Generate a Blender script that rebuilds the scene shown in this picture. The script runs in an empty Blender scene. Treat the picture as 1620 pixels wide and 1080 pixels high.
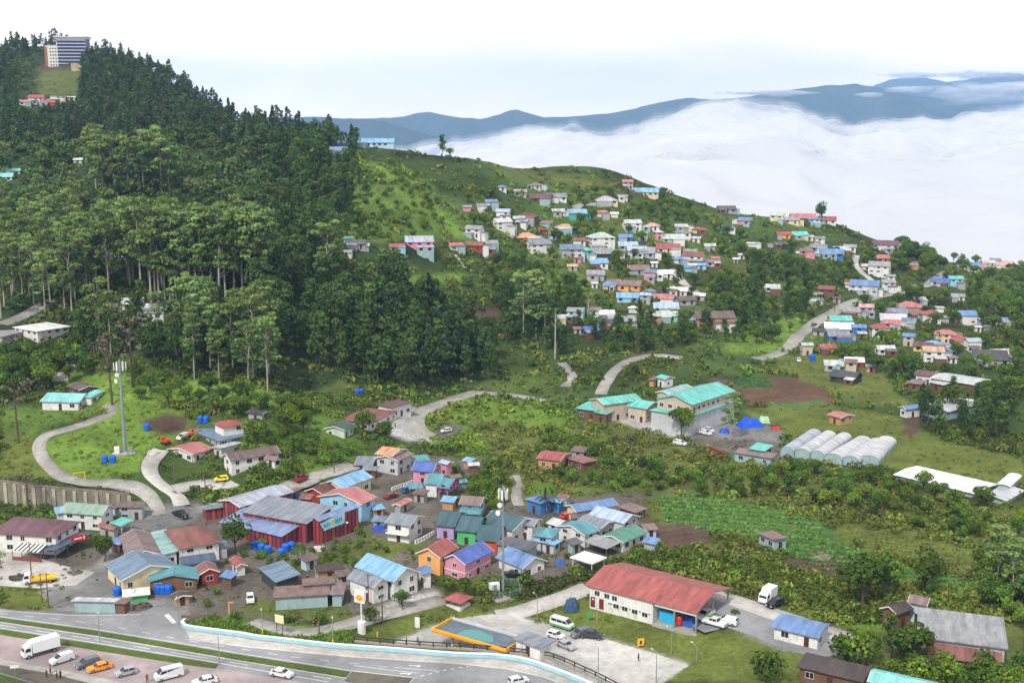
import bpy, math, random
import numpy as np
from math import radians, sin, cos, tan, pi
random.seed(7); RNG = np.random.default_rng(11)
SC = bpy.context.scene; COL = SC.collection
F = 1900.0; TH = math.atan(350/F); CZ = 103.0; K = F/2400
CT, ST = cos(TH), sin(TH)
# ---------------------------------------------------------------- helpers: photograph rays -> points in the place
CROPS = {'0':(0,0,1),'A':(0,780,3.6),'B':(300,700,5.4),'C':(560,690,5.4),'D':(380,840,4.5),'E':(660,760,4.05),'F':(620,860,4.263),
 'G':(900,560,4.05),'H':(900,860,4.05),'I':(1200,820,3.857),'J':(0,540,4),'K':(400,540,4),'L':(710,270,4),'M':(1100,270,3.112),
 'N':(0,250,3.112),'O':(0,0,4),'P':(405,100,4),'Q':(480,350,5.4),'R':(1380,560,6.75),'S':(1380,700,6.75),'T':(0,960,5.4),
 'U':(1000,290,6.75),'V':(1240,460,6.75),'W':(1400,440,7.345),'X':(0,780,6.75),'Y':(40,790,4.5),'Z':(200,640,6.75),
 'a':(820,380,5.4),'b':(1380,900,6),'c':(560,960,2.893),'d':(0,460,4.5),'e':(1120,620,5.0625)}
def PX(c, x, y):
    o = CROPS[c]; return (o[0]+x/o[2], o[1]+y/o[2])
def ray(px, py):                       # direction scaled so that Y = 1
    b = (540-py)/F; den = CT + b*ST
    return (px-810)/F/den, (-ST + b*CT)/den
def vrow(py): return ray(810, py)[1]
def on_plane(px, py, z):
    u, v = ray(px, py); Y = (z-CZ)/v
    return np.array([u*Y, Y, z])
def project(X, Y, Z):
    zz = Z-CZ; dep = Y*CT - zz*ST; up = Y*ST + zz*CT
    return 810+F*X/dep, 540-F*up/dep
def lattice(n, seed): return np.random.default_rng(seed).random((n, n))
_L = [lattice(256, s) for s in range(8)]
def vnoise(x, y, s, k=0):
    x = np.asarray(x)/s; y = np.asarray(y)/s
    xi = np.floor(x).astype(int); yi = np.floor(y).astype(int); fx = x-xi; fy = y-yi
    fx = fx*fx*(3-2*fx); fy = fy*fy*(3-2*fy); L = _L[k % 8]
    a = L[xi % 256, yi % 256]; b = L[(xi+1) % 256, yi % 256]; c = L[xi % 256, (yi+1) % 256]; d = L[(xi+1) % 256, (yi+1) % 256]
    return (a*(1-fx)+b*fx)*(1-fy)+(c*(1-fx)+d*fx)*fy - 0.5
def sstep(a, b, x):
    t = np.clip((x-a)/(b-a), 0, 1); return t*t*(3-2*t)
# ---------------------------------------------------------------- the lie of the land: (distance, image row) profiles
TAB = {
 -160:[(300,0),(400,0),(404,6),(440,12),(500,22),(560,32),(700,50),(900,80),(1100,115),(1350,160)],
 0:[(300,0),(398,0),(402,5.5),('p',430,700),('p',465,640),('p',490,600),('p',540,520),('p',640,440),('p',700,380),('p',850,285),('p',1000,200),('p',1200,130)],
 100:[(300,0),(396,0),(401,5.5),('p',430,700),('p',465,640),('p',495,590),('p',545,520),('p',600,450),('p',680,380),('p',790,300),('p',920,235),('p',1100,168),('p',1200,135),('p',1330,103)],
 200:[(300,0),(375,0),(396,3),(402,6.3),('p',430,705),('p',460,640),('p',500,560),('p',545,490),('p',600,440),('p',670,380),('p',780,300),('p',900,240),('p',1050,180),('p',1200,130)],
 300:[(300,0),(378,0),('p',398,792),('p',420,745),('p',450,680),('p',490,600),('p',530,530),('p',575,470),('p',650,395),('p',760,310),('p',900,240),('p',1050,185)],
 400:[(300,0),(378,0),('p',395,796),('p',415,745),('p',440,688),('p',470,628),('p',510,560),('p',570,480),('p',650,380),('p',760,300),('p',900,240)],
 500:[(300,0),(385,0),('p',405,790),('p',435,728),('p',470,672),('p',510,610),('p',550,545),('p',610,480),('p',680,400),('p',760,330),('p',860,268)],
 600:[(300,0),(392,0),('p',425,765),('p',450,722),('p',500,650),('p',540,600),('p',590,520),('p',650,440),('p',720,380),('p',800,300),('p',880,258)],
 700:[(300,0),(400,0),('p',450,735),('p',490,690),('p',545,625),('p',600,575),('p',660,500),('p',720,430),('p',770,380),('p',830,320),('p',900,268)],
 800:[(300,0),(480,0),('p',600,601),('p',640,560),('p',700,500),('p',740,460),('p',780,420),('p',810,380),('p',850,340),('p',900,300),('p',940,275)],
 900:[(300,0),(480,0),('p',600,602),('p',650,556),('p',700,510),('p',745,465),('p',790,425),('p',835,385),('p',880,350),('p',930,315),('p',1000,285)],
 1000:[(300,0),(480,0),('p',600,602),('p',640,562),('p',680,530),('p',740,480),('p',790,440),('p',840,400),('p',890,360),('p',950,320)],
 1100:[(300,0),(480,0),('p',600,603),('p',650,560),('p',700,520),('p',755,478),('p',800,445),('p',860,400),('p',920,360)],
 1200:[(300,0),(480,0),('p',600,603),('p',660,562),('p',720,521),('p',770,480),('p',840,430),('p',900,390),('p',960,352)],
 1300:[(300,0),(480,0),('p',600,602),('p',665,561),('p',725,522),('p',780,480),('p',850,435),('p',930,390)],
 1400:[(300,0),(480,0),('p',600,602),('p',665,560),('p',735,520),('p',800,480),('p',880,440),('p',970,402)],
 1500:[(300,0),(480,0),(600,0),('p',740,520),('p',810,482),('p',900,448),('p',980,425)],
 1620:[(300,0),(480,0),(600,0),('p',760,522),('p',880,482),('p',1000,450)],
 1780:[(300,0),(480,0),(600,-1),(760,-4),(880,-6),(1000,-10)]}
RIDGE = [(-160,105,1400),(0,90,1380),(60,74,1400),(100,72,1410),(150,80,1380),(200,86,1350),(250,104,1300),(290,126,1260),(330,158,1200),(370,182,1140),
 (400,196,1080),(450,205,1040),(500,212,1000),(550,222,965),(600,234,950),(650,240,945),(700,247,950),(760,252,960),(800,262,980),(830,266,1020),(870,262,1050),
 (920,262,1060),(960,266,1060),(1000,282,1055),(1050,302,1040),(1100,320,1030),(1150,337,1025),(1200,343,1020),(1260,348,1025),(1320,352,1030),(1360,372,1035),
 (1420,392,1040),(1460,408,1045),(1500,416,1050),(1560,421,1090),(1620,428,1150),(1780,440,1200)]
NU, Y0, DY = 640, 146.0, 0.0036
us = np.linspace(-0.60, 0.60, NU); Ys = Y0*np.exp(np.arange(0, 690)*DY); NY = len(Ys)
rx = np.array([r[0] for r in RIDGE]); u_r = (rx-810)/F*1.01
RD = np.interp(us, u_r, [r[2]*K for r in RIDGE]); RV = np.interp(us, u_r, [vrow(r[1]) for r in RIDGE])
def smooth1(a, n):
    k = np.hanning(n+2)[1:-1]; k /= k.sum(); return np.convolve(np.pad(a, n, mode='edge'), k, mode='same')[n:-n]
RD = smooth1(RD, 25); RV = smooth1(RV, 7); RZ = CZ + RD*RV
S = np.linspace(0, 1, 400); tabz = []; tabu = []
for px, prof in TAB.items():
    uc = (px-810)/F*1.015; rd = np.interp(uc, us, RD); rz = np.interp(uc, us, RZ)
    pts = [(0, 0.0)]
    for e in prof:
        if e[0] == 'p': pts.append((e[1]*K, CZ + e[1]*K*vrow(e[2])))
        else: pts.append((e[0]*K, e[1]))
    pts = [p for p in pts if p[0] < rd-25] + [(rd, rz)]
    Yq = 180 + S*(rd-180); z = np.interp(Yq, [p[0] for p in pts], [p[1] for p in pts]); tabz.append(z); tabu.append(uc)
tabz = np.array(tabz); tabu = np.array(tabu)
ZG = np.zeros((NU, NY))
for i, u in enumerate(us):
    k = int(np.clip(np.searchsorted(tabu, u)-1, 0, len(tabu)-2)); t = np.clip((u-tabu[k])/(tabu[k+1]-tabu[k]), 0, 1)
    t = 0.35*t + 0.65*t*t*(3-2*t)
    zc = tabz[k]*(1-t)+tabz[k+1]*t; zc = zc + (RZ[i]-zc[-1])*sstep(.75, 1, S)
    s = (Ys-180)/(RD[i]-180); z = np.interp(s, S, zc)
    over = np.clip(Ys-RD[i], 0, None); z = z - over*0.10 - np.clip(over-25, 0, None)*0.42
    ZG[i] = np.maximum(z, -420)
def blur_rows(A, n):
    k = np.hanning(n+2)[1:-1]; k /= k.sum(); P = np.pad(A, ((n, n), (0, 0)), mode='edge'); out = np.zeros_like(A)
    for j, w in enumerate(k): out += w*P[n-len(k)//2+j:n-len(k)//2+j+A.shape[0]]
    return out
B = blur_rows(ZG, 21); UU, YY = np.meshgrid(us, Ys, indexing='ij'); XX = UU*YY
far = sstep(395*K, 470*K, YY)*np.where(XX < -60, 1, sstep(480*K, 620*K, YY)); ZG = ZG*(1-far)+B*far
ZG += sstep(420*K, 560*K, YY)*(vnoise(XX, YY, 38, 1)*3.2 + vnoise(XX, YY, 15, 2)*1.1)*np.clip(sstep(-40, -120, XX)+sstep(600*K, 720*K, YY), 0, 1)*(1-0.8*sstep(60, 0, np.abs(YY-RD[:, None])))
ZG += sstep(520*K, 900*K, YY)*vnoise(XX, YY, 7, 3)*0.8
FORE = [(622,1016),(660,1001),(700,984),(745,974),(790,970.5),(822,976),(880,990),(960,1011),(1040,1034),(1092,1051),(1050,1075),(1040,1110),(1000,1115),(945,1082),(913,1065),(878,1049),(854,1044),(798,1038),(733,1032),(640,1027)]
FZ = -3.2
def sunken():
    global ZG
    u_, v_ = XX/YY, (FZ-CZ)/YY; px_, py_ = project(XX, YY, np.full_like(YY, FZ)); B_ = inpoly(px_, py_, FORE).astype(float)
    def grow(B_, n, d):
        for k in range(n): P_ = np.pad(B_, 1); B_ = np.maximum(B_, np.maximum.reduce([P_[:-2, 1:-1], P_[2:, 1:-1], P_[1:-1, :-2], P_[1:-1, 2:]])-d)
        return B_
    qx, qy = project(XX, YY, np.zeros_like(YY)); RS = inpoly(qx, qy, [(560,1010),(640,1019),(733,1024),(798,1030),(854,1036),(878,1041),(913,1056),(948,1072),(990,1094),(1040,1180),(500,1180),(500,1010)])
    Bs, Bg = grow(B_, 3, .3), grow(B_, 24, .04)
    for k in range(3): Bg[1:-1, 1:-1] = np.maximum(B_[1:-1, 1:-1], (Bg[1:-1, 1:-1]+Bg[:-2, 1:-1]+Bg[2:, 1:-1]+Bg[1:-1, :-2]+Bg[1:-1, 2:])/5)
    ZG = ZG + FZ*np.where(RS, Bs, Bg)
def gz(X, Y):
    X = np.asarray(X, float); Y = np.asarray(Y, float); u = X/Y
    fi = np.clip((u-us[0])/(us[1]-us[0]), 0, NU-1.001); fj = np.clip(np.log(Y/Y0)/DY, 0, NY-1.001)
    i = fi.astype(int); j = fj.astype(int); a = fi-i; b = fj-j
    return (ZG[i, j]*(1-a)+ZG[i+1, j]*a)*(1-b)+(ZG[i, j+1]*(1-a)+ZG[i+1, j+1]*a)*b
def hits(px, py, lift=0.0):            # first point where the photograph ray meets the land (raised by lift)
    px = np.atleast_1d(np.asarray(px, float)); py = np.atleast_1d(np.asarray(py, float))
    b = (540-py)/F; den = CT+b*ST; u = (px-810)/F/den; v = (-ST+b*CT)/den
    Yf = 155*np.exp(np.arange(0, 1200)*0.0018); d = CZ+v[:, None]*Yf[None] - lift - gz(u[:, None]*Yf[None], np.broadcast_to(Yf, (len(px), len(Yf))))
    neg = d < 0; ok = neg.any(1); k = np.clip(neg.argmax(1), 1, None); r = np.arange(len(px))
    d0 = d[r, k-1]; d1 = d[r, k]; t = np.clip(d0/(d0-d1+1e-9), 0, 1); Y = Yf[k-1]+(Yf[k]-Yf[k-1])*t
    return np.stack([u*Y, Y, CZ+v*Y-lift], 1), ok
def hit(px, py, lift=0.0):
    P, ok = hits(px, py, lift)
    if not ok[0]:
        for k in range(1, 60):
            P, ok = hits(px, py+k*2, lift)
            if ok[0]: break
    return P[0]
def inpoly(x, y, poly):
    r = np.zeros(np.shape(x), bool); n = len(poly)
    for i in range(n):
        x1, y1 = poly[i]; x2, y2 = poly[(i+1) % n]
        if y1 == y2: continue
        c = ((y1 > y) != (y2 > y)) & (x < (x2-x1)*(y-y1)/(y2-y1)+x1); r ^= c
    return r
sunken()
# ---------------------------------------------------------------- objects
def obj(name, me, mat=None, parent=None, loc=None, rz=0.0):
    o = bpy.data.objects.new(name, me)
    if mat is not None and me is not None and not me.materials: me.materials.append(mat)
    COL.objects.link(o)
    if parent is not None: o.parent = parent
    if loc is not None: o.location = loc
    o.rotation_euler = (0, 0, rz); return o
def tag(o, label=None, cat=None, group=None, kind=None):
    if label: o['label'] = label
    if cat: o['category'] = cat
    if group: o['group'] = group
    if kind: o['kind'] = kind
    return o
def thing(name, label, cat, loc, rz=0.0, group=None):
    return tag(obj(name, None, loc=loc, rz=rz), label, cat, group)
class MB:
    def __init__(s): s.v = []; s.f = []
    def poly(s, pts):
        n = len(s.v); s.v += [tuple(p) for p in pts]; s.f.append(tuple(range(n, n+len(pts))))
    def box(s, x0, x1, y0, y1, z0, z1):
        n = len(s.v); s.v += [(x0,y0,z0),(x1,y0,z0),(x1,y1,z0),(x0,y1,z0),(x0,y0,z1),(x1,y0,z1),(x1,y1,z1),(x0,y1,z1)]
        s.f += [tuple(n+i for i in q) for q in ((3,2,1,0),(4,5,6,7),(0,1,5,4),(1,2,6,5),(2,3,7,6),(3,0,4,7))]; return s
    def prism(s, prof, y0, y1, axis='y'):          # closed profile (a,z) swept along the axis
        n = len(s.v); m = len(prof)
        for yy in (y0, y1):
            for a, z in prof: s.v.append((a, yy, z) if axis == 'y' else (yy, a, z))
        s.f.append(tuple(n+i for i in range(m))); s.f.append(tuple(n+m+i for i in reversed(range(m))))
        for i in range(m): j = (i+1) % m; s.f.append((n+i, n+m+i, n+m+j, n+j))
        return s
    def tube(s, a, b, r0, r1=None, n=8, caps=True):
        r1 = r0 if r1 is None else r1; a = np.array(a, float); b = np.array(b, float); d = b-a; d /= np.linalg.norm(d)+1e-9
        w = np.array([0,0,1.]) if abs(d[2]) < .9 else np.array([1.,0,0]); p = np.cross(d, w); p /= np.linalg.norm(p); q = np.cross(d, p)
        k = len(s.v)
        for c, r in ((a, r0), (b, r1)):
            for i in range(n): t = 2*pi*i/n; s.v.append(tuple(c+r*(cos(t)*p+sin(t)*q)))
        for i in range(n): j = (i+1) % n; s.f.append((k+i, k+j, k+n+j, k+n+i))
        if caps: s.f.append(tuple(k+i for i in reversed(range(n)))); s.f.append(tuple(k+n+i for i in range(n)))
        return s
    def lathe(s, prof, n=12, c=(0,0,0)):
        k = len(s.v)
        for r, z in prof:
            for i in range(n): t = 2*pi*i/n; s.v.append((c[0]+r*cos(t), c[1]+r*sin(t), c[2]+z))
        for a in range(len(prof)-1):
            for i in range(n): j = (i+1) % n; s.f.append((k+a*n+i, k+a*n+j, k+(a+1)*n+j, k+(a+1)*n+i))
        s.f.append(tuple(k+i for i in reversed(range(n)))); s.f.append(tuple(k+(len(prof)-1)*n+i for i in range(n)))
        return s
    def mesh(s, name='m', mat=None):
        me = bpy.data.meshes.new(name); me.from_pydata(s.v, [], s.f); me.update()
        if mat: me.materials.append(mat)
        return me
def npmesh(name, V, Fq, mat=None, tint=None, smooth=False):
    me = bpy.data.meshes.new(name); k = Fq.shape[1]
    me.vertices.add(len(V)); me.vertices.foreach_set('co', np.ascontiguousarray(V, np.float32).ravel())
    me.loops.add(Fq.size); me.loops.foreach_set('vertex_index', np.ascontiguousarray(Fq, np.int32).ravel())
    me.polygons.add(len(Fq)); me.polygons.foreach_set('loop_start', np.arange(len(Fq), dtype=np.int32)*k)
    try: me.polygons.foreach_set('loop_total', np.full(len(Fq), k, np.int32))
    except Exception: pass
    if smooth: me.polygons.foreach_set('use_smooth', np.ones(len(Fq), bool))
    if tint is not None:
        at = me.attributes.new('Col', 'FLOAT_COLOR', 'POINT'); c = np.ones((len(V), 4), np.float32); c[:, :3] = tint; at.data.foreach_set('color', c.ravel())
    me.update(calc_edges=True); me.validate()
    if mat: me.materials.append(mat)
    return me
# ---------------------------------------------------------------- materials
MATS = {}
def hexc(h):
    h = h.lstrip('#'); c = [int(h[i:i+2], 16)/255 for i in (0, 2, 4)]
    return tuple(((x+.055)/1.055)**2.4 if x > .04 else x/12.92 for x in c)
def newmat(name):
    m = bpy.data.materials.new(name); m.use_nodes = True; nt = m.node_tree; nt.nodes.clear()
    out = nt.nodes.new('ShaderNodeOutputMaterial'); return m, nt, out
def N(nt, t, **kw):
    n = nt.nodes.new(t)
    for k, v in kw.items():
        if k.startswith('i_'): n.inputs[int(k[2:])].default_value = v
        elif k in ('Scale','Detail','Roughness','Distortion','Metallic','Strength','Distance','Factor','W'): n.inputs[k].default_value = v
        else: setattr(n, k, v)
    return n
def lk(nt, a, b): nt.links.new(a, b)
def pmat(name, col, rough=.75, kind='plain', amt=.25, metal=0.0, spec=.3):
    """painted surface: colour with blotchy wear, streaks or ribs that belong to it"""
    key = (name,)
    if key in MATS: return MATS[key]
    m, nt, out = newmat(name); P = N(nt, 'ShaderNodeBsdfPrincipled'); lk(nt, P.outputs[0], out.inputs[0])
    P.inputs['Roughness'].default_value = rough; P.inputs['Metallic'].default_value = metal; P.inputs['Specular IOR Level'].default_value = spec
    tc = N(nt, 'ShaderNodeTexCoord'); oi = N(nt, 'ShaderNodeObjectInfo')
    mp = N(nt, 'ShaderNodeMapping'); lk(nt, tc.outputs['Object'], mp.inputs[0])
    add = N(nt, 'ShaderNodeVectorMath', operation='ADD'); lk(nt, mp.outputs[0], add.inputs[0])
    mul = N(nt, 'ShaderNodeMath', operation='MULTIPLY', i_1=37.0); lk(nt, oi.outputs['Random'], mul.inputs[0]); lk(nt, mul.outputs[0], add.inputs[1])
    n1 = N(nt, 'ShaderNodeTexNoise', Scale=.35, Detail=5.0, Roughness=.65); lk(nt, add.outputs[0], n1.inputs['Vector'])
    if kind == 'roof': mp.inputs['Scale'].default_value = (2.2, .45, .45)
    if kind == 'wall': mp.inputs['Scale'].default_value = (1.2, 1.2, .5)
    r = N(nt, 'ShaderNodeMapRange', i_1=.3, i_2=.72, i_3=1-amt, i_4=1+amt*.45); lk(nt, n1.outputs[0], r.inputs[0])
    hs = N(nt, 'ShaderNodeHueSaturation'); hs.inputs['Color'].default_value = (*col, 1); lk(nt, r.outputs[0], hs.inputs['Value'])
    src = hs.outputs[0]
    if kind in ('roof', 'wall', 'rust'):
        n2 = N(nt, 'ShaderNodeTexNoise', Scale=.9, Detail=6.0, Roughness=.7); lk(nt, add.outputs[0], n2.inputs['Vector'])
        lo, hi, f = (.5, .66, .85) if kind == 'rust' else (.54, .72, .5)
        r2 = N(nt, 'ShaderNodeMapRange', i_1=lo, i_2=hi, i_3=0, i_4=f); lk(nt, n2.outputs[0], r2.inputs[0])
        mx = N(nt, 'ShaderNodeMix', data_type='RGBA'); lk(nt, r2.outputs[0], mx.inputs['Factor']); lk(nt, src, mx.inputs['A'])
        mx.inputs['B'].default_value = (.13, .05, .03, 1) if kind == 'rust' else (.10, .085, .075, 1); src = mx.outputs['Result']
    if kind in ('roof', 'rust'):
        sn = N(nt, 'ShaderNodeVectorMath', operation='SNAP'); sn.inputs[1].default_value = (1.1, 2.6, 50); lk(nt, tc.outputs['Object'], sn.inputs[0]); ad2 = N(nt, 'ShaderNodeVectorMath', operation='ADD'); lk(nt, sn.outputs[0], ad2.inputs[0]); lk(nt, mul.outputs[0], ad2.inputs[1])
        wn = N(nt, 'ShaderNodeTexWhiteNoise'); lk(nt, ad2.outputs[0], wn.inputs['Vector']); wr = N(nt, 'ShaderNodeMapRange', i_1=0, i_2=1, i_3=.87, i_4=1.08); lk(nt, wn.outputs['Value'], wr.inputs[0])
        h2 = N(nt, 'ShaderNodeHueSaturation'); lk(nt, src, h2.inputs['Color']); lk(nt, wr.outputs[0], h2.inputs['Value']); src = h2.outputs[0]
    lk(nt, src, P.inputs['Base Color'])
    if kind in ('roof', 'rust'):
        w = N(nt, 'ShaderNodeTexWave', Scale=1.1, bands_direction='X', Distortion=0.0); lk(nt, tc.outputs['Object'], w.inputs[0])
        bp = N(nt, 'ShaderNodeBump', Strength=.35, Distance=.05); lk(nt, w.outputs[1], bp.inputs['Height']); lk(nt, bp.outputs[0], P.inputs['Normal'])
    MATS[key] = m; return m
def stripes_mat():
    m, nt, out = newmat('striped_cladding'); P = N(nt, 'ShaderNodeBsdfPrincipled'); lk(nt, P.outputs[0], out.inputs[0]); P.inputs['Roughness'].default_value = .5
    tc = N(nt, 'ShaderNodeTexCoord'); sp = N(nt, 'ShaderNodeSeparateXYZ'); sn = N(nt, 'ShaderNodeSeparateXYZ'); lk(nt, tc.outputs['Object'], sp.inputs[0]); lk(nt, tc.outputs['Normal'], sn.inputs[0])
    a = N(nt, 'ShaderNodeMath', operation='ABSOLUTE'); lk(nt, sn.outputs[1], a.inputs[0]); g = N(nt, 'ShaderNodeMath', operation='GREATER_THAN', i_1=.5); lk(nt, a.outputs[0], g.inputs[0])
    mx = N(nt, 'ShaderNodeMix', data_type='FLOAT'); lk(nt, g.outputs[0], mx.inputs[0]); lk(nt, sp.outputs[1], mx.inputs[2]); lk(nt, sp.outputs[0], mx.inputs[3])
    d = N(nt, 'ShaderNodeMath', operation='DIVIDE', i_1=4.2); lk(nt, mx.outputs[0], d.inputs[0]); fr = N(nt, 'ShaderNodeMath', operation='FRACT'); lk(nt, d.outputs[0], fr.inputs[0])
    cr = N(nt, 'ShaderNodeValToRGB'); cr.color_ramp.interpolation = 'CONSTANT'; e = cr.color_ramp.elements
    cols = [(0,'#8e3638'),(.24,'#35304c'),(.36,'#a04c3c'),(.58,'#3c3050'),(.68,'#84303e'),(.9,'#332c48')]
    e[0].color = (*hexc(cols[0][1]), 1); e[1].position = cols[1][0]; e[1].color = (*hexc(cols[1][1]), 1)
    for p, c in cols[2:]: k = e.new(p); k.color = (*hexc(c), 1)
    lk(nt, fr.outputs[0], cr.inputs[0]); lk(nt, cr.outputs[0], P.inputs['Base Color']); MATS[('stripes',)] = m; return m
def glassmat():
    m, nt, out = newmat('window_glass'); P = N(nt, 'ShaderNodeBsdfPrincipled'); lk(nt, P.outputs[0], out.inputs[0])
    P.inputs['Base Color'].default_value = (.018, .022, .028, 1); P.inputs['Roughness'].default_value = .12; MATS[('glass',)] = m; return m
def solid(name, h, rough=.6, metal=0.0, amt=.18): return pmat(name, hexc(h), rough, 'plain', amt, metal)
GLASS = glassmat(); STRIPES = stripes_mat()
def leafmat(name, attr=True, col=None, hv=.04, vv=.35, trans=.25):
    m, nt, out = newmat(name); D = N(nt, 'ShaderNodeBsdfDiffuse'); T = N(nt, 'ShaderNodeBsdfTranslucent'); M = N(nt, 'ShaderNodeMixShader', i_0=trans)
    lk(nt, D.outputs[0], M.inputs[1]); lk(nt, T.outputs[0], M.inputs[2]); lk(nt, M.outputs[0], out.inputs[0])
    at = N(nt, 'ShaderNodeAttribute', attribute_name='Col'); hs = N(nt, 'ShaderNodeHueSaturation'); oi = N(nt, 'ShaderNodeObjectInfo')
    lk(nt, at.outputs['Color'], hs.inputs['Color'])
    r1 = N(nt, 'ShaderNodeMapRange', i_1=0, i_2=1, i_3=.5-hv, i_4=.5+hv*.6); lk(nt, oi.outputs['Random'], r1.inputs[0]); lk(nt, r1.outputs[0], hs.inputs['Hue'])
    m7 = N(nt, 'ShaderNodeMath', operation='MULTIPLY', i_1=7.31); lk(nt, oi.outputs['Random'], m7.inputs[0]); f7 = N(nt, 'ShaderNodeMath', operation='FRACT'); lk(nt, m7.outputs[0], f7.inputs[0])
    r2 = N(nt, 'ShaderNodeMapRange', i_1=0, i_2=1, i_3=1-vv*.6, i_4=1+vv*1.6); lk(nt, f7.outputs[0], r2.inputs[0]); lk(nt, r2.outputs[0], hs.inputs['Value'])
    lk(nt, hs.outputs[0], D.inputs[0]); lk(nt, hs.outputs[0], T.inputs[0]); MATS[(name,)] = m; return m
LEAF = leafmat('leaf_clumps', hv=.018); SCRUB = leafmat('scrub_leaves', hv=0, vv=0)
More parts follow.
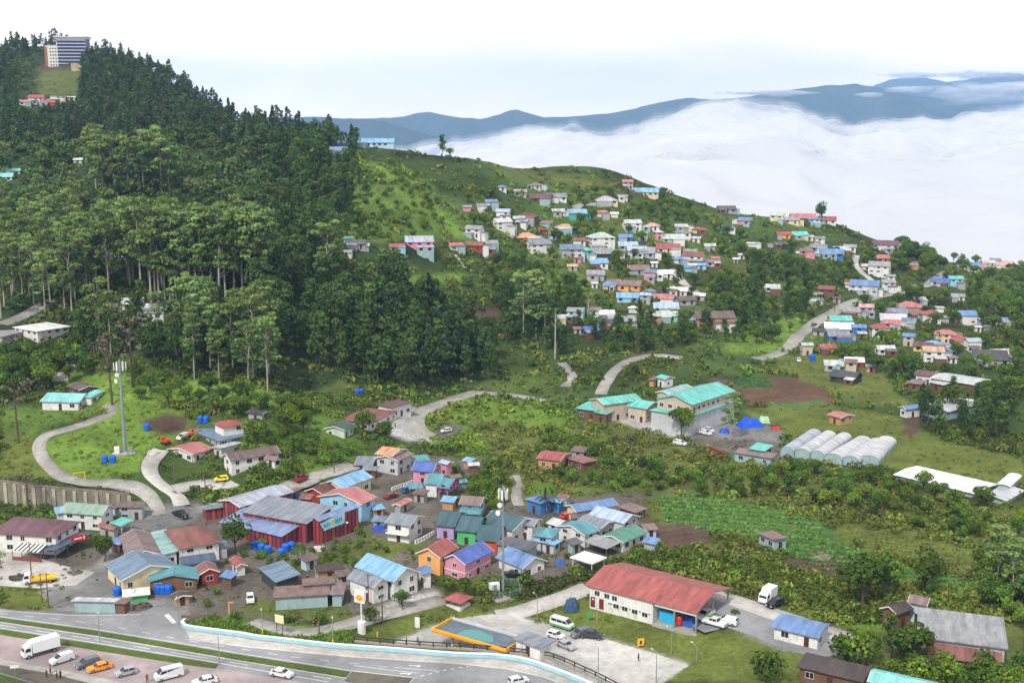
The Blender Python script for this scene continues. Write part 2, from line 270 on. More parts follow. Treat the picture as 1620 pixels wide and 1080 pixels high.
# ---------------------------------------------------------------- the ground sheet and its true surface colours
def pj(c, *pts): return [PX(c, pts[i], pts[i+1]) for i in range(0, len(pts), 2)]
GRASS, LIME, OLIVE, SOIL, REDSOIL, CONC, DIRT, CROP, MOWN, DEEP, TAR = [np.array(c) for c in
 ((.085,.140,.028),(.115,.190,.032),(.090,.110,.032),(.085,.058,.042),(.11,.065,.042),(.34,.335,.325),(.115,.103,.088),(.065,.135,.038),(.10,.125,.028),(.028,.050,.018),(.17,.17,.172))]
ZONES = [  # colour, plantable (0 bare, 1 low scrub, 2 lush), polygon in photograph pixels
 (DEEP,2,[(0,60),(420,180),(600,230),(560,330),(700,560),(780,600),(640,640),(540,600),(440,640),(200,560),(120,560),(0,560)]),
 (GRASS,2,[(500,300),(560,250),(660,270),(760,380),(720,380),(540,385),(520,340)]),
 (LIME,1,[(588,262),(602,262),(690,330),(740,372),(722,376),(640,318)]),
 (LIME,1,[(618,432),(740,430),(730,445),(640,447)]),
 (SOIL,0,[(700,488),(790,485),(795,500),(705,502)]),
 (SOIL,0,[(55,103),(130,103),(128,112),(60,112)]),
 (OLIVE,1,[(60,112),(128,112),(122,150),(60,150)]),
 (LIME,1,[(60,395+190),(180,590),(330,600),(440,620),(440,640),(260,640),(230,700),(170,760),(110,765),(60,700),(100,690),(170,650)]),
 (GRASS,1,[(0,640),(165,640),(160,650),(60,690),(0,690)]),
 (MOWN,1,[(0,690),(58,690),(60,720),(100,757),(0,755)]),
 (LIME,1,[(90,690),(170,660),(230,640),(300,650),(300,690),(235,710),(215,750),(130,762),(90,735)]),
 (SOIL,0,[(225,668),(275,655),(300,668),(290,684),(245,684)]),
 (GRASS,1,[(430,640),(540,660),(580,700),(560,735),(440,760),(400,700)]),
 (LIME,2,[(700,625),(860,640),(960,700),(1000,730),(800,720),(660,705)]),
 (OLIVE,2,[(740,660),(900,690),(1010,770),(880,780),(780,720)]),
 (REDSOIL,0,[(1100,598),(1300,602),(1320,640),(1190,640),(1150,610)]),
 (CROP,0,[(1155,600),(1210,597),(1225,612),(1170,615)]),
 (CROP,0,[(1200,645),(1290,632),(1310,640),(1230,655)]),
 (MOWN,1,[(1180,650),(1300,640),(1420,660),(1500,700),(1620,720),(1620,770),(1400,740),(1340,700),(1200,690)]),
 (SOIL,0,[(1430,655),(1455,655),(1450,690),(1425,690)]),
 (LIME,1,[(1130,560),(1150,540),(1180,505),(1270,500),(1262,530),(1225,560)]),
 (MOWN,1,[(1225,566),(1320,560),(1400,590),(1440,640),(1370,640),(1320,620),(1230,590)]),
 (OLIVE,2,[(960,640),(1130,700),(1240,740),(1460,780),(1620,800),(1620,1080),(1250,1080),(1000,870),(800,820),(800,760)]),
 (CROP,0,[(1040,785),(1110,782),(1190,800),(1290,822),(1360,870),(1440,900),(1540,915),(1540,935),(1420,925),(1290,900),(1200,855),(1120,840),(1050,825)]),
 (MOWN,0,[(1320,822),(1420,845),(1540,870),(1535,905),(1440,885),(1370,870),(1320,850)]),
 (SOIL,0,[(1015,820),(1120,835),(1125,862),(1060,868),(1015,855)]),
 (SOIL,0,[(1235,885),(1330,880),(1385,905),(1340,930),(1240,905)]),
 (LIME,1,[(1480,915),(1560,925),(1550,950),(1500,940)]),
 (LIME,2,[(1000,860),(1100,880),(1250,905),(1340,930),(1420,1000),(1340,990),(1230,940),(1130,915),(1000,890),(960,885)]),
 (DIRT,0,[(0,850),(60,880),(150,860),(215,800),(290,790),(420,800),(600,730),(660,720),(760,730),(770,790),(690,800),(690,960),(560,985),(440,985),(300,978),(225,972),(90,965),(60,925),(0,925)]),
 (DIRT,0,[(690,800),(1020,780),(1020,870),(900,905),(870,930),(740,910),(690,880)]),
 (MOWN,1,[(560,850),(700,860),(700,890),(640,880),(560,880)]),
 (OLIVE,1,[(400,945),(540,950),(570,985),(520,985),(440,975),(370,975)]),
 (OLIVE,1,[(440,770),(600,860),(600,880),(470,905),(410,900),(500,880),(600,840)]),
 (TAR,0,[(165,880),(230,800),(300,795),(330,800),(300,830),(230,840),(190,880),(190,950),(130,960),(100,930)]),
 (MOWN,1,[(0,925),(58,922),(92,965),(60,968),(0,957)]),
 (CONC,0,[(0,865),(90,890),(95,915),(0,915)]),
 (LIME,1,[(296,985),(330,975),(400,980),(560,1000),(558,1024),(400,1008),(300,993)]),
 (MOWN,1,[(560,1005),(700,952),(760,960),(920,925),(930,935),(860,960),(790,972),(700,985),(620,1012),(562,1018)]),
 (MOWN,1,[(820,975),(1000,932),(1060,960),(1150,1000),(1230,1000),(1290,1040),(1260,1080),(1050,1080),(1090,1050),(960,1010)]),
 (OLIVE,1,[(835,930),(960,900),(920,935),(850,960),(745,960)]),
 (CONC,0,[(620,1014),(700,985),(790,970),(820,976),(960,1010),(1092,1050),(1040,1085),(930,1085),(860,1050),(760,1030)]),
 (CONC,0,[(960,935),(1130,935),(1170,955),(1080,1000),(1030,975)]),
 (TAR,0,[(1140,975),(1200,965),(1350,1010),(1340,1035),(1240,1030),(1180,1005)]),
 (CONC,0,[(590,962),(640,943),(690,934),(700,941),(660,951),(615,966)]),
 (CONC,0,[(610,670),(650,640),(668,650),(662,680),(690,700),(650,700),(620,690)]),
 (DIRT,0,[(690,675),(715,670),(735,680),(720,692),(690,695)]),
 (CONC,0,[(975,665),(1010,650),(1080,680),(1110,690),(1060,690),(1000,675)]),
 (TAR,0,[(1100,680),(1180,665),(1240,680),(1235,715),(1180,715),(1090,695)]),
 (DIRT,0,[(1100,690),(1240,700),(1240,735),(1150,725),(1090,705)]),
 (TAR,0,[(-60,962),(95,966),(95,1010),(-60,1010)]),
 (TAR,0,[(95,952),(300,945),(300,1010),(95,1010)]),
]
PXG, PYG = project(XX, YY, ZG)
colA = np.tile(np.array((.045,.075,.020)), (NU, NY, 1)); plant = np.full((NU, NY), 2)
n1 = vnoise(XX, YY, 46, 4)+vnoise(XX, YY, 17, 5)*.6; colA *= (1+1.1*n1)[..., None]; colA[..., 0] *= 1+.9*np.clip(vnoise(XX, YY, 60, 6), 0, 1)
jx = vnoise(XX, YY, 9, 6)*12+vnoise(XX, YY, 3, 5)*4; jy = vnoise(XX, YY, 9, 7)*7+vnoise(XX, YY, 3, 4)*2.5
vis_rear = YY > RD[:, None]+8
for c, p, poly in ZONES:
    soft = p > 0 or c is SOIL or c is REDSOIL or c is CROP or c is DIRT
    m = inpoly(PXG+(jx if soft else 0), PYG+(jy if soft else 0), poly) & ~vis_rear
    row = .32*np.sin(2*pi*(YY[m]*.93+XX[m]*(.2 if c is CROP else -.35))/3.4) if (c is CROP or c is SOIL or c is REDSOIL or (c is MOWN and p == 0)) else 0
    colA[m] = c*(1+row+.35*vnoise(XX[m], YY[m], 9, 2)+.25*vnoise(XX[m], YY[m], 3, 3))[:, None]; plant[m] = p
    if c is DIRT: plant[m & (vnoise(XX, YY, 13, 5)+.5*vnoise(XX, YY, 5, 2) > .06)] = 1
for _ in range(2):
    colA[1:-1, 1:-1] = (colA[1:-1, 1:-1]*2+colA[:-2, 1:-1]+colA[2:, 1:-1]+colA[1:-1, :-2]+colA[1:-1, 2:])/6
colA = np.clip(colA, .004, .6)
def plant_at(X, Y):
    u = X/Y; i = np.clip(np.round((u-us[0])/(us[1]-us[0])).astype(int), 0, NU-1); j = np.clip(np.round(np.log(Y/Y0)/DY).astype(int), 0, NY-1); return plant[i, j], colA[i, j]
def groundmat():
    m, nt, out = newmat('ground_surface'); P = N(nt, 'ShaderNodeBsdfPrincipled'); lk(nt, P.outputs[0], out.inputs[0]); P.inputs['Roughness'].default_value = .95; P.inputs['Specular IOR Level'].default_value = .1
    at = N(nt, 'ShaderNodeAttribute', attribute_name='Col'); tc = N(nt, 'ShaderNodeTexCoord')
    a = N(nt, 'ShaderNodeTexNoise', Scale=.9, Detail=8.0, Roughness=.7); lk(nt, tc.outputs['Object'], a.inputs['Vector'])
    b = N(nt, 'ShaderNodeTexNoise', Scale=.12, Detail=5.0, Roughness=.6); lk(nt, tc.outputs['Object'], b.inputs['Vector'])
    r = N(nt, 'ShaderNodeMapRange', i_1=.3, i_2=.7, i_3=.6, i_4=1.35); lk(nt, a.outputs[0], r.inputs[0])
    r2 = N(nt, 'ShaderNodeMapRange', i_1=.3, i_2=.7, i_3=.75, i_4=1.2); lk(nt, b.outputs[0], r2.inputs[0])
    mu = N(nt, 'ShaderNodeMath', operation='MULTIPLY'); lk(nt, r.outputs[0], mu.inputs[0]); lk(nt, r2.outputs[0], mu.inputs[1])
    hs = N(nt, 'ShaderNodeHueSaturation'); lk(nt, at.outputs['Color'], hs.inputs['Color']); lk(nt, mu.outputs[0], hs.inputs['Value']); lk(nt, hs.outputs[0], P.inputs['Base Color'])
    bp = N(nt, 'ShaderNodeBump', Strength=.5, Distance=.4); lk(nt, a.outputs[0], bp.inputs['Height']); lk(nt, bp.outputs[0], P.inputs['Normal']); return m
V = np.stack([XX, YY, ZG], -1).reshape(-1, 3); idx = np.arange(NU*NY).reshape(NU, NY)
Q = np.stack([idx[:-1, :-1], idx[1:, :-1], idx[1:, 1:], idx[:-1, 1:]], -1).reshape(-1, 4)
tag(obj('ground', npmesh('ground', V, Q, groundmat(), colA.reshape(-1, 3), True)), kind='structure')
# wide valley ground under the cloud, whitened to throw light up into the haze
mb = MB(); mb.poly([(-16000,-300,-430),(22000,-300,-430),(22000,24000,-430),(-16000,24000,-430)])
tag(obj('bounce_floor', mb.mesh('bouncefloor', pmat('bounce_floor_white', (.85,.86,.88), .95))), 'flat white valley ground sheet added to bounce light upward', kind='stuff')
mb = MB(); mb.poly([(-400,-300,-4),(400,-300,-4),(400,145.8,-0.3),(-400,145.8,-0.3)])
tag(obj('near_ground', mb.mesh('nearg', pmat('near_turf', (.07,.09,.03), .95))), kind='structure')
# ---------------------------------------------------------------- roads draped on the land
def roadmat(name, col, amt=.3, sc=.5):
    m, nt, out = newmat(name); P = N(nt, 'ShaderNodeBsdfPrincipled'); lk(nt, P.outputs[0], out.inputs[0]); P.inputs['Roughness'].default_value = .85; P.inputs['Specular IOR Level'].default_value = .2
    tc = N(nt, 'ShaderNodeTexCoord'); a = N(nt, 'ShaderNodeTexNoise', Scale=sc, Detail=8.0, Roughness=.72); lk(nt, tc.outputs['Object'], a.inputs['Vector'])
    b = N(nt, 'ShaderNodeTexNoise', Scale=.05, Detail=4.0, Roughness=.6); lk(nt, tc.outputs['Object'], b.inputs['Vector'])
    r = N(nt, 'ShaderNodeMapRange', i_1=.3, i_2=.72, i_3=1-amt, i_4=1+amt*.6); lk(nt, a.outputs[0], r.inputs[0]); r2 = N(nt, 'ShaderNodeMapRange', i_1=.38, i_2=.62, i_3=.7, i_4=1.15); lk(nt, b.outputs[0], r2.inputs[0])
    mu = N(nt, 'ShaderNodeMath', operation='MULTIPLY'); lk(nt, r.outputs[0], mu.inputs[0]); lk(nt, r2.outputs[0], mu.inputs[1])
    hs = N(nt, 'ShaderNodeHueSaturation'); hs.inputs['Color'].default_value = (*col, 1); lk(nt, mu.outputs[0], hs.inputs['Value']); lk(nt, hs.outputs[0], P.inputs['Base Color']); return m
ASPH = roadmat('asphalt', (.235,.24,.255), .18); LOT = roadmat('red_grey_paving', (.33,.27,.275), .2); CONCM = roadmat('concrete_paving', (.40,.39,.37), .3); LINE = roadmat('road_paint', (.62,.62,.6), .35, 1.5)
LANE = roadmat('lane_concrete', (.30,.29,.27), .35); MEDG = roadmat('median_grass', (.075,.115,.02), .45, 1.2); VERGE = roadmat('verge_earth', (.13,.115,.09), .35)
ROADS = []
def spline(P, n=10):
    P = np.array(P, float); out = []
    for i in range(len(P)-1):
        p0 = P[max(i-1, 0)]; p1 = P[i]; p2 = P[i+1]; p3 = P[min(i+2, len(P)-1)]
        for t in np.linspace(0, 1, n, endpoint=False):
            out.append(.5*((2*p1)+(-p0+p2)*t+(2*p0-5*p1+4*p2-p3)*t*t+(-p0+3*p1-3*p2+p3)*t**3))
    out.append(P[-1]); return np.array(out)
def ribbon(name, pts, w, mat, lift=.12, kind='structure', thick=.5, label=None, cat=None):
    W = np.array([hit(*p)[:2] for p in pts]); C = spline(W, 12); d = np.gradient(C, axis=0); d /= np.linalg.norm(d, axis=1)[:, None]; nrm = np.stack([-d[:, 1], d[:, 0]], 1)
    z = gz(C[:, 0], C[:, 1]); V = []; 
    for s, dz in ((-1.15, -thick), (-1, 0), (0, 0), (1, 0), (1.15, -thick)):
        q = C+nrm*w/2*s; zz = np.maximum(gz(q[:, 0], q[:, 1]), z) if dz == 0 else z; zz = smooth1(zz, 3) if len(zz) > 6 else zz; V.append(np.stack([q[:, 0], q[:, 1], zz+lift+dz], 1))
    n = len(C); V = np.concatenate(V); idx = np.arange(5*n).reshape(5, n); Q = np.stack([idx[:-1, :-1], idx[:-1, 1:], idx[1:, 1:], idx[1:, :-1]], -1).reshape(-1, 4)[:, ::-1]
    ROADS.append((C, w/2)); o = obj(name, npmesh(name, V, Q, mat)); return tag(o, label, cat, kind=kind)
ribbon('winding_road', [(172,640),(176,652),(150,664),(112,677),(75,688),(62,704),(67,722),(80,738),(100,754),(130,762),(175,766),(212,773),(237,786),(249,802),(252,815)], 3.6, LANE)
ribbon('hill_lane', [(254,712),(240,728),(236,742),(242,756),(260,772),(280,786),(288,800)], 4.2, CONCM)
ribbon('yard_lane', [(268,776),(300,768),(335,764),(352,770),(372,764)], 4.5, CONCM)
ribbon('upper_town_lane', [(425,792),(452,772),(500,754),(530,745),(560,736)], 5, LANE)
ribbon('curving_lane', [(860,634),(830,628),(800,624),(762,621),(735,626),(705,636),(680,646),(664,656),(660,668),(668,680),(686,690)], 4.6, LANE)
ribbon('valley_road', [(950,624),(955,612),(964,597),(976,583),(992,572),(1010,566),(1040,562),(1080,566)], 4.6, LANE)
ribbon('farm_track', [(893,612),(903,603),(905,594),(898,584),(888,574)], 4, LANE)
ribbon('ridge_road', [(1195,568),(1222,562),(1240,555),(1254,542),(1268,527),(1292,508),(1322,492),(1350,479),(1380,471),(1421,463),(1453,453),(1479,443),(1508,428)], 6, LANE)
ribbon('village_lane', [(1355,404),(1352,415),(1360,428),(1374,440),(1390,452)], 4, CONCM)
ribbon('hilltop_drive', [(913,340),(911,333),(914,327),(928,324),(946,323)], 5, CONCM)
ribbon('village_steps_lane', [(1066,426),(1074,438),(1082,449),(1100,462),(1114,472)], 5, CONCM)
ribbon('upper_left_road', [(0,513),(22,506),(48,494),(64,484),(80,474)], 6, LANE)
ribbon('steep_path', [(94,604),(98,595),(108,586),(119,577)], 5, LANE)
ribbon('station_drive', [(786,974),(815,969),(850,958),(890,945),(930,929)], 5, CONCM)
ribbon('depot_road', [(1120,938),(1150,946),(1196,961),(1231,973),(1290,992),(1350,1012)], 5.5, CONCM)
ribbon('service_lane', [(400,982),(424,989),(469,999),(513,995),(558,985),(613,970),(660,958),(700,948)], 3.6, LANE)
ribbon('white_stairs', [(720,403),(727,412),(733,420),(739,428)], 1.6, CONCM)
ribbon('back_path', [(814,752),(819,768),(817,786),(822,800)], 3, LANE)
def sheet(name, pts, mat, z, kind='structure', thick=0):
    P = [on_plane(x, y, z) for x, y in pts]; mb = MB(); mb.poly(P)
    if thick:
        n = len(P); mb = MB(); mb.v = [tuple(p) for p in P]+[(p[0], p[1], z-thick) for p in P]; mb.f = [tuple(range(n))]+[(i, n+i, n+(i+1) % n, (i+1) % n) for i in range(n)]
    me = mb.mesh(name, mat); o = obj(name, me); 
    if me.polygons[0].normal.z < 0: me.flip_normals()
    return tag(o, kind=kind)
# highway at the foot of the picture (flat ground, z = 0)
sheet('highway', [(-90,956),(0,962),(45,967),(120,971),(218,970),(232,962),(262,958),(284,968),(289,992),(380,1008),(527,1027),(700,1039),(800,1046),(850,1058),(880,1070),(915,1100),(1000,1180),(560,1180),(-90,1052)], ASPH, .05)
sheet('car_park', [(-90,988),(0,1003),(150,1025),(340,1056),(562,1092),(600,1180),(330,1150),(185,1079),(90,1060),(0,1045),(-90,1030)], LOT, .11)
sheet('shoulder', [(289,989),(380,1006),(527,1025),(720,1039),(802,1043),(854,1055),(892,1069),(930,1085),(1000,1140),(960,1140),(905,1085),(861,1071),(802,1058),(720,1049.5),(560,1039.5),(380,1022),(300,1008)], CONCM, .054)
sheet('median_strip', [(-90,966.5),(0,976.2),(150,996.5),(300,1021.2),(380,1035),(553,1061.5),(546,1069.5),(380,1042.6),(300,1028.5),(150,1003),(0,981.2),(-90,970)], MEDG, .22, thick=.2)
sheet('verge_strip', [(-90,983),(0,994.3),(150,1018),(300,1042),(345,1049),(340,1056),(300,1051),(150,1027),(0,1002.5),(-90,989)], MEDG, .2, thick=.18)
sheet('paved_island', [(558,1061),(653,1071.5),(642,1084),(600,1090),(545,1075)], VERGE, .2, thick=.16)
sheet('footpath', [(-90,1028),(0,1042),(90,1058),(185,1077),(300,1104),(280,1115),(90,1066),(0,1050),(-90,1034)], CONCM, .19, thick=.15)
sheet('drain_strip', [(-90,1036),(0,1051),(90,1067),(190,1092),(160,1110),(0,1062),(-90,1044)], VERGE, .16)
sheet('lawn', [(-90,1048),(0,1065),(160,1112),(150,1180),(-90,1180)], MEDG, .13)
mk = MB()
def line(p, q, w=.18, dash=None, z=.062):
    a = on_plane(*p, z); b = on_plane(*q, z); d = b-a; L = np.linalg.norm(d); d /= L; n = np.array([-d[1], d[0], 0])*w/2; segs = [(0, L)]
    if dash: segs = [(s, min(s+dash[0], L)) for s in np.arange(0, L, dash[0]+dash[1])]
    for s0, s1 in segs: A = a+d*s0; Bp = a+d*s1; mk.poly([A-n, Bp-n, Bp+n, A+n])
def poly_line(pts, **k):
    for a, b in zip(pts[:-1], pts[1:]): line(a, b, **k)
poly_line([(-90,968),(0,978),(0,978)][:2], w=.2)
poly_line([(0,974.6),(150,994.5),(300,1019),(380,1033),(553,1059.5)], w=.2)
poly_line([(0,965.5),(120,973),(222,971.5)], w=.18); poly_line([(300,1010),(380,1021.5),(560,1038),(720,1048),(802,1057),(861,1070),(900,1086)], w=.2)
poly_line([(0,969.5),(150,985),(300,1013),(460,1038),(640,1057)], w=.15, dash=(2, 4))
poly_line([(0,983.3),(150,1005.5),(300,1031),(380,1044.5),(546,1071.5),(600,1080)], w=.22); poly_line([(0,992.5),(150,1016),(300,1040),(420,1061),(520,1078)], w=.22)
poly_line([(0,988),(150,1011),(300,1036),(560,1079)], w=.2, dash=(4, 5))
poly_line([(653,1071.8),(700,1060),(740,1053)], w=.25, dash=(.8, .8)); poly_line([(560,1052),(660,1064)], w=.16); poly_line([(625,1055),(690,1060)], w=.16)
poly_line([(555,1060.2),(655,1071.2),(643,1085)], w=.2)
for x, y in ((655,1052.5),(640,1065)): poly_line([(x-8,y-1),(x+6,y)], w=.3); mk.poly([on_plane(x+6,y-1.5,.062), on_plane(x+12,y,.062), on_plane(x+5,y+2.4,.062)])
poly_line([(263,971),(276,985)], w=1.0)
tag(obj('road_markings', mk.mesh('marks', LINE)), kind='structure')
mk = MB()
for k in range(9):
    x = 215+k*38; poly_line([(x-60,1046+k*5.6-14),(x-90,1046+k*5.6-6)], w=.12, z=.118)
# ---------------------------------------------------------------- houses
RC = {'maroon':'#6d4450','brick red':'#8a4a42','red':'#a8423c','dark red':'#6e3634','coral red':'#bd6262','rusty':'#84655f','rusty red':'#94574c','brown':'#6c5654','dark brown':'#4a3c3a','mauve':'#84696a','orange':'#d88a52','tan':'#c09a78',
 'cobalt blue':'#2456b8','royal blue':'#2d55b8','sky blue':'#5ca6d8','blue':'#4a80c0','pale blue':'#98b2d2','slate blue':'#5d7d9a','navy blue':'#3c5578','teal':'#2f8f9e','dark teal':'#2f5f6c','turquoise':'#35bfb5','pale teal':'#7fb0b2','aqua':'#5fcccc',
 'sage green':'#7da48e','green':'#3f8f78','dark green':'#3d5e50','pale green':'#a5bcae','slate grey':'#7a8494','grey':'#8d9096','dark grey':'#585b62','lavender grey':'#9ca3ba','periwinkle':'#6b86bc','pale grey':'#b4b8be','white':'#dcdcdc','charcoal':'#45464c','pink':'#c98a8c'}
WC = {'white':'#cfd0ce','cream':'#cfc4a4','pale blue':'#a9c2d2','pale green':'#b6c8b4','pink':'#cc8aa2','magenta':'#b83f7c','orange':'#d9a060','yellow':'#cdb45c','lavender':'#a890c0','blue':'#3f74ac','green':'#4fb070','red':'#9c3a34','brown':'#6c5040','grey':'#9c9fa2','dark':'#3f3f42','teal':'#4aa2a4','turquoise':'#3db3a4','tin':'#8fa8ac','beige':'#b5a99a','pale grey':'#b3b7ba','tan':'#b08a66','deep orange':'#c8502c','light blue':'#8cc0dc','mint':'#86c4a8'}
def dull(c, k=.32): g = sum(c)/3; return tuple(x*(1-k)+g*k for x in c)
def roofm(c): return pmat('roof_'+c.replace(' ', '_'), dull(hexc(RC[c])), .55, 'rust' if 'rusty' in c else 'roof', .42, spec=.35)
def wallm(c): return STRIPES if c == 'striped' else pmat('wall_'+c.replace(' ', '_'), hexc(WC[c]), .85, 'wall', .2)
TRIM = pmat('white_trim', hexc('#d4d4d0'), .7, 'plain', .12); DARKTRIM = pmat('dark_trim', hexc('#3a3638'), .7, 'plain', .2); TIMBER = pmat('weathered_timber', hexc('#6a5644'), .9, 'plain', .3); DOORM = pmat('door_brown', hexc('#4a2e26'), .7, 'plain', .2)
STEEL = pmat('galvanised_steel', hexc('#9aa2a8'), .45, 'plain', .15, .6); CONCO = pmat('cast_concrete', hexc('#9a978f'), .9, 'wall', .25)
WMESH = {}
def winmesh(w, h):
    k = ('w', w, h)
    if k not in WMESH:
        f = MB(); t = .055
        f.box(-w/2-t, w/2+t, -.05, .05, h/2, h/2+t); f.box(-w/2-t, w/2+t, -.07, .09, -h/2-t, -h/2); f.box(-w/2-t, -w/2, -.05, .05, -h/2, h/2); f.box(w/2, w/2+t, -.05, .05, -h/2, h/2); f.box(-.03, .03, -.03, .03, -h/2, h/2)
        p = MB().box(-w/2, w/2, -.02, .012, -h/2, h/2); WMESH[k] = (f.mesh('window_frame', TRIM), p.mesh('window_pane', GLASS))
    return WMESH[k]
def plainwin(w, h):
    k = ('p', w, h)
    if k not in WMESH: WMESH[k] = MB().box(-w/2, w/2, -.02, .05, -h/2, h/2).mesh('window_pane', GLASS)
    return WMESH[k]
def doormesh():
    if 'd' not in WMESH: WMESH['d'] = MB().box(-.5, .5, -.02, .06, 0, 2.05).mesh('door_leaf', DOORM)
    return WMESH['d']
FOOT = []; HOUSES = []
def cam_sees(t, nx, ny, loc, rz):
    wx, wy = cos(rz)*nx-sin(rz)*ny, sin(rz)*nx+cos(rz)*ny; d = math.hypot(loc[0], loc[1]); return (-loc[0]*wx-loc[1]*wy)/d > -.25
def build_house(t, L, W, h, rise, style, rc, wc, st, ov, base, rz, loc, seed, detail, opt):
    """t: parent; local x along the ridge (length L), y across (depth W); eaves at z = h, ground at 0, walls go down to base"""
    R = random.Random(seed); rm = roofm(rc); wm = wallm(wc); hl, hw = L/2, W/2; th = .14
    # roof
    mb = MB(); ridge = []
    if style in ('gable', 'stilt', 'open'):
        mb.prism([(-hw, h), (0, h+rise), (hw, h), (hw, h-th), (0, h+rise-th), (-hw, h-th)], -hl, hl, 'x')
    elif style == 'hip':
        k = min(hw, hl*.98); a = hl-k
        P = [(-hl,-hw,h),(hl,-hw,h),(hl,hw,h),(-hl,hw,h),(-a,0,h+rise),(a,0,h+rise)]; n = len(mb.v); mb.v += P+[(x, y, h-th) for x, y, z in P[:4]]
        mb.f += [(0,1,5,4),(1,2,5),(2,3,4,5),(3,0,4),(1,0,6,7),(2,1,7,8),(3,2,8,9),(0,3,9,6),(6,9,8,7)]
    elif style in ('shed', 'shedopen'):
        mb.prism([(-hw, h), (hw, h+rise), (hw, h+rise-th), (-hw, h-th)], -hl, hl, 'x')
    elif style in ('flat', 'flatopen'): mb.box(-hl, hl, -hw, hw, h-.25, h)
    elif style == 'arch':
        pr = [(-hw*cos(t_), h+rise*sin(t_)) for t_ in np.linspace(0, pi, 9)]; mb.prism(pr+[(x, z-th) for x, z in reversed(pr)], -hl, hl, 'x')
    ro = obj('roof', mb.mesh('roof', rm), None, t)
    if style in ('gable', 'hip') and detail > 1:
        c = MB(); rl = hl if style == 'gable' else hl-min(hw, hl*.98)
        if rl > .3: c.prism([(-.22, h+rise-.06), (0, h+rise+.06), (.22, h+rise-.06)], -rl-.02, rl+.02, 'x'); obj('ridge_cap', c.mesh('ridge', rm), None, ro)
        if style == 'gable' and opt.get('fascia', True):
            for s in (-1, 1):
                c = MB(); x = s*(hl+.03); c.prism([(-hw-.02, h+.03), (0, h+rise+.03), (hw+.02, h+.03), (hw+.02, h-.22), (0, h+rise-.22), (-hw-.02, h-.22)], x-.03, x+.03, 'x'); obj('barge_board', c.mesh('barge', TRIM), None, ro)
    if style in ('open', 'flatopen', 'shedopen'):
        nx = max(2, int(L/4)+1)
        for i in range(nx):
            for s in (-1, 1):
                x = -hl+ov+(L-2*ov)*i/(nx-1); top = h-.1 if style != 'shedopen' or s < 0 else h+rise-.2
                obj('post', MB().box(x-.09, x+.09, s*(hw-ov)-.09, s*(hw-ov)+.09, base, top).mesh('post', TRIM if opt.get('whitepost', True) else TIMBER), None, t)
        if not opt.get('halfwall'): return
    # walls
    il, iw = hl-ov, hw-ov; x0 = -il; x1 = il
    if 'span' in opt: x0, x1 = -il+2*il*opt['span'][0], -il+2*il*opt['span'][1]
    floor = 2.4 if style == 'stilt' else 0
    mb = MB(); zl = h-th-.03; zt = base if style != 'stilt' else floor
    if opt.get('halfwall'): mb.box(x0, x1, -iw, iw, base, .9)
    elif style in ('gable', 'stilt'):
        e = rise*ov/hw; mb.prism([(-iw, zt), (-iw, zl+e), (0, zl+rise), (iw, zl+e), (iw, zt)], x0, x1, 'x')
    elif style == 'arch':
        pr = [(-iw*cos(t_), zl+rise*.96*sin(t_)) for t_ in np.linspace(0, pi, 9)]; mb.prism([(-iw, zt)]+pr+[(iw, zt)], x0, x1, 'x')
    elif style == 'shed': e = rise*ov/W; mb.prism([(-iw, zt), (-iw, zl+e), (iw, zl+rise-e), (iw, zt)], x0, x1, 'x')
    else: mb.box(x0, x1, -iw, iw, zt, zl)
    wl = obj('wall', mb.mesh('wall', wm), None, t)
    if style == 'stilt':
        for i in range(max(2, int(L/3))):
            for s in (-1, 1): x = x0+.15+(x1-x0-.3)*i/(max(2, int(L/3))-1); obj('stilt', MB().box(x-.1, x+.1, s*(iw-.12)-.1, s*(iw-.12)+.1, base, floor).mesh('stilt', CONCO), None, t)
    if opt.get('halfwall') or opt.get('blank'): return
    if wc == 'striped': return
    # windows and a door on the sides that can be seen
    sh = (h-floor)/max(st, 1); ww, wh = (1.5, 1.15) if detail > 1 else (1.6, 1.2)
    if st and sh < 2.3: wh = .8
    sides = [(0,-1,x0,x1,-iw,'y'),(0,1,x0,x1,iw,'y'),(-1,0,-iw,iw,x0,'x'),(1,0,-iw,iw,x1,'x')]; first = True
    for nx, ny, a, b, pos, ax in sides:
        if not cam_sees(t, nx, ny, loc, rz): continue
        ln = b-a; n = int(ln/(3.0 if detail > 1 else 3.3)) or (1 if ln > 2.2 else 0)
        ang = {(0,-1):0,(0,1):pi,(-1,0):-pi/2,(1,0):pi/2}[(nx, ny)]
        for s in range(st):
            zc = floor+s*sh+min(1.55, sh*.58)
            for i in range(n):
                if R.random() < (.12 if detail > 1 else .3): continue
                q = a+ln*(i+.5)/n
                P = (q, pos+.03*ny, zc) if ax == 'y' else (pos+.03*nx, q, zc)
                if first and s == 0 and (i == n//2) and detail > 0:
                    d = obj('door', doormesh(), None, t, (P[0], P[1], floor), ang+pi if 0 else ang); first = False; continue
                if detail > 1:
                    f, p = winmesh(ww if R.random() < .7 else 1.0, wh); o = obj('window', f, None, t, P, ang); obj('pane', p, None, o)
                else: obj('window', plainwin(ww, wh), None, t, P, ang)
    if opt.get('band'):
        obj('floor_band', MB().box(x0-.05, x1+.05, -iw-.05, iw+.05, sh-.12, sh+.1).mesh('band', TRIM), None, t)
    if opt.get('balcony'):
        c = MB().box(x0, x1, -iw-1.3, -iw-.01, sh-.1, sh+.05); b = obj('balcony', c.mesh('balcony', TRIM), None, t); r = MB()
        r.box(x0, x1, -iw-1.3, -iw-1.24, sh+.95, sh+1.03)
        for i in range(int((x1-x0)/.5)): r.box(x0+i*.5, x0+i*.5+.05, -iw-1.29, -iw-1.25, sh+.05, sh+.95)
        obj('railing', r.mesh('railing', TRIM), None, b)
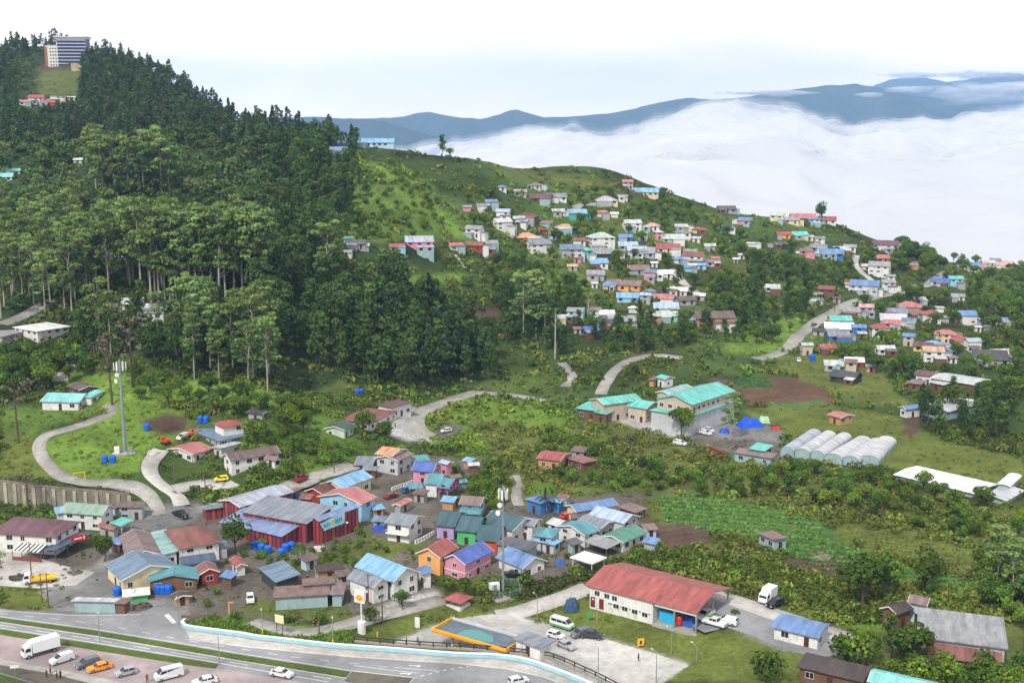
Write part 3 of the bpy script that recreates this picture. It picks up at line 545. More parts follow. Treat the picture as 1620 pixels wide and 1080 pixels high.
def sizeword(L, W): return 'small' if L*W < 45 else ('long' if L > 2.1*W and L > 12 else ('large' if L*W > 220 else ''))
PREV = None
def H(crop, l, n, r, h, rise, axis, style, rc, wc, st=1, label=None, name='house', cat=None, parent=None, ov=.55, **opt):
    """a building from three eave corners (left, nearest, right), its eave height and its roof"""
    global PREV
    if not opt.get('keep') and crop not in 'GbSRe': h = h*(.76 if h > 3.35 else .86)
    l, n, r = PX(crop, *l), PX(crop, *n), PX(crop, *r)
    Nw = hit(*n, lift=h); z = Nw[2]+h; Lw, Rw = on_plane(*l, z), on_plane(*r, z)
    a = (Lw-Nw)[:2]; b = (Rw-Nw)[:2]; la, lb = np.linalg.norm(a), np.linalg.norm(b)
    lim = opt.get('maxb', 60); 
    ang = math.atan2(-a[1], -a[0]); angb = math.atan2(b[1], b[0])-pi/2; wgt = opt.get('trust', lb/(la+lb))
    ang = math.atan2(sin(ang)*(1-wgt)+sin(angb)*wgt, cos(ang)*(1-wgt)+cos(angb)*wgt)   # direction L->N as local x
    ux, uy = np.array([cos(ang), sin(ang)]), np.array([-sin(ang), cos(ang)])
    C = Nw[:2]-ux*la/2+uy*lb/2
    if axis == 'L': rz, LL, WW = ang, la, lb
    else: rz, LL, WW = ang+pi/2, lb, la
    # local -y must face the viewer for axis L; for axis R local +y faces L->N side
    zs = [float(gz(*(C+ux*i*la*.45+uy*j*lb*.45))) for i in (-1, 0, 1) for j in (-1, 0, 1)]; zg = z-h
    base = min(min(zs)-zg-.3, -.2)
    if axis == 'R': rz += pi; 
    loc = (C[0], C[1], zg); FOOT.append((C[0], C[1], max(la, lb)/2+.5, min(la, lb)/2+.3, rz if LL >= WW else rz+pi/2))
    if parent is not None:
        t = parent; P = t['_f']; e = obj('upper_storey' if h > 5 else 'annexe', None, None, t); dx, dy = C[0]-P[0], C[1]-P[1]; c, s = cos(-P[3]), sin(-P[3])
        e.location = (dx*c-dy*s, dx*s+dy*c, zg-P[2]); e.rotation_euler = (0, 0, rz-P[3])
        build_house(e, LL, WW, h, rise, style, rc, wc, st, ov, base, rz, loc, int(n[0]*7+n[1]), 2, opt); return t
    t = thing(name, None, cat or 'house', loc, rz); t['_f'] = [loc[0], loc[1], loc[2], rz]
    build_house(t, LL, WW, h, rise, style, rc, wc, st, ov, base, rz, loc, int(n[0]*7+n[1]), 2, opt)
    if label: t['label'] = label
    HOUSES.append([t, rc, wc, st, (n[0]+l[0]+r[0])/3, (n[1]+l[1]+r[1])/3+6, sizeword(max(LL, WW), min(LL, WW)), style, label]); PREV = t; return t
def Fh(crop, x, y, w, yaw, st, style, rc, wc, label=None, ratio=.7, name='house', rise=None, hh=None, detail=1, cat='house', **opt):
    """a far house: bottom centre of its front, its width in the photograph, its turn"""
    x, y = PX(crop, x, y); wpx = w/CROPS[crop][2]; G = hit(x, y); Y = G[1]; yw = radians(yaw)
    L = wpx*Y/F/(abs(cos(yw))+ratio*abs(sin(yw))); L = min(max(L*1.16, 3.5), 60); W = min(L*ratio*1.1, 11); h = hh or st*2.15+.15
    d = math.hypot(G[0], G[1]); C = G[:2]*(1+(W*.35)/d); rz = yw+math.atan2(-G[0], G[1])*.6; zg = float(G[2]); ux = np.array([cos(rz), sin(rz)]); uy = np.array([-sin(rz), cos(rz)])
    zs = [float(gz(*(C+ux*i*L*.5+uy*j*W*.5))) for i in (-1, 0, 1) for j in (-1, 1)]; base = min(min(zs)-zg-.3, -.3); loc = (C[0], C[1], zg+.1)
    FOOT.append((C[0], C[1], L/2+.5, W/2+.5, rz)); t = thing(name, None, cat, loc, rz)
    build_house(t, L, W, h, rise if rise is not None else (W*.24 if style != 'flat' else 0), style, rc, wc, st, .5, base, rz, loc, int(x*3+y*5), detail, opt)
    R = random.Random(int(x*7+y*3))
    if L > 6 and R.random() < .8:
        al = L*R.uniform(.35, .7); aw = R.uniform(2.5, 4.5); e = obj('annexe', None, None, t, ((L-al)/2*R.choice((-1, 1)), -W/2-aw/2+.4, 0)); build_house(e, al, aw, 2.3, .5, 'shed', R.choice(['grey','rusty','brown','pale grey','slate grey',rc]), R.choice(['grey','white','tin','brown',wc]), 1, .2, base-1, rz, loc, int(x), 0, {'blank':R.random() < .5})
    if L > 8 and R.random() < .5:
        al = W*R.uniform(.5, .9); aw = R.uniform(2.5, 4); s_ = R.choice((-1, 1)); e = obj('annexe', None, None, t, (s_*(L/2+aw/2-.4), 0, 0)); e.rotation_euler = (0, 0, -pi/2 if s_ < 0 else pi/2); build_house(e, al, aw, 2.4, .4, 'shed', R.choice(['grey','rusty','brown','slate blue','pale grey']), R.choice(['grey','white','tin',wc]), 1, .2, base-1, rz, loc, int(y), 0, {'blank':True})
    HOUSES.append([t, rc, wc, st, x, y, sizeword(L, W), style, label]); return t
# ---- the town, left part
H('X',(-160,430),(600,468),(885,300),6.2,2.4,'L','hip','maroon','white',2,'maroon hip-roofed white two-storey building behind the black and white striped awning',band=True)
H('X',(440,592),(590,628),(985,437),3.4,.5,'R','shedopen','navy blue','dark',1,'long navy shopfront awning beneath the red signboard',name='shop_awning',cat='awning',whitepost=False)
H('X',(640,205),(1088,237),(1238,150),5.6,1.7,'L','gable','sage green','white',2,'sage green roofed white house in front of the concrete retaining wall')
H('X',(1240,145),(1528,152),(1560,118),4.6,.8,'L','shed','brown','grey',2,'grey block house with flat brown roof beside the sage green roofed house')
H('X',(1215,300),(1290,352),(1392,300),3.2,.5,'L','shedopen','turquoise','white',1,'bright turquoise roadside canopy beside the red roofed kiosk',name='canopy',cat='canopy')
H('X',(1040,345),(1210,395),(1278,365),3.3,.6,'L','gable','rusty red','grey',1,'rusty red roofed kiosk with white barred front',name='kiosk',cat='kiosk',fascia=False)
H('Y',(682,262),(738,425),(968,385),4.4,1.6,'L','gable','mauve','grey',1,'long mauve-pink roofed building joined to the slate blue roof')
H('Y',(920,228),(975,392),(1085,365),4.2,.4,'L','shed','pale teal','white',1,'narrow pale teal lean-to roof between the mauve roof and the brick red hip roof')
H('Y',(1018,215),(1092,354),(1384,292),5.8,2.5,'R','hip','brick red','white',2,'brick red hip-roofed white house beside the striped hall')
H('Y',(607,458),(682,576),(1085,470),4.2,2.1,'L','gable','slate blue','cream',1,'large slate blue roofed shop above the bare parking yard')
H('Y',(920,505),(866,586),(1235,553),3.3,1.2,'L','gable','teal','brown',1,'teal roofed open eatery with blue water tanks in front',whitepost=False,fascia=False)
H('Y',(1345,295),(1365,347),(1452,342),3.2,.4,'R','shed','slate blue','grey',1,'small slate blue lean-to right of the brick red hip roof')
H('Y',(1080,420),(1108,470),(1365,437),3.4,.9,'R','arch','navy blue','white',1,'curved navy roofed shed below the brick red hip roof',name='shed')
H('Y',(1198,480),(1240,532),(1388,515),3.9,1.1,'L','gable','brick red','red',1,'red timber house with brick red roof and white window',balcony=False)
H('Y',(1440,430),(1495,482),(1586,470),2.8,.7,'L','gable','red','white',1,'small red roofed white hut by the muddy yard',name='hut')
SHED = H('Y',(340,692),(322,728),(640,744),2.9,.3,'R','shed','pale grey','tin',1,'low pale grey roadside shop with red folding doors',name='roadside_shop',cat='shop',blank=True)
H('Y',(652,694),(618,746),(706,757),2.7,.3,'R','shed','rusty','brown',1,'rusty lean-to joined to the roadside shop',name='lean_to',blank=True)
H('Y',(680,640),(690,692),(890,672),1.9,.1,'R','flat','white','green',1,'low green-sided stall with white top below the slate blue roof',name='market_stall',cat='stall',blank=True)
H('Y',(985,692),(1060,708),(1190,702),2.4,.5,'L','gable','dark brown','tan',1,'dark brown thatched roadside hut by the junction',name='hut')
# ---- the striped hall
STRH = H('B',(450,580),(1002,692),(1205,575),7.0,1.2,'L','shed','slate grey','striped',1,'huge striped hall of red and navy cladding under a grey roof',name='striped_hall',cat='hall')
H('B',(240,677),(787,802),(1010,712),4.4,1.3,'L','shed','periwinkle','striped',1,parent=STRH)
H('B',(310,476),(430,552),(845,408),6.4,1.0,'R','gable','lavender grey','striped',1,parent=STRH)
H('B',(90,540),(125,588),(415,546),3.6,.5,'R','shed','slate grey','striped',1,parent=STRH)
SGN = H('B',(1012,655),(1102,672),(1480,546),8.2,.6,'R','gable','periwinkle','striped',1,parent=STRH,fascia=False)
H('B',(975,412),(1130,437),(1262,380),4.6,1.2,'R','gable','dark red','red',1,'dark red roofed red house behind the blue gabled house')
H('B',(1085,362),(1312,392),(1605,303),5.0,1.6,'R','gable','sky blue','cream',1,'cream house with light blue roof along the upper lane')
H('B',(1085,458),(1472,528),(1612,467),6.6,1.9,'R','gable','coral red','light blue',2,'coral red roofed light blue house right of the striped hall')
H('B',(790,436),(850,442),(968,392),3.6,.2,'R','flat','rusty red','blue',1,'small rusty flat-roofed blue shed behind the striped hall',name='shed')
H('B',(245,115),(345,157),(790,92),6.4,1.5,'R','gable','brown','white',2,'white two-storey rooming house with brown roof above the yellow car',band=True)
U = H('Z',(608,275),(985,388),(1345,330),3.5,.6,'L','hip','slate blue','grey',1,'slate blue roofed house with a red roofed upper room')
H('Z',(870,205),(1025,245),(1295,215),6.4,1.2,'L','hip','red','white',2,parent=U)
H('Z',(430,465),(710,532),(916,462),3.8,1.1,'R','gable','coral red','white',1,'white bungalow with half coral red and half slate roof')
H('Z',(925,445),(1010,478),(1235,412),3.8,.4,'R','shed','pale grey','pale grey',1,'pale shed with pale grey roof beside the white rooming house',name='shed')
T1 = H('d',(290,782),(560,792),(655,735),3.3,1.5,'L','gable','aqua','white',1,'white bungalow with bright aqua roof on the grassy slope')
H('d',(600,745),(650,758),(718,720),3.2,.6,'L','shed','aqua','white',1,parent=T1)
H('d',(390,700),(560,706),(720,702),3.0,.8,'L','gable','brown','brown',1,'low brown roofed shed tucked behind the aqua roofed bungalow',name='shed')
H('d',(140,250),(262,288),(470,246),6.0,.2,'R','flat','white','white',2,'modern white flat-roofed building by the upper left road')
H('d',(-150,300),(15,335),(130,278),5.0,.4,'R','shed','grey','grey',2,'grey roofed building at the left edge beside the flat-roofed white building')
# ---- the town, middle
H('C',(165,187),(378,212),(525,152),6.2,1.2,'R','gable','mauve','pale grey',2,'pale grey two-storey house with mauve roof by the upper lane')
H('C',(160,157),(330,170),(492,115),7.4,1.2,'L','gable','orange','white',1,'bright orange roofed house behind the pale grey two-storey house')
H('C',(-5,240),(162,248),(172,178),3.0,.4,'L','shedopen','slate grey','grey',1,'slate grey carport left of the pale grey two-storey house',name='carport',cat='carport',whitepost=False)
H('C',(475,297),(672,306),(775,252),5.6,1.8,'L','gable','cobalt blue','pink',2,'pink two-storey house with cobalt blue roof')
H('C',(598,398),(716,412),(800,320),5.0,1.4,'L','gable','teal','white',1,'white terrace house with teal roof left of the magenta house')
H('C',(700,433),(812,448),(915,372),4.8,1.6,'L','stilt','teal','magenta',1,'magenta stilt house with teal roof')
H('C',(745,216),(790,240),(830,216),5.5,.6,'L','gable','pale blue','pink',1,'small pale blue roof behind the cobalt roofed pink house')
W1 = H('C',(890,582),(1080,594),(1148,527),5.0,1.4,'L','gable','mauve','tin',2,'weathered mauve roofed shack above the teal row houses')
H('C',(893,652),(1080,667),(1095,607),3.0,.5,'L','shed','teal','tin',1,parent=W1)
H('E',(112,282),(243,297),(313,205),4.6,2.0,'L','gable','dark teal','lavender',1,'lavender row house under dark teal roof',fascia=False)
H('E',(246,312),(382,332),(452,235),4.9,2.0,'L','gable','dark teal','green',1,'green row house with yellow end under dark teal roof',fascia=False)
H('E',(368,378),(522,392),(585,295),3.9,2.0,'L','gable','dark teal','deep orange',1,'orange row house under dark teal roof below the green one',fascia=False)
H('E',(500,243),(610,322),(668,238),5.2,2.0,'L','gable','dark teal','white',1,'steep dark teal gable behind the slim telecom mast')
H('E',(622,275),(745,293),(805,247),5.4,1.0,'L','gable','slate grey','white',2,'white upper room with slate grey roof right of the telecom mast')
H('E',(500,402),(712,452),(778,408),4.0,.5,'L','shed','dark grey','grey',1,'broad dark grey flat roof behind the bright blue roof')
TE = H('E',(735,352),(868,367),(922,310),5.4,1.2,'L','hip','teal','pale grey',2,'pale grey house with teal upper roof and sky blue lower roof')
H('E',(705,382),(878,412),(952,385),3.6,.5,'L','hip','sky blue','pale grey',1,parent=TE)
H('E',(700,112),(790,147),(890,107),4.6,1.2,'L','hip','blue','blue',1,'little blue hip-roofed blue house behind the palm')
H('E',(868,130),(915,142),(942,115),4.2,.5,'L','gable','sky blue','blue',1,'tiny sky blue roof beside the little blue house',name='shed')
H('E',(945,158),(1020,202),(1290,157),4.4,1.1,'R','gable','blue','cream',1,'long blue roofed cream house at the top of the middle cluster')
H('E',(1130,205),(1322,274),(1385,217),5.2,1.3,'L','gable','pale blue','pale grey',2,'big pale blue roofed house beside the ploughed field')
H('E',(1035,257),(1175,307),(1248,252),4.6,.8,'L','gable','slate grey','grey',1,'slate grey roof between the pale blue roof and the teal gable')
H('E',(893,288),(1075,352),(1166,317),4.4,1.4,'R','gable','teal','white',2,'white house with teal gable roof facing the telecom mast')
H('E',(1190,347),(1322,397),(1456,324),3.6,.9,'R','gable','green','white',1,'long green roofed white house by the ploughed field')
H('E',(1075,382),(1215,437),(1290,397),3.0,.4,'L','shedopen','grey','grey',1,'low grey lean-to awning in front of the green roofed house',name='lean_to',whitepost=False)
H('E',(963,496),(1122,532),(1236,497),3.0,.1,'L','flatopen','white','white',1,'flat white canopy roof beside the tall grass',name='canopy',cat='canopy')
H('E',(1290,165),(1400,207),(1470,180),2.8,.3,'L','shed','rusty','brown',1,'low rusty roofed shed behind the pale blue roof',name='shed')
H('F',(150,66),(328,97),(465,27),6.2,1.8,'R','gable','red','orange',2,'orange two-storey house with red roof')
H('F',(330,100),(497,142),(690,47),6.0,1.8,'R','gable','royal blue','pink',2,'pink and white two-storey house with royal blue roof',band=True)
H('F',(665,105),(880,168),(1080,128),4.0,1.9,'L','gable','blue','white',1,'white bungalow with bright blue roof behind the fenced mast compound')
SB = H('D',(780,262),(1090,360),(1312,302),6.2,2.2,'L','gable','sky blue','white',2,'large white house with sky blue roof')
H('D',(1240,262),(1300,308),(1382,300),4.6,.4,'L','shed','blue','white',1,parent=SB)
H('D',(765,332),(945,405),(1068,352),5.2,1.5,'L','gable','slate grey','white',2,'white house with slate grey roof in front of the large sky blue roof')
H('D',(68,275),(250,363),(450,346),3.9,.7,'L','shed','slate blue','dark',1,'open slate blue roofed shed left of the rusty tin roofs',name='shed',blank=True)
H('D',(245,392),(232,488),(640,462),3.0,.5,'R','shed','rusty','tin',1,'long rusty tin-roofed workshop beside the highway grass',name='workshop',blank=True)
H('D',(440,335),(445,400),(675,380),3.6,.5,'R','shed','rusty','tin',1,'rusty tin roof behind the long workshop',name='shed',blank=True)
H('D',(665,362),(635,462),(738,458),3.0,.4,'R','shed','mauve','tin',1,'faded tin extension at the end of the long workshop',name='shed',blank=True)
H('D',(515,242),(545,292),(735,262),3.2,.8,'R','gable','dark brown','tan',1,'dark brown roofed timber house behind the rusty roofs',fascia=False)
WP = H('C',(248,747),(478,767),(632,682),6.2,1.3,'L','gable','slate grey','white',2,'white two-storey house with slate grey roof and fenced porch',balcony=True)
H('F',(345,368),(462,403),(550,353),2.7,.9,'L','hip','red','white',1,'small square pavilion with red roof beside the lawn',name='pavilion',cat='pavilion',halfwall=True)
H('C',(340,577),(400,597),(482,542),2.8,.5,'R','gable','coral red','grey',1,'tiny coral red roof below the light blue house',name='shed')
# ---- right of the filling station
H('H',(75,278),(820,446),(1086,293),6.4,1.9,'L','gable','red','white',1,'long red-roofed white fire station with open bay',name='depot_building',cat='depot',span=(0.02,.62),fascia=False,blank=True)
DEPOT = PREV
H('I',(68,667),(372,731),(468,659),3.5,1.1,'L','arch','blue','white',1,'small white office with curved blue roof right of the depot',name='office')
H('I',(225,907),(640,997),(706,922),3.8,.5,'L','shed','dark brown','brown',1,'dark brown flat roof at the bottom edge beside the turquoise roof')
H('b',(-50,1062),(560,1200),(625,1072),4.0,.9,'L','gable','aqua','white',1,'bright turquoise roof cut off by the bottom edge')
GR = H('b',(425,640),(1292,752),(1560,515),5.0,.5,'L','flat','grey','grey',1,'very large streaked grey warehouse roof with red front slope',name='warehouse',cat='warehouse',blank=True,trust=0)
H('b',(520,826),(1235,912),(1295,850),2.2,2.6,'L','shed','brick red','grey',1,parent=GR,trust=0,blank=True)
H('b',(65,367),(238,432),(402,372),3.6,1.1,'R','gable','dark brown','brown',1,'dark brown timber house under the round tree')
H('b',(325,322),(520,350),(602,302),4.4,1.1,'L','gable','mauve','pale blue',1,'mauve roofed house with pale blue end wall behind the brown house')
H('I',(0,85),(95,142),(178,120),3.0,.5,'R','shed','rusty','tin',1,'field shack with rusty brown roof beside the green crops',name='shack')
# ---- teal warehouse
WH = H('G',(500,362),(777,404),(1098,302),6.6,.7,'R','hip','turquoise','pale grey',1,'large two-tier warehouse with bright turquoise roofs',name='warehouse',cat='warehouse',blank=True)
H('G',(548,286),(790,326),(1080,236),10.2,2.2,'R','gable','turquoise','beige',3,parent=WH,fascia=False)
H('G',(388,326),(497,351),(562,305),5.2,1.2,'L','gable','turquoise','beige',1,parent=WH)
H('G',(575,238),(640,258),(770,208),7.0,.8,'R','gable','pale teal','beige',1,parent=WH)
H('G',(160,286),(225,326),(452,288),6.2,1.4,'R','gable','turquoise','beige',1,'beige outbuilding with turquoise roof left of the two-tier warehouse',name='warehouse',cat='warehouse')
H('G',(72,336),(180,366),(218,326),3.6,.6,'L','shed','turquoise','brown',1,'low turquoise lean-to at the left end of the warehouse yard',name='lean_to')
H('G',(182,366),(240,386),(277,361),3.2,.4,'L','shed','turquoise','brown',1,'smallest turquoise lean-to at the corner of the warehouse yard',name='lean_to')
H('G',(565,146),(608,161),(672,148),3.6,.8,'L','gable','turquoise','white',1,'little white cottage with turquoise roof behind the warehouse')
H('G',(512,160),(548,168),(580,150),2.8,.4,'L','shed','brown','tan',1,'tiny brown shed beside the white cottage behind the warehouse',name='shed')
H('G',(1150,604),(1258,622),(1312,592),3.8,.5,'L','shed','turquoise','dark',1,'turquoise workshop roof beside the plastic greenhouses',name='workshop')
H('G',(1055,625),(1300,668),(1330,642),3.0,.4,'L','shed','mauve','tin',1,'long low mauve roofed shed behind the green fence',name='shed')
H('0',(849,724),(886,729),(901,716),4.2,1.0,'L','gable','red','tan',1,'red roofed timber house alone in the scrub')
H('0',(900,722),(922,735),(940,728),2.8,.5,'R','shed','rusty red','brown',1,'rusty red shed beside the timber house in the scrub',name='shed')
K1 = H('K',(520,502),(745,517),(948,443),4.0,2.4,'L','hip','brick red','white',1,'sprawling brick red roofed school building by the concrete yard',name='school_building',cat='school')
H('K',(790,398),(880,420),(1005,382),5.2,1.2,'L','hip','maroon','white',1,parent=K1)
H('K',(450,547),(582,562),(645,527),4.0,1.0,'R','gable','dark green','pale green',1,'grey-green roofed cottage left of the sprawling school roof')
H('K',(-30,445),(60,462),(98,440),3.4,.5,'L','gable','charcoal','grey',1,'charcoal roofed shed among the trees above the lane',name='shed')
H('R',(305,562),(360,592),(512,567),3.2,.9,'R','gable','blue','white',1,'white hut with blue roof left of the long plastic tunnel',name='hut')
H('R',(510,545),(800,620),(1120,520),3.2,1.0,'R','arch','pale grey','tin',1,'long pale plastic tunnel right of the blue roofed hut',name='greenhouse',cat='greenhouse',blank=True)
H('R',(670,240),(1105,332),(1168,258),3.6,.8,'L','gable','pale grey','brown',1,'long pale grey farm roof above the plastic tunnel',blank=True)
H('R',(450,215),(650,240),(715,200),3.6,1.2,'L','gable','maroon','white',1,'maroon roofed farmhouse left of the long pale grey roof')
H('R',(375,300),(520,325),(560,290),2.8,.4,'L','shed','mauve','brown',1,'low mauve shed below the maroon roofed farmhouse',name='shed')
H('R',(640,290),(760,330),(830,290),2.8,.3,'L','shed','pale green','brown',1,'pale green shed roof below the long pale grey roof',name='shed')
H('S',(265,325),(1095,545),(1268,425),1.5,.4,'L','gable','white','tin',1,'long white plastic sheeted greenhouse above the scrub',name='greenhouse',cat='greenhouse',blank=True)
H('S',(1180,565),(1445,618),(1640,510),1.5,.4,'R','gable','pale grey','tin',1,'pale sheeted greenhouse at the right edge',name='greenhouse',cat='greenhouse',blank=True)
H('S',(1335,440),(1470,475),(1555,350),2.4,.6,'R','arch','white','tin',1,'rounded white tunnel beside the long sheeted greenhouse',name='greenhouse',cat='greenhouse',blank=True)
H('e',(970,178),(1060,208),(1160,180),2.8,.7,'L','gable','coral red','tan',1,'small coral red roof alone in the meadow',name='hut')
# ---- the villages on the hill: x, y of the front foot, width, turn, storeys, roof style, roof, wall
FAR = """L 205 250 75 20 1 gable slate_grey white|L 265 225 80 10 1 gable blue white|L 450 160 80 5 1 gable grey grey|L 575 200 150 -8 1 gable maroon brown|L 678 193 125 12 1 gable slate_grey white
L 995 214 135 8 1 hip lavender_grey cream|L 1245 160 155 -5 1 gable sky_blue cream|L 965 292 75 15 1 gable coral_red white|L 495 318 140 -18 1 hip dark_red brown|L 335 378 125 25 2 gable pale_grey white
L 440 330 80 10 1 gable pale_green grey|L 165 424 115 -20 2 gable grey white|L 45 505 95 15 1 gable coral_red white|L 165 502 120 -12 1 gable brick_red red|L 265 488 85 5 1 gable grey white|L 240 520 105 0 1 shed teal tin
L 735 390 130 18 1 hip tan blue|L 815 298 115 5 1 shed sky_blue teal|L 490 450 150 12 1 hip orange tan|L 565 518 155 22 2 gable slate_grey white|L 770 550 145 12 2 gable slate_blue grey|L 830 470 85 -10 1 gable brick_red white
L 862 558 95 15 2 hip turquoise teal|L 960 500 165 18 3 hip pale_green white|L 970 552 130 5 1 shed grey dark|L 1158 382 115 15 2 gable pale_grey white|L 1288 378 105 -12 1 hip pink white
L 1115 447 88 5 1 gable blue blue|L 1130 502 120 8 1 gable pale_blue beige|L 1188 532 120 5 1 gable pale_blue white|L 1387 520 135 0 1 gable red white|L 1465 418 88 20 1 hip slate_grey white|L 1575 397 85 10 1 hip red cream
L 1412 456 130 5 1 gable pale_green pale_grey|L 1548 592 140 -15 2 gable brick_red white|L 1452 588 85 20 1 hip blue white|L 1518 640 78 20 1 gable blue light_blue|L 1598 625 60 0 1 gable blue pale_blue
L 950 612 110 5 1 shed sky_blue white|L 1195 655 140 10 1 gable mauve grey|L 1360 680 108 5 1 gable white white|L 1298 612 50 15 1 gable white white|L 1150 755 150 -15 1 gable mauve orange|L 1130 832 128 0 1 gable sky_blue light_blue
L 1378 780 110 18 1 gable slate_grey grey|L 1455 790 105 -5 1 gable white white|L 1365 838 130 -12 1 gable coral_red white|L 1495 850 125 25 1 gable brown grey|L 1370 900 150 5 1 gable pale_blue white|L 1378 950 130 5 1 gable pale_green mint
L 1165 900 58 0 1 hip white white|L 722 962 95 12 1 gable pale_green cream|L 805 950 110 -10 2 gable grey pale_blue|L 915 960 50 0 1 gable turquoise teal|L 1000 940 95 5 1 shed white grey|L 1090 988 180 12 1 gable grey white|L 1010 1005 150 -10 1 gable charcoal grey
L 908 1045 145 20 1 gable cobalt_blue blue|M 152 208 85 8 1 gable dark_grey grey|M 155 300 60 12 1 gable cobalt_blue blue|M 528 250 110 0 1 gable coral_red white|M 645 262 88 -5 1 gable red white
M 582 272 55 5 2 flat blue light_blue|M 508 335 85 18 1 gable turquoise cream|M 432 333 65 5 1 gable red orange|M 415 382 65 8 1 gable dark_green dark|M 280 377 70 0 1 flat white white|M 540 415 65 12 1 gable mauve pink|M 606 398 80 -8 1 gable slate_grey teal
M 665 428 108 8 1 gable blue blue|M 715 408 72 5 1 gable pale_blue white|M 930 400 112 0 2 gable maroon white|M 930 450 80 5 1 gable coral_red tan|M 905 525 105 -15 3 gable grey white|M 840 490 55 10 1 gable pale_grey cream
M 832 605 140 -12 2 gable blue pale_grey|M 945 590 70 12 2 gable grey white|M 1277 570 70 12 2 gable turquoise light_blue|M 1205 568 92 -18 1 gable royal_blue white|M 1340 490 108 8 1 gable blue cream|M 1385 492 88 -5 1 gable coral_red pink|M 1500 480 112 5 1 gable pink pink
M 375 597 70 0 1 gable pale_grey white|M 647 625 82 -12 2 gable brick_red brown|M 605 660 60 -25 1 gable green white|M 838 715 66 0 2 gable pink grey|M 765 718 85 5 1 shed grey grey
M 1050 692 120 -12 1 hip coral_red tan|M 985 722 100 5 1 gable slate_grey white|M 970 755 115 0 1 gable pale_grey grey|M 905 820 92 8 2 hip red white|M 965 775 80 -5 1 gable coral_red white
M 1157 750 88 5 2 hip red white|M 1186 695 65 0 1 flat pale_grey white|M 1225 746 45 5 1 gable slate_grey grey|M 1320 755 108 8 2 gable blue white|M 1495 762 75 10 1 gable blue cream
M 1230 830 98 0 1 hip coral_red cream|M 1292 858 82 -15 1 gable red brown|M 1170 882 90 5 1 hip sky_blue white|M 1120 890 95 -10 1 gable maroon yellow|M 1362 888 82 22 2 gable pale_blue white|M 1165 940 100 5 2 gable cream_ white
M 1500 930 130 25 1 gable pale_grey white|M 710 760 105 8 1 gable turquoise cream|M 705 802 130 0 1 gable white tan|M 802 818 65 0 2 gable blue blue|M 700 838 108 8 1 gable slate_grey blue|M 645 897 85 10 1 gable red orange
M 672 978 75 0 1 gable pale_grey light_blue|M 780 966 85 0 1 gable white red|M 740 1045 148 -28 1 gable charcoal dark|M 88 770 195 12 2 gable brown tan|M 22 638 62 -15 1 gable white grey|M 932 905 90 10 1 gable pale_grey white
M 1450 955 150 0 1 shed charcoal grey|Q 385 192 88 5 1 gable green mint|Q 448 240 165 8 1 gable dark_grey grey|Q 372 312 100 -10 1 gable grey white|Q 800 262 128 5 1 gable red light_blue|Q 990 255 222 3 2 gable lavender_grey pink|Q 522 255 80 0 1 shed pale_grey grey
P 525 578 130 22 1 gable blue cream|P 700 528 320 -3 1 gable sky_blue pale_blue|O 160 668 70 5 1 gable coral_red white|O 236 660 90 -5 2 gable red white|O 305 672 80 0 1 gable red deep_orange|O 372 650 92 5 2 flat white white|O 452 640 48 0 1 shed pale_grey white
N 20 115 90 -5 1 gable aqua white|N 68 85 62 5 1 gable turquoise white|N 655 748 100 3 1 shed pale_green cream|N 795 785 160 -4 1 gable pale_grey white|N 975 555 110 5 1 gable pale_blue grey|N 575 515 90 8 1 shed slate_grey grey|N 385 30 40 0 1 shed white white|U 1170 810 75 0 1 gable pale_grey white|U 1105 855 62 5 1 shed white grey|U 825 712 120 5 1 gable pale_green grey|U 890 845 88 -5 1 gable coral_red orange|V 370 480 130 -10 1 gable charcoal grey|W 60 70 105 10 2 gable grey white|W 1185 620 75 0 1 shed grey white|W 1075 625 90 15 1 gable pale_grey white|L 590 400 45 0 1 gable brick_red red|L 1230 548 140 -5 1 shed grey grey|L 1048 298 48 0 1 gable white white|L 1100 190 60 5 1 shed grey white|a 460 262 90 5 1 gable tan grey|a 1560 250 70 0 1 gable sky_blue light_blue|a 660 335 140 0 1 shed grey grey|a 650 410 60 5 1 gable pale_grey white|a 1480 250 70 5 1 gable white white|V 560 130 90 5 1 gable maroon grey|W 640 100 90 5 1 gable slate_blue white|M 560 345 40 5 1 gable pale_blue cream|M 760 395 60 -5 1 gable grey white|M 470 262 70 0 1 gable grey cream|M 1060 480 60 0 1 gable rusty tan|M 1440 470 60 5 1 gable pale_grey white|M 1290 640 60 0 1 gable grey white|M 1100 655 60 10 1 gable pale_grey tan"""
for row in FAR.replace('\n', '|').split('|'):
    c, x, y, w, yaw, st, sty, rc, wc = row.split(); rc = rc.replace('_', ' ').strip(); wc = wc.replace('_', ' ').strip()
    if rc == 'cream': rc = 'tan'
    big = int(w)/CROPS[c][2] > 22
    Fh(c, float(x), float(y), float(w), float(yaw), int(st), sty, rc, wc, detail=1)
RF = random.Random(21); FILL = [h for h in HOUSES if 730 < h[4] < 1600 and 300 < h[5] < 590]; added = 0; P0 = [(h[4], h[5]) for h in HOUSES]
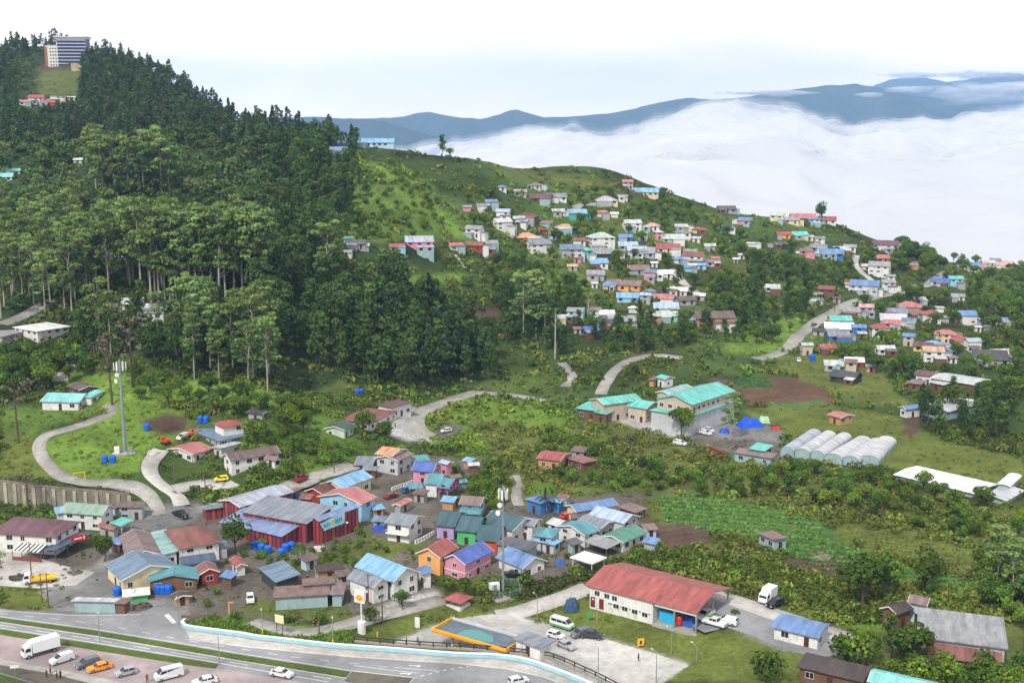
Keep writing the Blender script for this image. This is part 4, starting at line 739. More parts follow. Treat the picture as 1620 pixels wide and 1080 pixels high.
for tries in range(900):
    if added >= 44: break
    g = RF.choice(FILL); x, y = g[4]+RF.choice((-1, 1))*RF.uniform(17, 34), g[5]+RF.uniform(-12, 12)
    if any(abs(x-a)/17+abs(y-b)/7.5 < 1 for a, b in P0) or x > 1600: continue
    q = hit(x, y)
    if any(np.min((C[:, 0]-q[0])**2+(C[:, 1]-q[1])**2) < (hw+7)**2 for C, hw in ROADS): continue
    P0.append((x, y)); added += 1; Fh('0', x, y, RF.uniform(14, 23), RF.uniform(-22, 22), RF.choice((1, 1, 1, 2)), RF.choice(('gable', 'gable', 'hip', 'shed')), RF.choice(('grey','slate grey','pale grey','rusty','brown','blue','slate blue','coral red','pale blue','mauve','pale green')), RF.choice(('white','cream','pale blue','grey','tan','pale grey','pink','beige')))
TOWN = [h for h in HOUSES if h[4] < 1010 and 690 < h[5] < 985 and h[0].name.startswith('house')]; added = 0
for tries in range(1200):
    if added >= 30: break
    g = RF.choice(TOWN); x, y = g[4]+RF.choice((-1, 1))*RF.uniform(22, 48), g[5]+RF.uniform(-4, 26); q = hit(x, y)
    if q[1] < 240 or y > 945 or x < 20 or (590 < x < 780 and y > 915) or (560 < x and y > 930): continue
    if any((q[0]-a)**2+(q[1]-b)**2 < (min(c, d)+3.4)**2 for a, b, c, d, e in FOOT): continue
    if any(np.min((C[:, 0]-q[0])**2+(C[:, 1]-q[1])**2) < (hw+4)**2 for C, hw in ROADS): continue
    if inpoly(np.array([x]), np.array([y]), [(60,905),(180,830),(190,950),(90,970),(0,930),(0,870)])[0] or inpoly(np.array([x]), np.array([y]), [(330,870),(440,880),(560,850),(600,860),(600,880),(440,905),(330,900)])[0]: continue
    added += 1; Fh('0', x, y, RF.uniform(18, 30), RF.choice((-1, 1))*RF.uniform(10, 40), 1, RF.choice(('shed', 'shed', 'gable')), RF.choice(('rusty','brown','slate grey','slate blue','blue','sky blue','mauve','dark grey','teal','pale grey','rusty red')), RF.choice(('tin','grey','brown','white','pale blue','tan')), name='shed', cat='shed', hh=2.3)
# ---- labels for the houses that have none of their own: own look plus the neighbour that stands beside them
def desc(h): return f"{h[1]} roofed {h[2]} {'house' if h[0].name.startswith('house') else h[0].name.split('.')[0].replace('_', ' ')}".replace('pale grey roofed pale grey', 'all pale grey')
ZN = [((0,690,1010,990),'in the town'),((0,0,170,175),'high on the forested hill'),((480,180,640,260),'on the saddle below the pines'),((460,340,640,420),'among trees below the grassy slope'),((600,340,810,420),'above the small terraced lawn'),((0,250,420,520),'among the tall eucalyptus'),
      ((700,280,1010,345),'under the bare hilltop'),((1200,300,1440,420),'on the far ridge'),((1440,380,1620,460),'at the far end of the ridge road'),((1230,440,1400,620),'beside the ridge road'),((1380,440,1620,620),'in the right-hand village'),((960,400,1240,560),'on the lower village slope'),((800,380,1000,560),'at the lower left of the hillside village'),((0,0,1620,1080),'in the hillside village')]
used = {}
for h in HOUSES:
    t, rc, wc, st, x, y, sz, sty, lab = h
    if not lab:
        near = sorted(HOUSES, key=lambda g: (g[4]-x)**2+2*(g[5]-y)**2)[1:6]; zone = next(z for b, z in ZN if b[0] <= x <= b[2] and b[1] <= y <= b[3])
        for g in near:
            if (g[1], g[2]) == (rc, wc): continue
            dx, dy = g[4]-x, g[5]-y; rel = ('left of' if dx > 0 else 'right of') if abs(dx) > abs(dy)*1.3 else ('above' if dy > 0 else 'below')
            stw = {1:'', 2:'two-storey ', 3:'three-storey '}[st]
            lab = f"{rc} roofed {wc} {stw}{'shed' if t.name.startswith('shed') else 'house'} {rel} the {g[1]} roofed {g[2]} one, {zone}"
            if lab not in used: break
    h[8] = lab; t['label'] = ' '.join(lab.split()[:16]); used[lab] = used.get(lab, 0)+1
print('DUP', [k for k, v in used.items() if v > 1]); print('LONG', [h[8] for h in HOUSES if len(h[8].split()) > 16])
# ---------------------------------------------------------------- vehicles
TYRE = solid('tyre_rubber', '#1c1c1e', .9); RIM = solid('wheel_rim', '#9a9ca0', .4, .6); LAMPW = solid('headlamp_glass', '#d8dce0', .2); LAMPR = solid('tail_lamp', '#8c1c1c', .3)
CARP = {'sedan':(1.74, [(-2.25,.32),(-2.27,.85),(-1.75,1.0),(-1.15,1.42),(.25,1.45),(1.05,.98),(2.1,.82),(2.27,.32)], (-1.68,1.02,1.38,.95), 1.35),
 'hatch':(1.66, [(-1.9,.32),(-1.92,.95),(-1.65,1.42),(.2,1.48),(1.0,.98),(1.8,.82),(1.92,.32)], (-1.6,1.02,1.42,.9), 1.2),
 'mpv':(1.76, [(-2.25,.34),(-2.28,1.15),(-2.0,1.66),(.3,1.7),(1.35,1.08),(2.15,.9),(2.28,.34)], (-2.0,1.12,1.6,1.2), 1.4),
 'van':(1.86, [(-2.6,.36),(-2.66,1.3),(-2.5,2.15),(1.3,2.22),(2.15,1.4),(2.58,1.1),(2.66,.36)], (-2.3,1.35,1.95,1.95), 1.7),
 'pickup':(1.84, [(-2.65,.5),(-2.65,1.12),(-.95,1.14),(-.7,1.78),(.6,1.8),(1.3,1.16),(2.5,1.04),(2.65,.46)], (-.72,1.2,1.72,1.1), 1.7)}
CARM = {}
def carmesh(kind):
    if kind in CARM: return CARM[kind]
    W, P, (gx0, gz0, gz1, gx1), wb = CARP[kind]; hw = W/2; mb = MB(); n = len(P); pin = lambda z: hw if z < 1.12 else hw*.84
    for s in (-1, 1): mb.v += [(x, s*pin(z), z) for x, z in P]
    mb.f.append(tuple(range(n))); mb.f.append(tuple(n+i for i in reversed(range(n)))); mb.f += [(i, n+i, n+(i+1) % n, (i+1) % n) for i in range(n)]
    bm_ = mb.mesh('car_body'); g = MB()
    for s in (-1, 1):
        y0, y1 = s*(hw+.004), s*(hw*.84+.012)
        segs = 2 if kind in ('sedan','hatch','pickup') else 3
        for k in range(segs):
            a = gx0+(gx1-gx0)*k/segs+.06; b = gx0+(gx1-gx0)*(k+1)/segs-.06; top = lambda x: min(gz1, gz1)
            sl = .42 if k == segs-1 else 0; sr = .3 if k == 0 and kind in ('sedan','hatch') else 0; g.poly([(a, y0 if gz0 < 1.12 else y1, gz0), (b, y0 if gz0 < 1.12 else y1, gz0), (b-sl, y1, gz1), (a+sr, y1, gz1)])
    top = [p for p in P if p[1] > gz1-.02]; fx, fz = top[-1]; i = P.index(top[-1]); bx, bz = P[i+1]; g.poly([(bx-.02, -hw*.8, bz+.05), (bx-.02, hw*.8, bz+.05), (fx+.06, hw*.76, fz-.04), (fx+.06, -hw*.76, fz-.04)][:4])
    i0 = P.index(top[0]); rx, rz = P[i0-1]; g.poly([(rx-.02, hw*.8, max(rz, 1.0)+.03), (rx-.02, -hw*.8, max(rz, 1.0)+.03), (top[0][0]-.04, -hw*.76, top[0][1]-.05), (top[0][0]-.04, hw*.76, top[0][1]-.05)])
    gm = g.mesh('car_glass', GLASS); ty = MB().tube((0,-.1,0), (0,.1,0), .32, n=14).mesh('tyre', TYRE); ri = MB().tube((0,-.11,0), (0,.11,0), .19, n=10).mesh('rim', RIM)
    hl = MB().box(-.06, .05, -.17, .17, -.09, .09).mesh('lamp', LAMPW); tl = MB().box(-.05, .06, -.1, .1, -.14, .14).mesh('tail', LAMPR); CARM[kind] = (bm_, gm, ty, ri, hl, tl); return CARM[kind]
CARC = {}
def vehicle(kind, color, rear, front, label, group=None, cat=None, name=None, crop='0', two=None):
    a = hit(*PX(crop, *rear)); b = hit(*PX(crop, *front)); c = (a+b)/2; rz = math.atan2(b[1]-a[1], b[0]-a[0]); bm_, gm, ty, ri, hl, tl = carmesh(kind); W, P, g_, wb = CARP[kind]
    nm = name or {'sedan':'sedan_car','hatch':'hatchback_car','mpv':'family_car','van':'minibus','pickup':'pickup_truck'}[kind]; z = float(gz(c[0], c[1])); z = max(z, .12) if c[1] < 345*F/2400 and z > -.6 else z+.1
    for C, hw in ROADS:
        if np.min((C[:, 0]-c[0])**2+(C[:, 1]-c[1])**2) < (hw+1)**2: z = max(z, float(gz(c[0], c[1]))+.16)
    t = thing(nm, label, cat or {'pickup':'pickup','van':'minibus'}.get(kind, 'car'), (c[0], c[1], z), rz, group)
    cm = (kind, color, two)
    if cm not in CARC:
        m = bm_.copy(); p = pmat('car_paint_'+color, hexc(color), .25, 'plain', .05, .0, .5); m.materials.append(p)
        if two: m.materials.append(pmat('car_paint_'+two, hexc(two), .3, 'plain', .05))
        CARC[cm] = m
    obj('body', CARC[cm], None, t); obj('windows', gm, None, t)
    if two: obj('lower_panel', MB().box(P[0][0]-.01, P[-1][0]+.01, -W/2-.012, W/2+.012, .36, .8).mesh('panel', pmat('car_paint_'+two, hexc(two), .3, 'plain', .05)), None, t)
    for x in (-wb, wb):
        for s in (-1, 1): w_ = obj('wheel', ty, None, t, (x, s*(W/2-.09), .32)); obj('rim', ri, None, w_)
    for s in (-1, 1): obj('headlight', hl, None, t, (P[-1][0]-.02, s*(W/2-.28), .68)); obj('tail_light', tl, None, t, (P[0][0], s*(W/2-.2), .85))
    return t
def truck(rear, front, label, boxcol='#d8dcde', L=6.6, crop='0', flat=None, cabcol='#d8dcde', name='box_truck'):
    a = hit(*PX(crop, *rear)); b = hit(*PX(crop, *front)); c = (a+b)/2; rz = math.atan2(b[1]-a[1], b[0]-a[0]); z = max(float(gz(c[0], c[1])), .12)+.02; t = thing(name, label, 'truck', (c[0], c[1], z), rz); h = L/2; ty, ri = carmesh('van')[2:4]
    obj('chassis', MB().box(-h, h-.3, -.45, .45, .5, .8).mesh('chassis', DARKTRIM), None, t)
    cab = MB(); pr = [(h-1.6, .5), (h-1.6, 2.35), (h-.45, 2.35), (h-.05, 1.5), (h, .5)]; cab.prism(pr, -1.0, 1.0, 'y'); cb = obj('cab', cab.mesh('cab', pmat('truck_cab_'+cabcol, hexc(cabcol), .35, 'plain', .05)), None, t)
    g = MB(); g.poly([(h-.03, -.88, 1.52), (h-.03, .88, 1.52), (h-.4, .84, 2.22), (h-.4, -.84, 2.22)]); 
    for s in (-1, 1): g.poly([(h-1.35, s*1.012, 1.45), (h-.25, s*1.012, 1.45), (h-.55, s*1.012, 2.15), (h-1.35, s*1.012, 2.15)])
    obj('windscreen', g.mesh('glass', GLASS), None, cb)
    if flat: obj('flatbed', MB().box(-h, h-1.75, -1.1, 1.1, .8, 1.05).box(-h, h-1.75, -1.12, -1.04, 1.05, 1.35).box(-h, h-1.75, 1.04, 1.12, 1.05, 1.35).box(h-1.85, h-1.75, -1.1, 1.1, 1.05, 1.9).mesh('bed', pmat('flatbed_'+flat, hexc(flat), .5, 'plain', .15)), None, t)
    else:
        bx = obj('cargo_box', MB().box(-h, h-1.75, -1.12, 1.12, .95, 3.15).mesh('box', pmat('truck_box_'+boxcol, hexc(boxcol), .4, 'plain', .06)), None, t); obj('cargo_door', MB().box(h-3.3, h-2.6, -1.15, -1.125, 1.15, 2.6).mesh('cargod', pmat('door_grey', hexc('#aeb6bc'), .5, 'plain', .05)), None, bx); obj('roof_fairing', MB().prism([(h-1.7, 2.35), (h-1.65, 3.0), (h-.7, 2.4)], -.9, .9, 'y').mesh('fairing', TRIM), None, cb)
    for x in (-h+1.2, h-.95):
        for s in (-1, 1): w_ = obj('wheel', ty, None, t, (x, s*.92, .4)); w_.scale = (1.25, 1.4, 1.25); obj('rim', ri, None, w_)
    for s in (-1, 1): obj('headlight', carmesh('van')[4], None, t, (h, s*.75, .8))
    return t
WHT, SIL, DGY, ORG, YEL, BLK = '#c6cacd', '#989ca4', '#5d636c', '#e08a1a', '#e6cf1a', '#25272b'
truck((88,1028), (41,1041), 'white box truck with closed cargo box parked in the lot at the bottom left', L=7)
vehicle('mpv', WHT, (114,1042), (83,1052), 'white family car parked between the box truck and the grey family car')
vehicle('mpv', DGY, (155,1049), (122,1059), 'grey family car parked behind the orange car')
vehicle('sedan', ORG, (174,1056), (141,1064), 'orange-yellow car with its front door open in the car park')
vehicle('hatch', SIL, (213,1064), (186,1071), 'small silver hatchback parked between the orange car and the white minibus')
vehicle('van', WHT, (285,1068), (250,1077), 'white minibus with dark side windows at the bottom edge of the car park')
vehicle('sedan', WHT, (334,1080), (314,1084), 'white car cut off by the bottom edge right of the minibus')
vehicle('sedan', WHT, (429,1066), (463,1073), 'white sedan driving on the highway lane beside the median')
vehicle('hatch', WHT, (808,1084), (832,1079), 'white car coming up the highway at the bottom edge')
vehicle('van', WHT, (875,988), (903,997), 'white and green minibus parked behind the filling station', two='#4f9a4a', crop='0')
vehicle('hatch', WHT, (870,1006), (889,1012), 'white hatchback parked nearest the filling station shop')
vehicle('sedan', SIL, (885,1020), (906,1029), 'silver sedan parked in front of the white hatchback')
vehicle('mpv', DGY, (926,1004), (911,1008), 'dark grey car parked left of the black pickup')
vehicle('pickup', '#3a3e44', (925,1008), (945,1010), 'black pickup parked at the edge of the concrete forecourt')
vehicle('pickup', WHT, (1146,994), (1115,987), 'white pickup parked at the open end of the red-roofed depot')
vehicle('mpv', WHT, (1160,989), (1140,985), 'white car behind the white pickup at the depot')
vehicle('pickup', '#b8c4c8', (1124,972), (1108,984), 'pale pickup standing under the depot roof')
truck((1222,946), (1206,957), 'small white delivery truck beside the cane grass', L=5)
vehicle('pickup', BLK, (1237,955), (1219,962), 'black pickup parked beside the small white delivery truck')
vehicle('hatch', YEL, (362,759), (338,763), 'bright yellow car in front of the white rooming house')
truck((78,920), (48,923), 'yellow flatbed truck with white cab on the gravel yard', flat='#e0b020', cabcol='#d8dcde', L=7, name='flatbed_truck')
vehicle('pickup', BLK, (277,813), (296,822), 'black pickup parked at the junction left of the striped hall')
vehicle('hatch', WHT, (395.5,945), (396.5,957), 'white car standing alone on the muddy yard')
vehicle('mpv', WHT, (1102,684), (1130,691), 'white car parked beside the two-tier warehouse wall')
vehicle('hatch', WHT, (1112,680), (1132,686), 'white hatchback behind the other car at the two-tier warehouse')
vehicle('sedan', BLK, (820,912), (799,912), 'dark sedan parked in front of the bright blue roofed bungalow')
vehicle('mpv', WHT, (296,690), (283,698), 'white car parked at the slate roofed house carport')
vehicle('hatch', WHT, (712,682), (699,685), 'white car on the gravel circle of the school yard')
vehicle('hatch', WHT, (1262,568), (1265,575), 'white car on the meadow below the ridge road')
vehicle('hatch', DGY, (1284,518), (1292,514), 'grey car on the ridge road beside the turquoise roof')
vehicle('hatch', WHT, (1318,477), (1330,477), 'white car parked above the ridge road junction')
vehicle('mpv', '#2c5f9a', (640,780), (654,776), 'dark blue car parked in the yard of the teal-roofed terrace house')
vehicle('sedan', '#7a2c34', (610,790), (628,785), 'dark red car parked beside the coral red roofed house')
vehicle('pickup', '#8c2e2e', (466,764), (486,757), 'red pickup parked along the upper lane')
vehicle('sedan', '#c83a2c', (888,822), (906,816), 'red car under the eaves of the long blue roofed house')
vehicle('mpv', WHT, (1066,702), (1086,706), 'white car by the lane below the warehouse yard')
# ---------------------------------------------------------------- poles, masts, signs
def lamp_post(x, y, h, label, group, arm=1.6, az=0, yellow=False):
    p = hit(x, y); t = thing('street_lamp', label, 'street lamp', (p[0], p[1], p[2]), az, group); obj('pole', MB().tube((0,0,-.2), (0,0,h), .11, .06, 8).mesh('pole', STEEL), None, t)
    if yellow: obj('painted_base', MB().tube((0,0,0), (0,0,1.6), .135, .125, 8).mesh('lbase', solid('yellow_band', '#d8b42c')), None, t)
    obj('arm', MB().tube((0,0,h-.05), (arm,0,h+.3), .045, .035, 6).mesh('arm', STEEL), None, t); obj('lamp_head', MB().box(arm-.1, arm+.5, -.12, .12, h+.22, h+.34).mesh('head', solid('lamp_grey', '#c2c6c8')), None, t)
for x, y, h, a, yl, lab in [(158,1015,6.6,-1.2,0,'tall street lamp standing in the median grass at the left'),(415.5,1006,6.3,-1.4,1,'street lamp with yellow foot behind the blue barrier nearest the yellow hoarding'),(526.7,1022,6.6,-1.4,1,'street lamp with yellow foot beside the long brown railing'),
  (283,989,6.6,-1.4,0,'street lamp at the left tip of the blue barrier'),(944,1004,7,2,0,'street lamp behind the black pickup on the depot lawn'),(1062,1037,5.4,2,0,'street lamp on the lawn corner of the forecourt'),(1102,1048,3.4,2,0,'short lamp post on the lawn right of the forecourt'),
  (1235,1057,5.6,2,0,'street lamp at the bottom right beside the brown flat roof'),(850,981,5.4,2,0,'street lamp beside the concrete drive'),(946,1085,7.6,2,0,'street lamp rising from the bottom edge beside the railing'),(1038,1080,6,2,0,'street lamp at the right corner of the concrete forecourt'),(347,1050,6.4,-1.2,0,'street lamp at the end of the verge strip')]:
    lamp_post(x, y, h, lab, 'street lamps', az=a, yellow=bool(yl))
def pole(x, y, h, label, wood=True):
    p = hit(x, y); t = thing('utility_pole', label, 'utility pole', p, random.random()*3, 'utility poles'); obj('pole', MB().tube((0,0,-.3), (0,0,h), .16, .1, 7).mesh('upole', TIMBER if wood else CONCO), None, t); obj('crossarm', MB().box(-.7, .7, -.05, .05, h-.5, h-.38).mesh('crossarm', TIMBER), None, t)
for x, y, h, lab in [(66.7,954,7,'left one of the paired utility poles beside the yellow flatbed truck'),(76.7,961,8,'right one of the paired utility poles beside the yellow flatbed truck'),(49.6,909,8,'utility pole in front of the striped awning terrace'),(305,742,4,'short utility pole by the coral red bungalow'),(276,763,6.6,'utility pole inside the bend of the hill lane'),
  (325,782,6.2,'utility pole below the yellow car'),(452.5,745,6.6,'leaning left pole of the pair beside the rooming house'),(460,745,6.8,'right pole of the pair beside the rooming house'),(529,750,4.6,'utility pole on the upper lane behind the teal roofs'),(734,779,5,'utility pole right of the magenta stilt house'),(691,687,9,'utility pole between the school yard and the gravel circle'),
  (706,672,7,'utility pole behind the gravel circle'),(752,621,5,'utility pole at the crest of the curving lane'),(770,618,4.6,'second utility pole at the crest of the curving lane'),(60,507,5,'utility pole behind the flat white building on its left'),(93,511,4.6,'utility pole behind the flat white building on its right'),(505,1002,4.5,'short pole at the edge of the highway grass'),
  (1320,494,6,'utility pole at the ridge road junction'),(1010,562,8,'utility pole where the valley road meets the trees'),(1107,566,8,'utility pole above the meadow road'),(605,985,6.5,'grey pole left of the lawn beside the service lane'),(583,955,7,'utility pole in front of the grey roofed white house')]:
    pole(x, y, h, lab)
def mast(x, y, h, label, w=1.0):
    p = hit(x, y); t = thing('telecom_mast', label, 'telecom mast', p); tr = MB().tube((0,0,-.5), (0,0,h), .52*w, .32*w, 14); tr.tube((0,0,-.2), (0,0,.4), 1.0, n=14); obj('pole', tr.mesh('mpole', STEEL), None, t)
    for zz, n in ((h-2.2, 3), (h-4.6, 3)):
        r = MB()
        for k in range(18): a = 6.283*k/18; b = 6.283*(k+1)/18; r.tube((1.5*w*cos(a), 1.5*w*sin(a), zz), (1.5*w*cos(b), 1.5*w*sin(b), zz), .05, n=4)
        for k in range(3): a = 2.09*k+.3; r.tube((0,0,zz), (1.5*w*cos(a), 1.5*w*sin(a), zz), .06, n=4)
        if zz > h-3: obj('antenna_ring', r.mesh('ring', STEEL), None, t)
    for k in range(6):
        a = 1.047*k+.3; obj('panel_antenna', MB().box(-.12, .12, -.2, .2, -1.1, 1.1).mesh('pan', TRIM), None, t, (1.65*w*cos(a), 1.65*w*sin(a), h-1.8), a)
    for k, zz in enumerate((h-6, h-4.2)): obj('dish_antenna', MB().lathe([(.05,0),(.6,.12),(.62,.3),(.1,.32)], 16).mesh('dish', TRIM), None, t, (-1.0+.2*k, -.5, zz)).rotation_euler = (pi/2, 0, -.6+k)
    ca = MB(); ca.box(-.12, .12, .3, .42, 0, h-5); obj('cable_ladder', ca.mesh('ladder', DARKTRIM), None, t); return t
mast(197.5,714,27,'tall silver telecom mast on the green slope at the left'); mast(796,941,25.5,'slim pale telecom mast in the fenced compound amid the blue roofs', .62)
def place(x, y, crop='0', dz=0): p = hit(*PX(crop, x, y)); return (p[0], p[1], float(p[2])+dz)
def prop(name, label, cat, loc, parts, rz=0, group=None):
    t = thing(name, label, cat, loc, rz, group)
    for nm, mb, m in parts: obj(nm, mb.mesh(nm, m), None, t)
    return t
def tank(x, y, label, r=.75, h=1.7, col='#1e5fc0', dz=0, legs=0):
    L = place(x, y); parts = [('tank', MB().lathe([(r,legs),(r*1.03,legs+h*.3),(r,legs+h*.34),(r*1.03,legs+h*.6),(r,legs+h*.9),(r*.6,legs+h*1.08),(r*.2,legs+h*1.1)], 16), solid('tank_'+col, col, .4)), ('lid', MB().lathe([(r*.25,legs+h*1.1),(r*.25,legs+h*1.17),(.02,legs+h*1.2)], 12), solid('tank_'+col, col, .4))]
    if legs: parts.append(('stand', MB().box(-r,r,-r,r,legs-.15,legs-.01).box(-r,-r+.15,-r,-r+.15,-.2,legs-.15).box(r-.15,r,-r,-r+.15,-.2,legs-.15).box(-r,-r+.15,r-.15,r,-.2,legs-.15).box(r-.15,r,r-.15,r,-.2,legs-.15), TIMBER))
    prop('water_tank', label, 'water tank', L, parts, group='blue water tanks')
for x, y, lab in [(251,938,'left blue water tank in front of the teal roofed eatery'),(259,938,'middle blue water tank in front of the teal roofed eatery'),(267,938,'right blue water tank in front of the teal roofed eatery'),(186,941,'blue water tank at the left wall of the green-sided stall'),(404,868,'leftmost blue water tank along the striped hall'),(414,872,'second blue water tank along the striped hall'),
  (424,875,'blue water tank nearest the corner of the striped hall'),(452,872,'blue water tank right of the yellow post of the striped hall'),(461,869,'blue water tank furthest along the right side of the striped hall'),(564,625,'left blue water tank in the trees above the school'),(571,624,'right blue water tank in the trees above the school'),
  (317,668,'left blue water tank on the bank behind the slate roofed house'),(326,668,'middle blue water tank on the bank behind the slate roofed house'),(232,680,'pale blue water tank in the bare soil above the lane'),(179,731,'blue water tank at the foot of the tall telecom mast'),(166,731,'small blue water tank left of the tall telecom mast foot'),(1284.5,570,'big blue water tank on the meadow beside the ridge road'),(445,880,'teal water tank lying below the striped hall')]:
    tank(x, y, lab, .9 if 'big' not in lab else 1.4, 1.9 if 'big' not in lab else 2.6)
# filling station
def corners(crop, l, n, r, h, z0=None):
    l, n, r = PX(crop, *l), PX(crop, *n), PX(crop, *r); N_ = hit(*n, lift=h) if z0 is None else on_plane(*n, z0+h); z = N_[2]+(h if z0 is None else 0); return on_plane(*l, z), np.array([N_[0], N_[1], z]), on_plane(*r, z), z
l, n, r, z = corners('F', (270,570), (770,712), (935,640), 4.6, FZ); a = n-l; b = r-n; La, Lb = np.linalg.norm(a[:2]), np.linalg.norm(b[:2]); rz = math.atan2(a[1], a[0]); C = l+a/2; perp = np.array([-sin(rz), cos(rz)]); Lb = min(Lb, 23); C2 = C[:2]+perp*Lb/2
t = thing('station_canopy', 'flat filling station canopy with yellow edge and rain water pooled on top', 'canopy', (C2[0], C2[1], FZ-.6), rz); hL, hB = La/2, Lb/2
YELF = solid('yellow_fascia', '#e8a81c', .5); obj('deck', MB().box(-hL+.2, hL-.2, -hB+.2, hB-.2, 4.6, 4.75).mesh('deck', solid('canopy_deck', '#5c6874', .6, 0, .3)), None, t)
f = MB().box(-hL, hL, -hB, -hB+.2, 4.5, 5.3).box(-hL, -hL+.2, -hB+.2, hB-.2, 4.5, 5.3).box(hL-.2, hL, -hB+.2, hB-.2, 4.5, 5.3); obj('yellow_fascia', f.mesh('fascia', YELF), None, t); obj('grey_fascia', MB().box(-hL, hL, hB-.2, hB, 4.5, 5.3).mesh('fascia', solid('fascia_grey', '#b8bcbe')), None, t)
obj('fascia_stripe', MB().box(-hL-.01, hL+.01, -hB-.015, -hB, 4.62, 4.72).mesh('fstripe', solid('red_stripe', '#b02c20')), None, t)
m, nt, out = newmat('pooled_water'); P_ = N(nt, 'ShaderNodeBsdfPrincipled'); P_.inputs['Base Color'].default_value = (.06,.22,.22,1); P_.inputs['Roughness'].default_value = .08; lk(nt, P_.outputs[0], out.inputs[0]); w_ = MB(); w_.poly([(-hL*.45,-hB*.75,4.77),(hL*.15,-hB*.8,4.77),(hL*.5,-hB*.3,4.77),(hL*.3,hB*.35,4.77),(-hL*.15,hB*.6,4.77),(-hL*.4,hB*.2,4.77)]); obj('rain_water', w_.mesh('pool', m), None, t)
for i in (-.6, 0, .6):
    for j in (-.4, .4): obj('column', MB().box(i*hL-.2, i*hL+.2, j*hB-.2, j*hB+.2, 0, 4.6).mesh('col', TRIM), None, t)
PUMP = [('cabinet', MB().box(-.4,.4,-.3,.3,0,1.7), YELF), ('display', MB().box(-.3,.3,-.32,-.3,1.1,1.5), GLASS), ('island', MB().box(-1.4,1.4,-.7,.7,-.02,.18), CONCO)]
for i, q in zip((-.6, 0, .6), ('left','middle','right')):
    wx, wy = C2[0]+cos(rz)*i*hL+sin(rz)*hB*.4, C2[1]+sin(rz)*i*hL-cos(rz)*hB*.4; prop('fuel_pump', f'{q} yellow fuel pump under the front edge of the station canopy', 'fuel pump', (wx+1.1*cos(rz), wy+1.1*sin(rz), FZ+.08), PUMP, rz, 'fuel pumps')
H('F',(800,640),(1000,702),(1112,655),3.8,.1,'L','flat','slate grey','white',1,'flat grey-roofed filling station shop behind the canopy',name='shop',cat='shop')
SHELL = []
l0 = place(572.5,1001); t = thing('fuel_sign', 'tall fuel sign on a round white plinth with red and yellow shell emblem', 'sign', l0, radians(-28)); obj('plinth', MB().lathe([(.85,-.1),(.85,2.5),(.8,2.6)], 18).mesh('plinth', TRIM), None, t); obj('pole', MB().tube((0,0,2.5), (0,0,9.6), .17, n=10).mesh('spole', TRIM), None, t)
bd = obj('sign_board', MB().box(-1.6, .9, -.16, .16, 6.6, 9.3).mesh('sboard', TRIM), None, t); sh = MB(); sr = MB(); cx0, cz0 = -.35, 7.35
def fan(mb, R, y): 
    pts = [(cx0-.28, y, cz0-.32), (cx0+.28, y, cz0-.32)]+[(cx0+R*cos(a)*(1+.05*cos(a*14)), y, cz0+R*1.02*sin(a)*(1+.05*cos(a*14))) for a in np.linspace(.02, pi-.02, 29)]; mb.poly(pts)
fan(sr, .92, -.17); fan(sh, .78, -.18); obj('emblem_border', sr.mesh('er', solid('emblem_red', '#c8281c')), None, bd); obj('emblem', sh.mesh('ey', solid('emblem_yellow', '#f0b420')), None, bd); rb = MB()
for a in np.linspace(.35, pi-.35, 7): c_, s_ = cos(a), sin(a); rb.poly([(cx0+.12*c_-.02*s_, -.19, cz0-.2+.02*c_), (cx0+.12*c_+.02*s_, -.19, cz0-.2-.02*c_), (cx0+.74*c_+.03*s_, -.19, cz0+.74*s_-.03*c_), (cx0+.74*c_-.03*s_, -.19, cz0+.74*s_+.03*c_)])
obj('emblem_ribs', rb.mesh('ribs', solid('emblem_red', '#c8281c')), None, bd)
prop('price_sign', 'white upright price board beside the filling station forecourt', 'sign', place(660.5,993), [('board', MB().box(-.55,.55,-.12,.12,.2,2.4), TRIM), ('foot', MB().box(-.3,.3,-.2,.2,-.1,.2), CONCO)], -.4)
prop('hoarding', 'pale yellow hoarding on two dark legs behind the highway grass', 'sign', place(443,1007), [('panel', MB().box(-1.1,1.1,-.05,.05,3,4.7), solid('hoard', '#cfcfa0')), ('legs', MB().box(-.8,-.7,-.05,.05,-.2,3).box(.7,.8,-.05,.05,-.2,3), DARKTRIM)], -.5)
prop('yellow_sign', 'square yellow and black board on the lawn beside the forecourt kerb', 'sign', place(1013.6,1024), [('board', MB().box(-.7,.7,-.06,.06,.5,2.0), YELF), ('figure', MB().box(-.25,.25,-.075,-.062,.8,1.6), DARKTRIM), ('post', MB().box(-.05,.05,-.05,.05,-.1,.5), DARKTRIM)], .3)
prop('green_sign', 'small green and white sign on a short post on the depot lawn', 'sign', place(932,984), [('board', MB().box(-.55,.55,-.05,.05,1.2,2.2), solid('sgreen', '#3f9a5a')), ('post', MB().box(-.05,.05,-.05,.05,-.1,1.2), STEEL)], .2)
prop('road_sign', 'small white sign on a post beside the footpath at the bottom left', 'sign', place(24,1072), [('board', MB().box(-.8,.8,-.04,.04,2.0,2.6), TRIM), ('post', MB().box(-.05,.05,-.05,.05,-.1,2.0), STEEL)], .2)
prop('junction_sign', 'small brown board at the side road mouth beside the barrier tip', 'sign', place(295,984), [('board', MB().box(-1,1,-.04,.04,.9,1.6), TIMBER), ('post', MB().box(-.05,.05,-.05,.05,-.1,.9), STEEL)], 0)
prop('bollard', 'yellow bollard on the lawn right of the round sign plinth', 'bollard', place(597,1007), [('post', MB().tube((0,0,-.1), (0,0,1.1), .14, n=10), YELF)], 0)
prop('gate_bar', 'bent yellow height bar beside the highway grass', 'barrier', place(363,977), [('post', MB().tube((0,0,-.2), (0,0,3.4), .12, n=8), YELF), ('arm', MB().tube((0,0,3.4), (1.2,0,3.7), .1, n=8), YELF)], -.4)
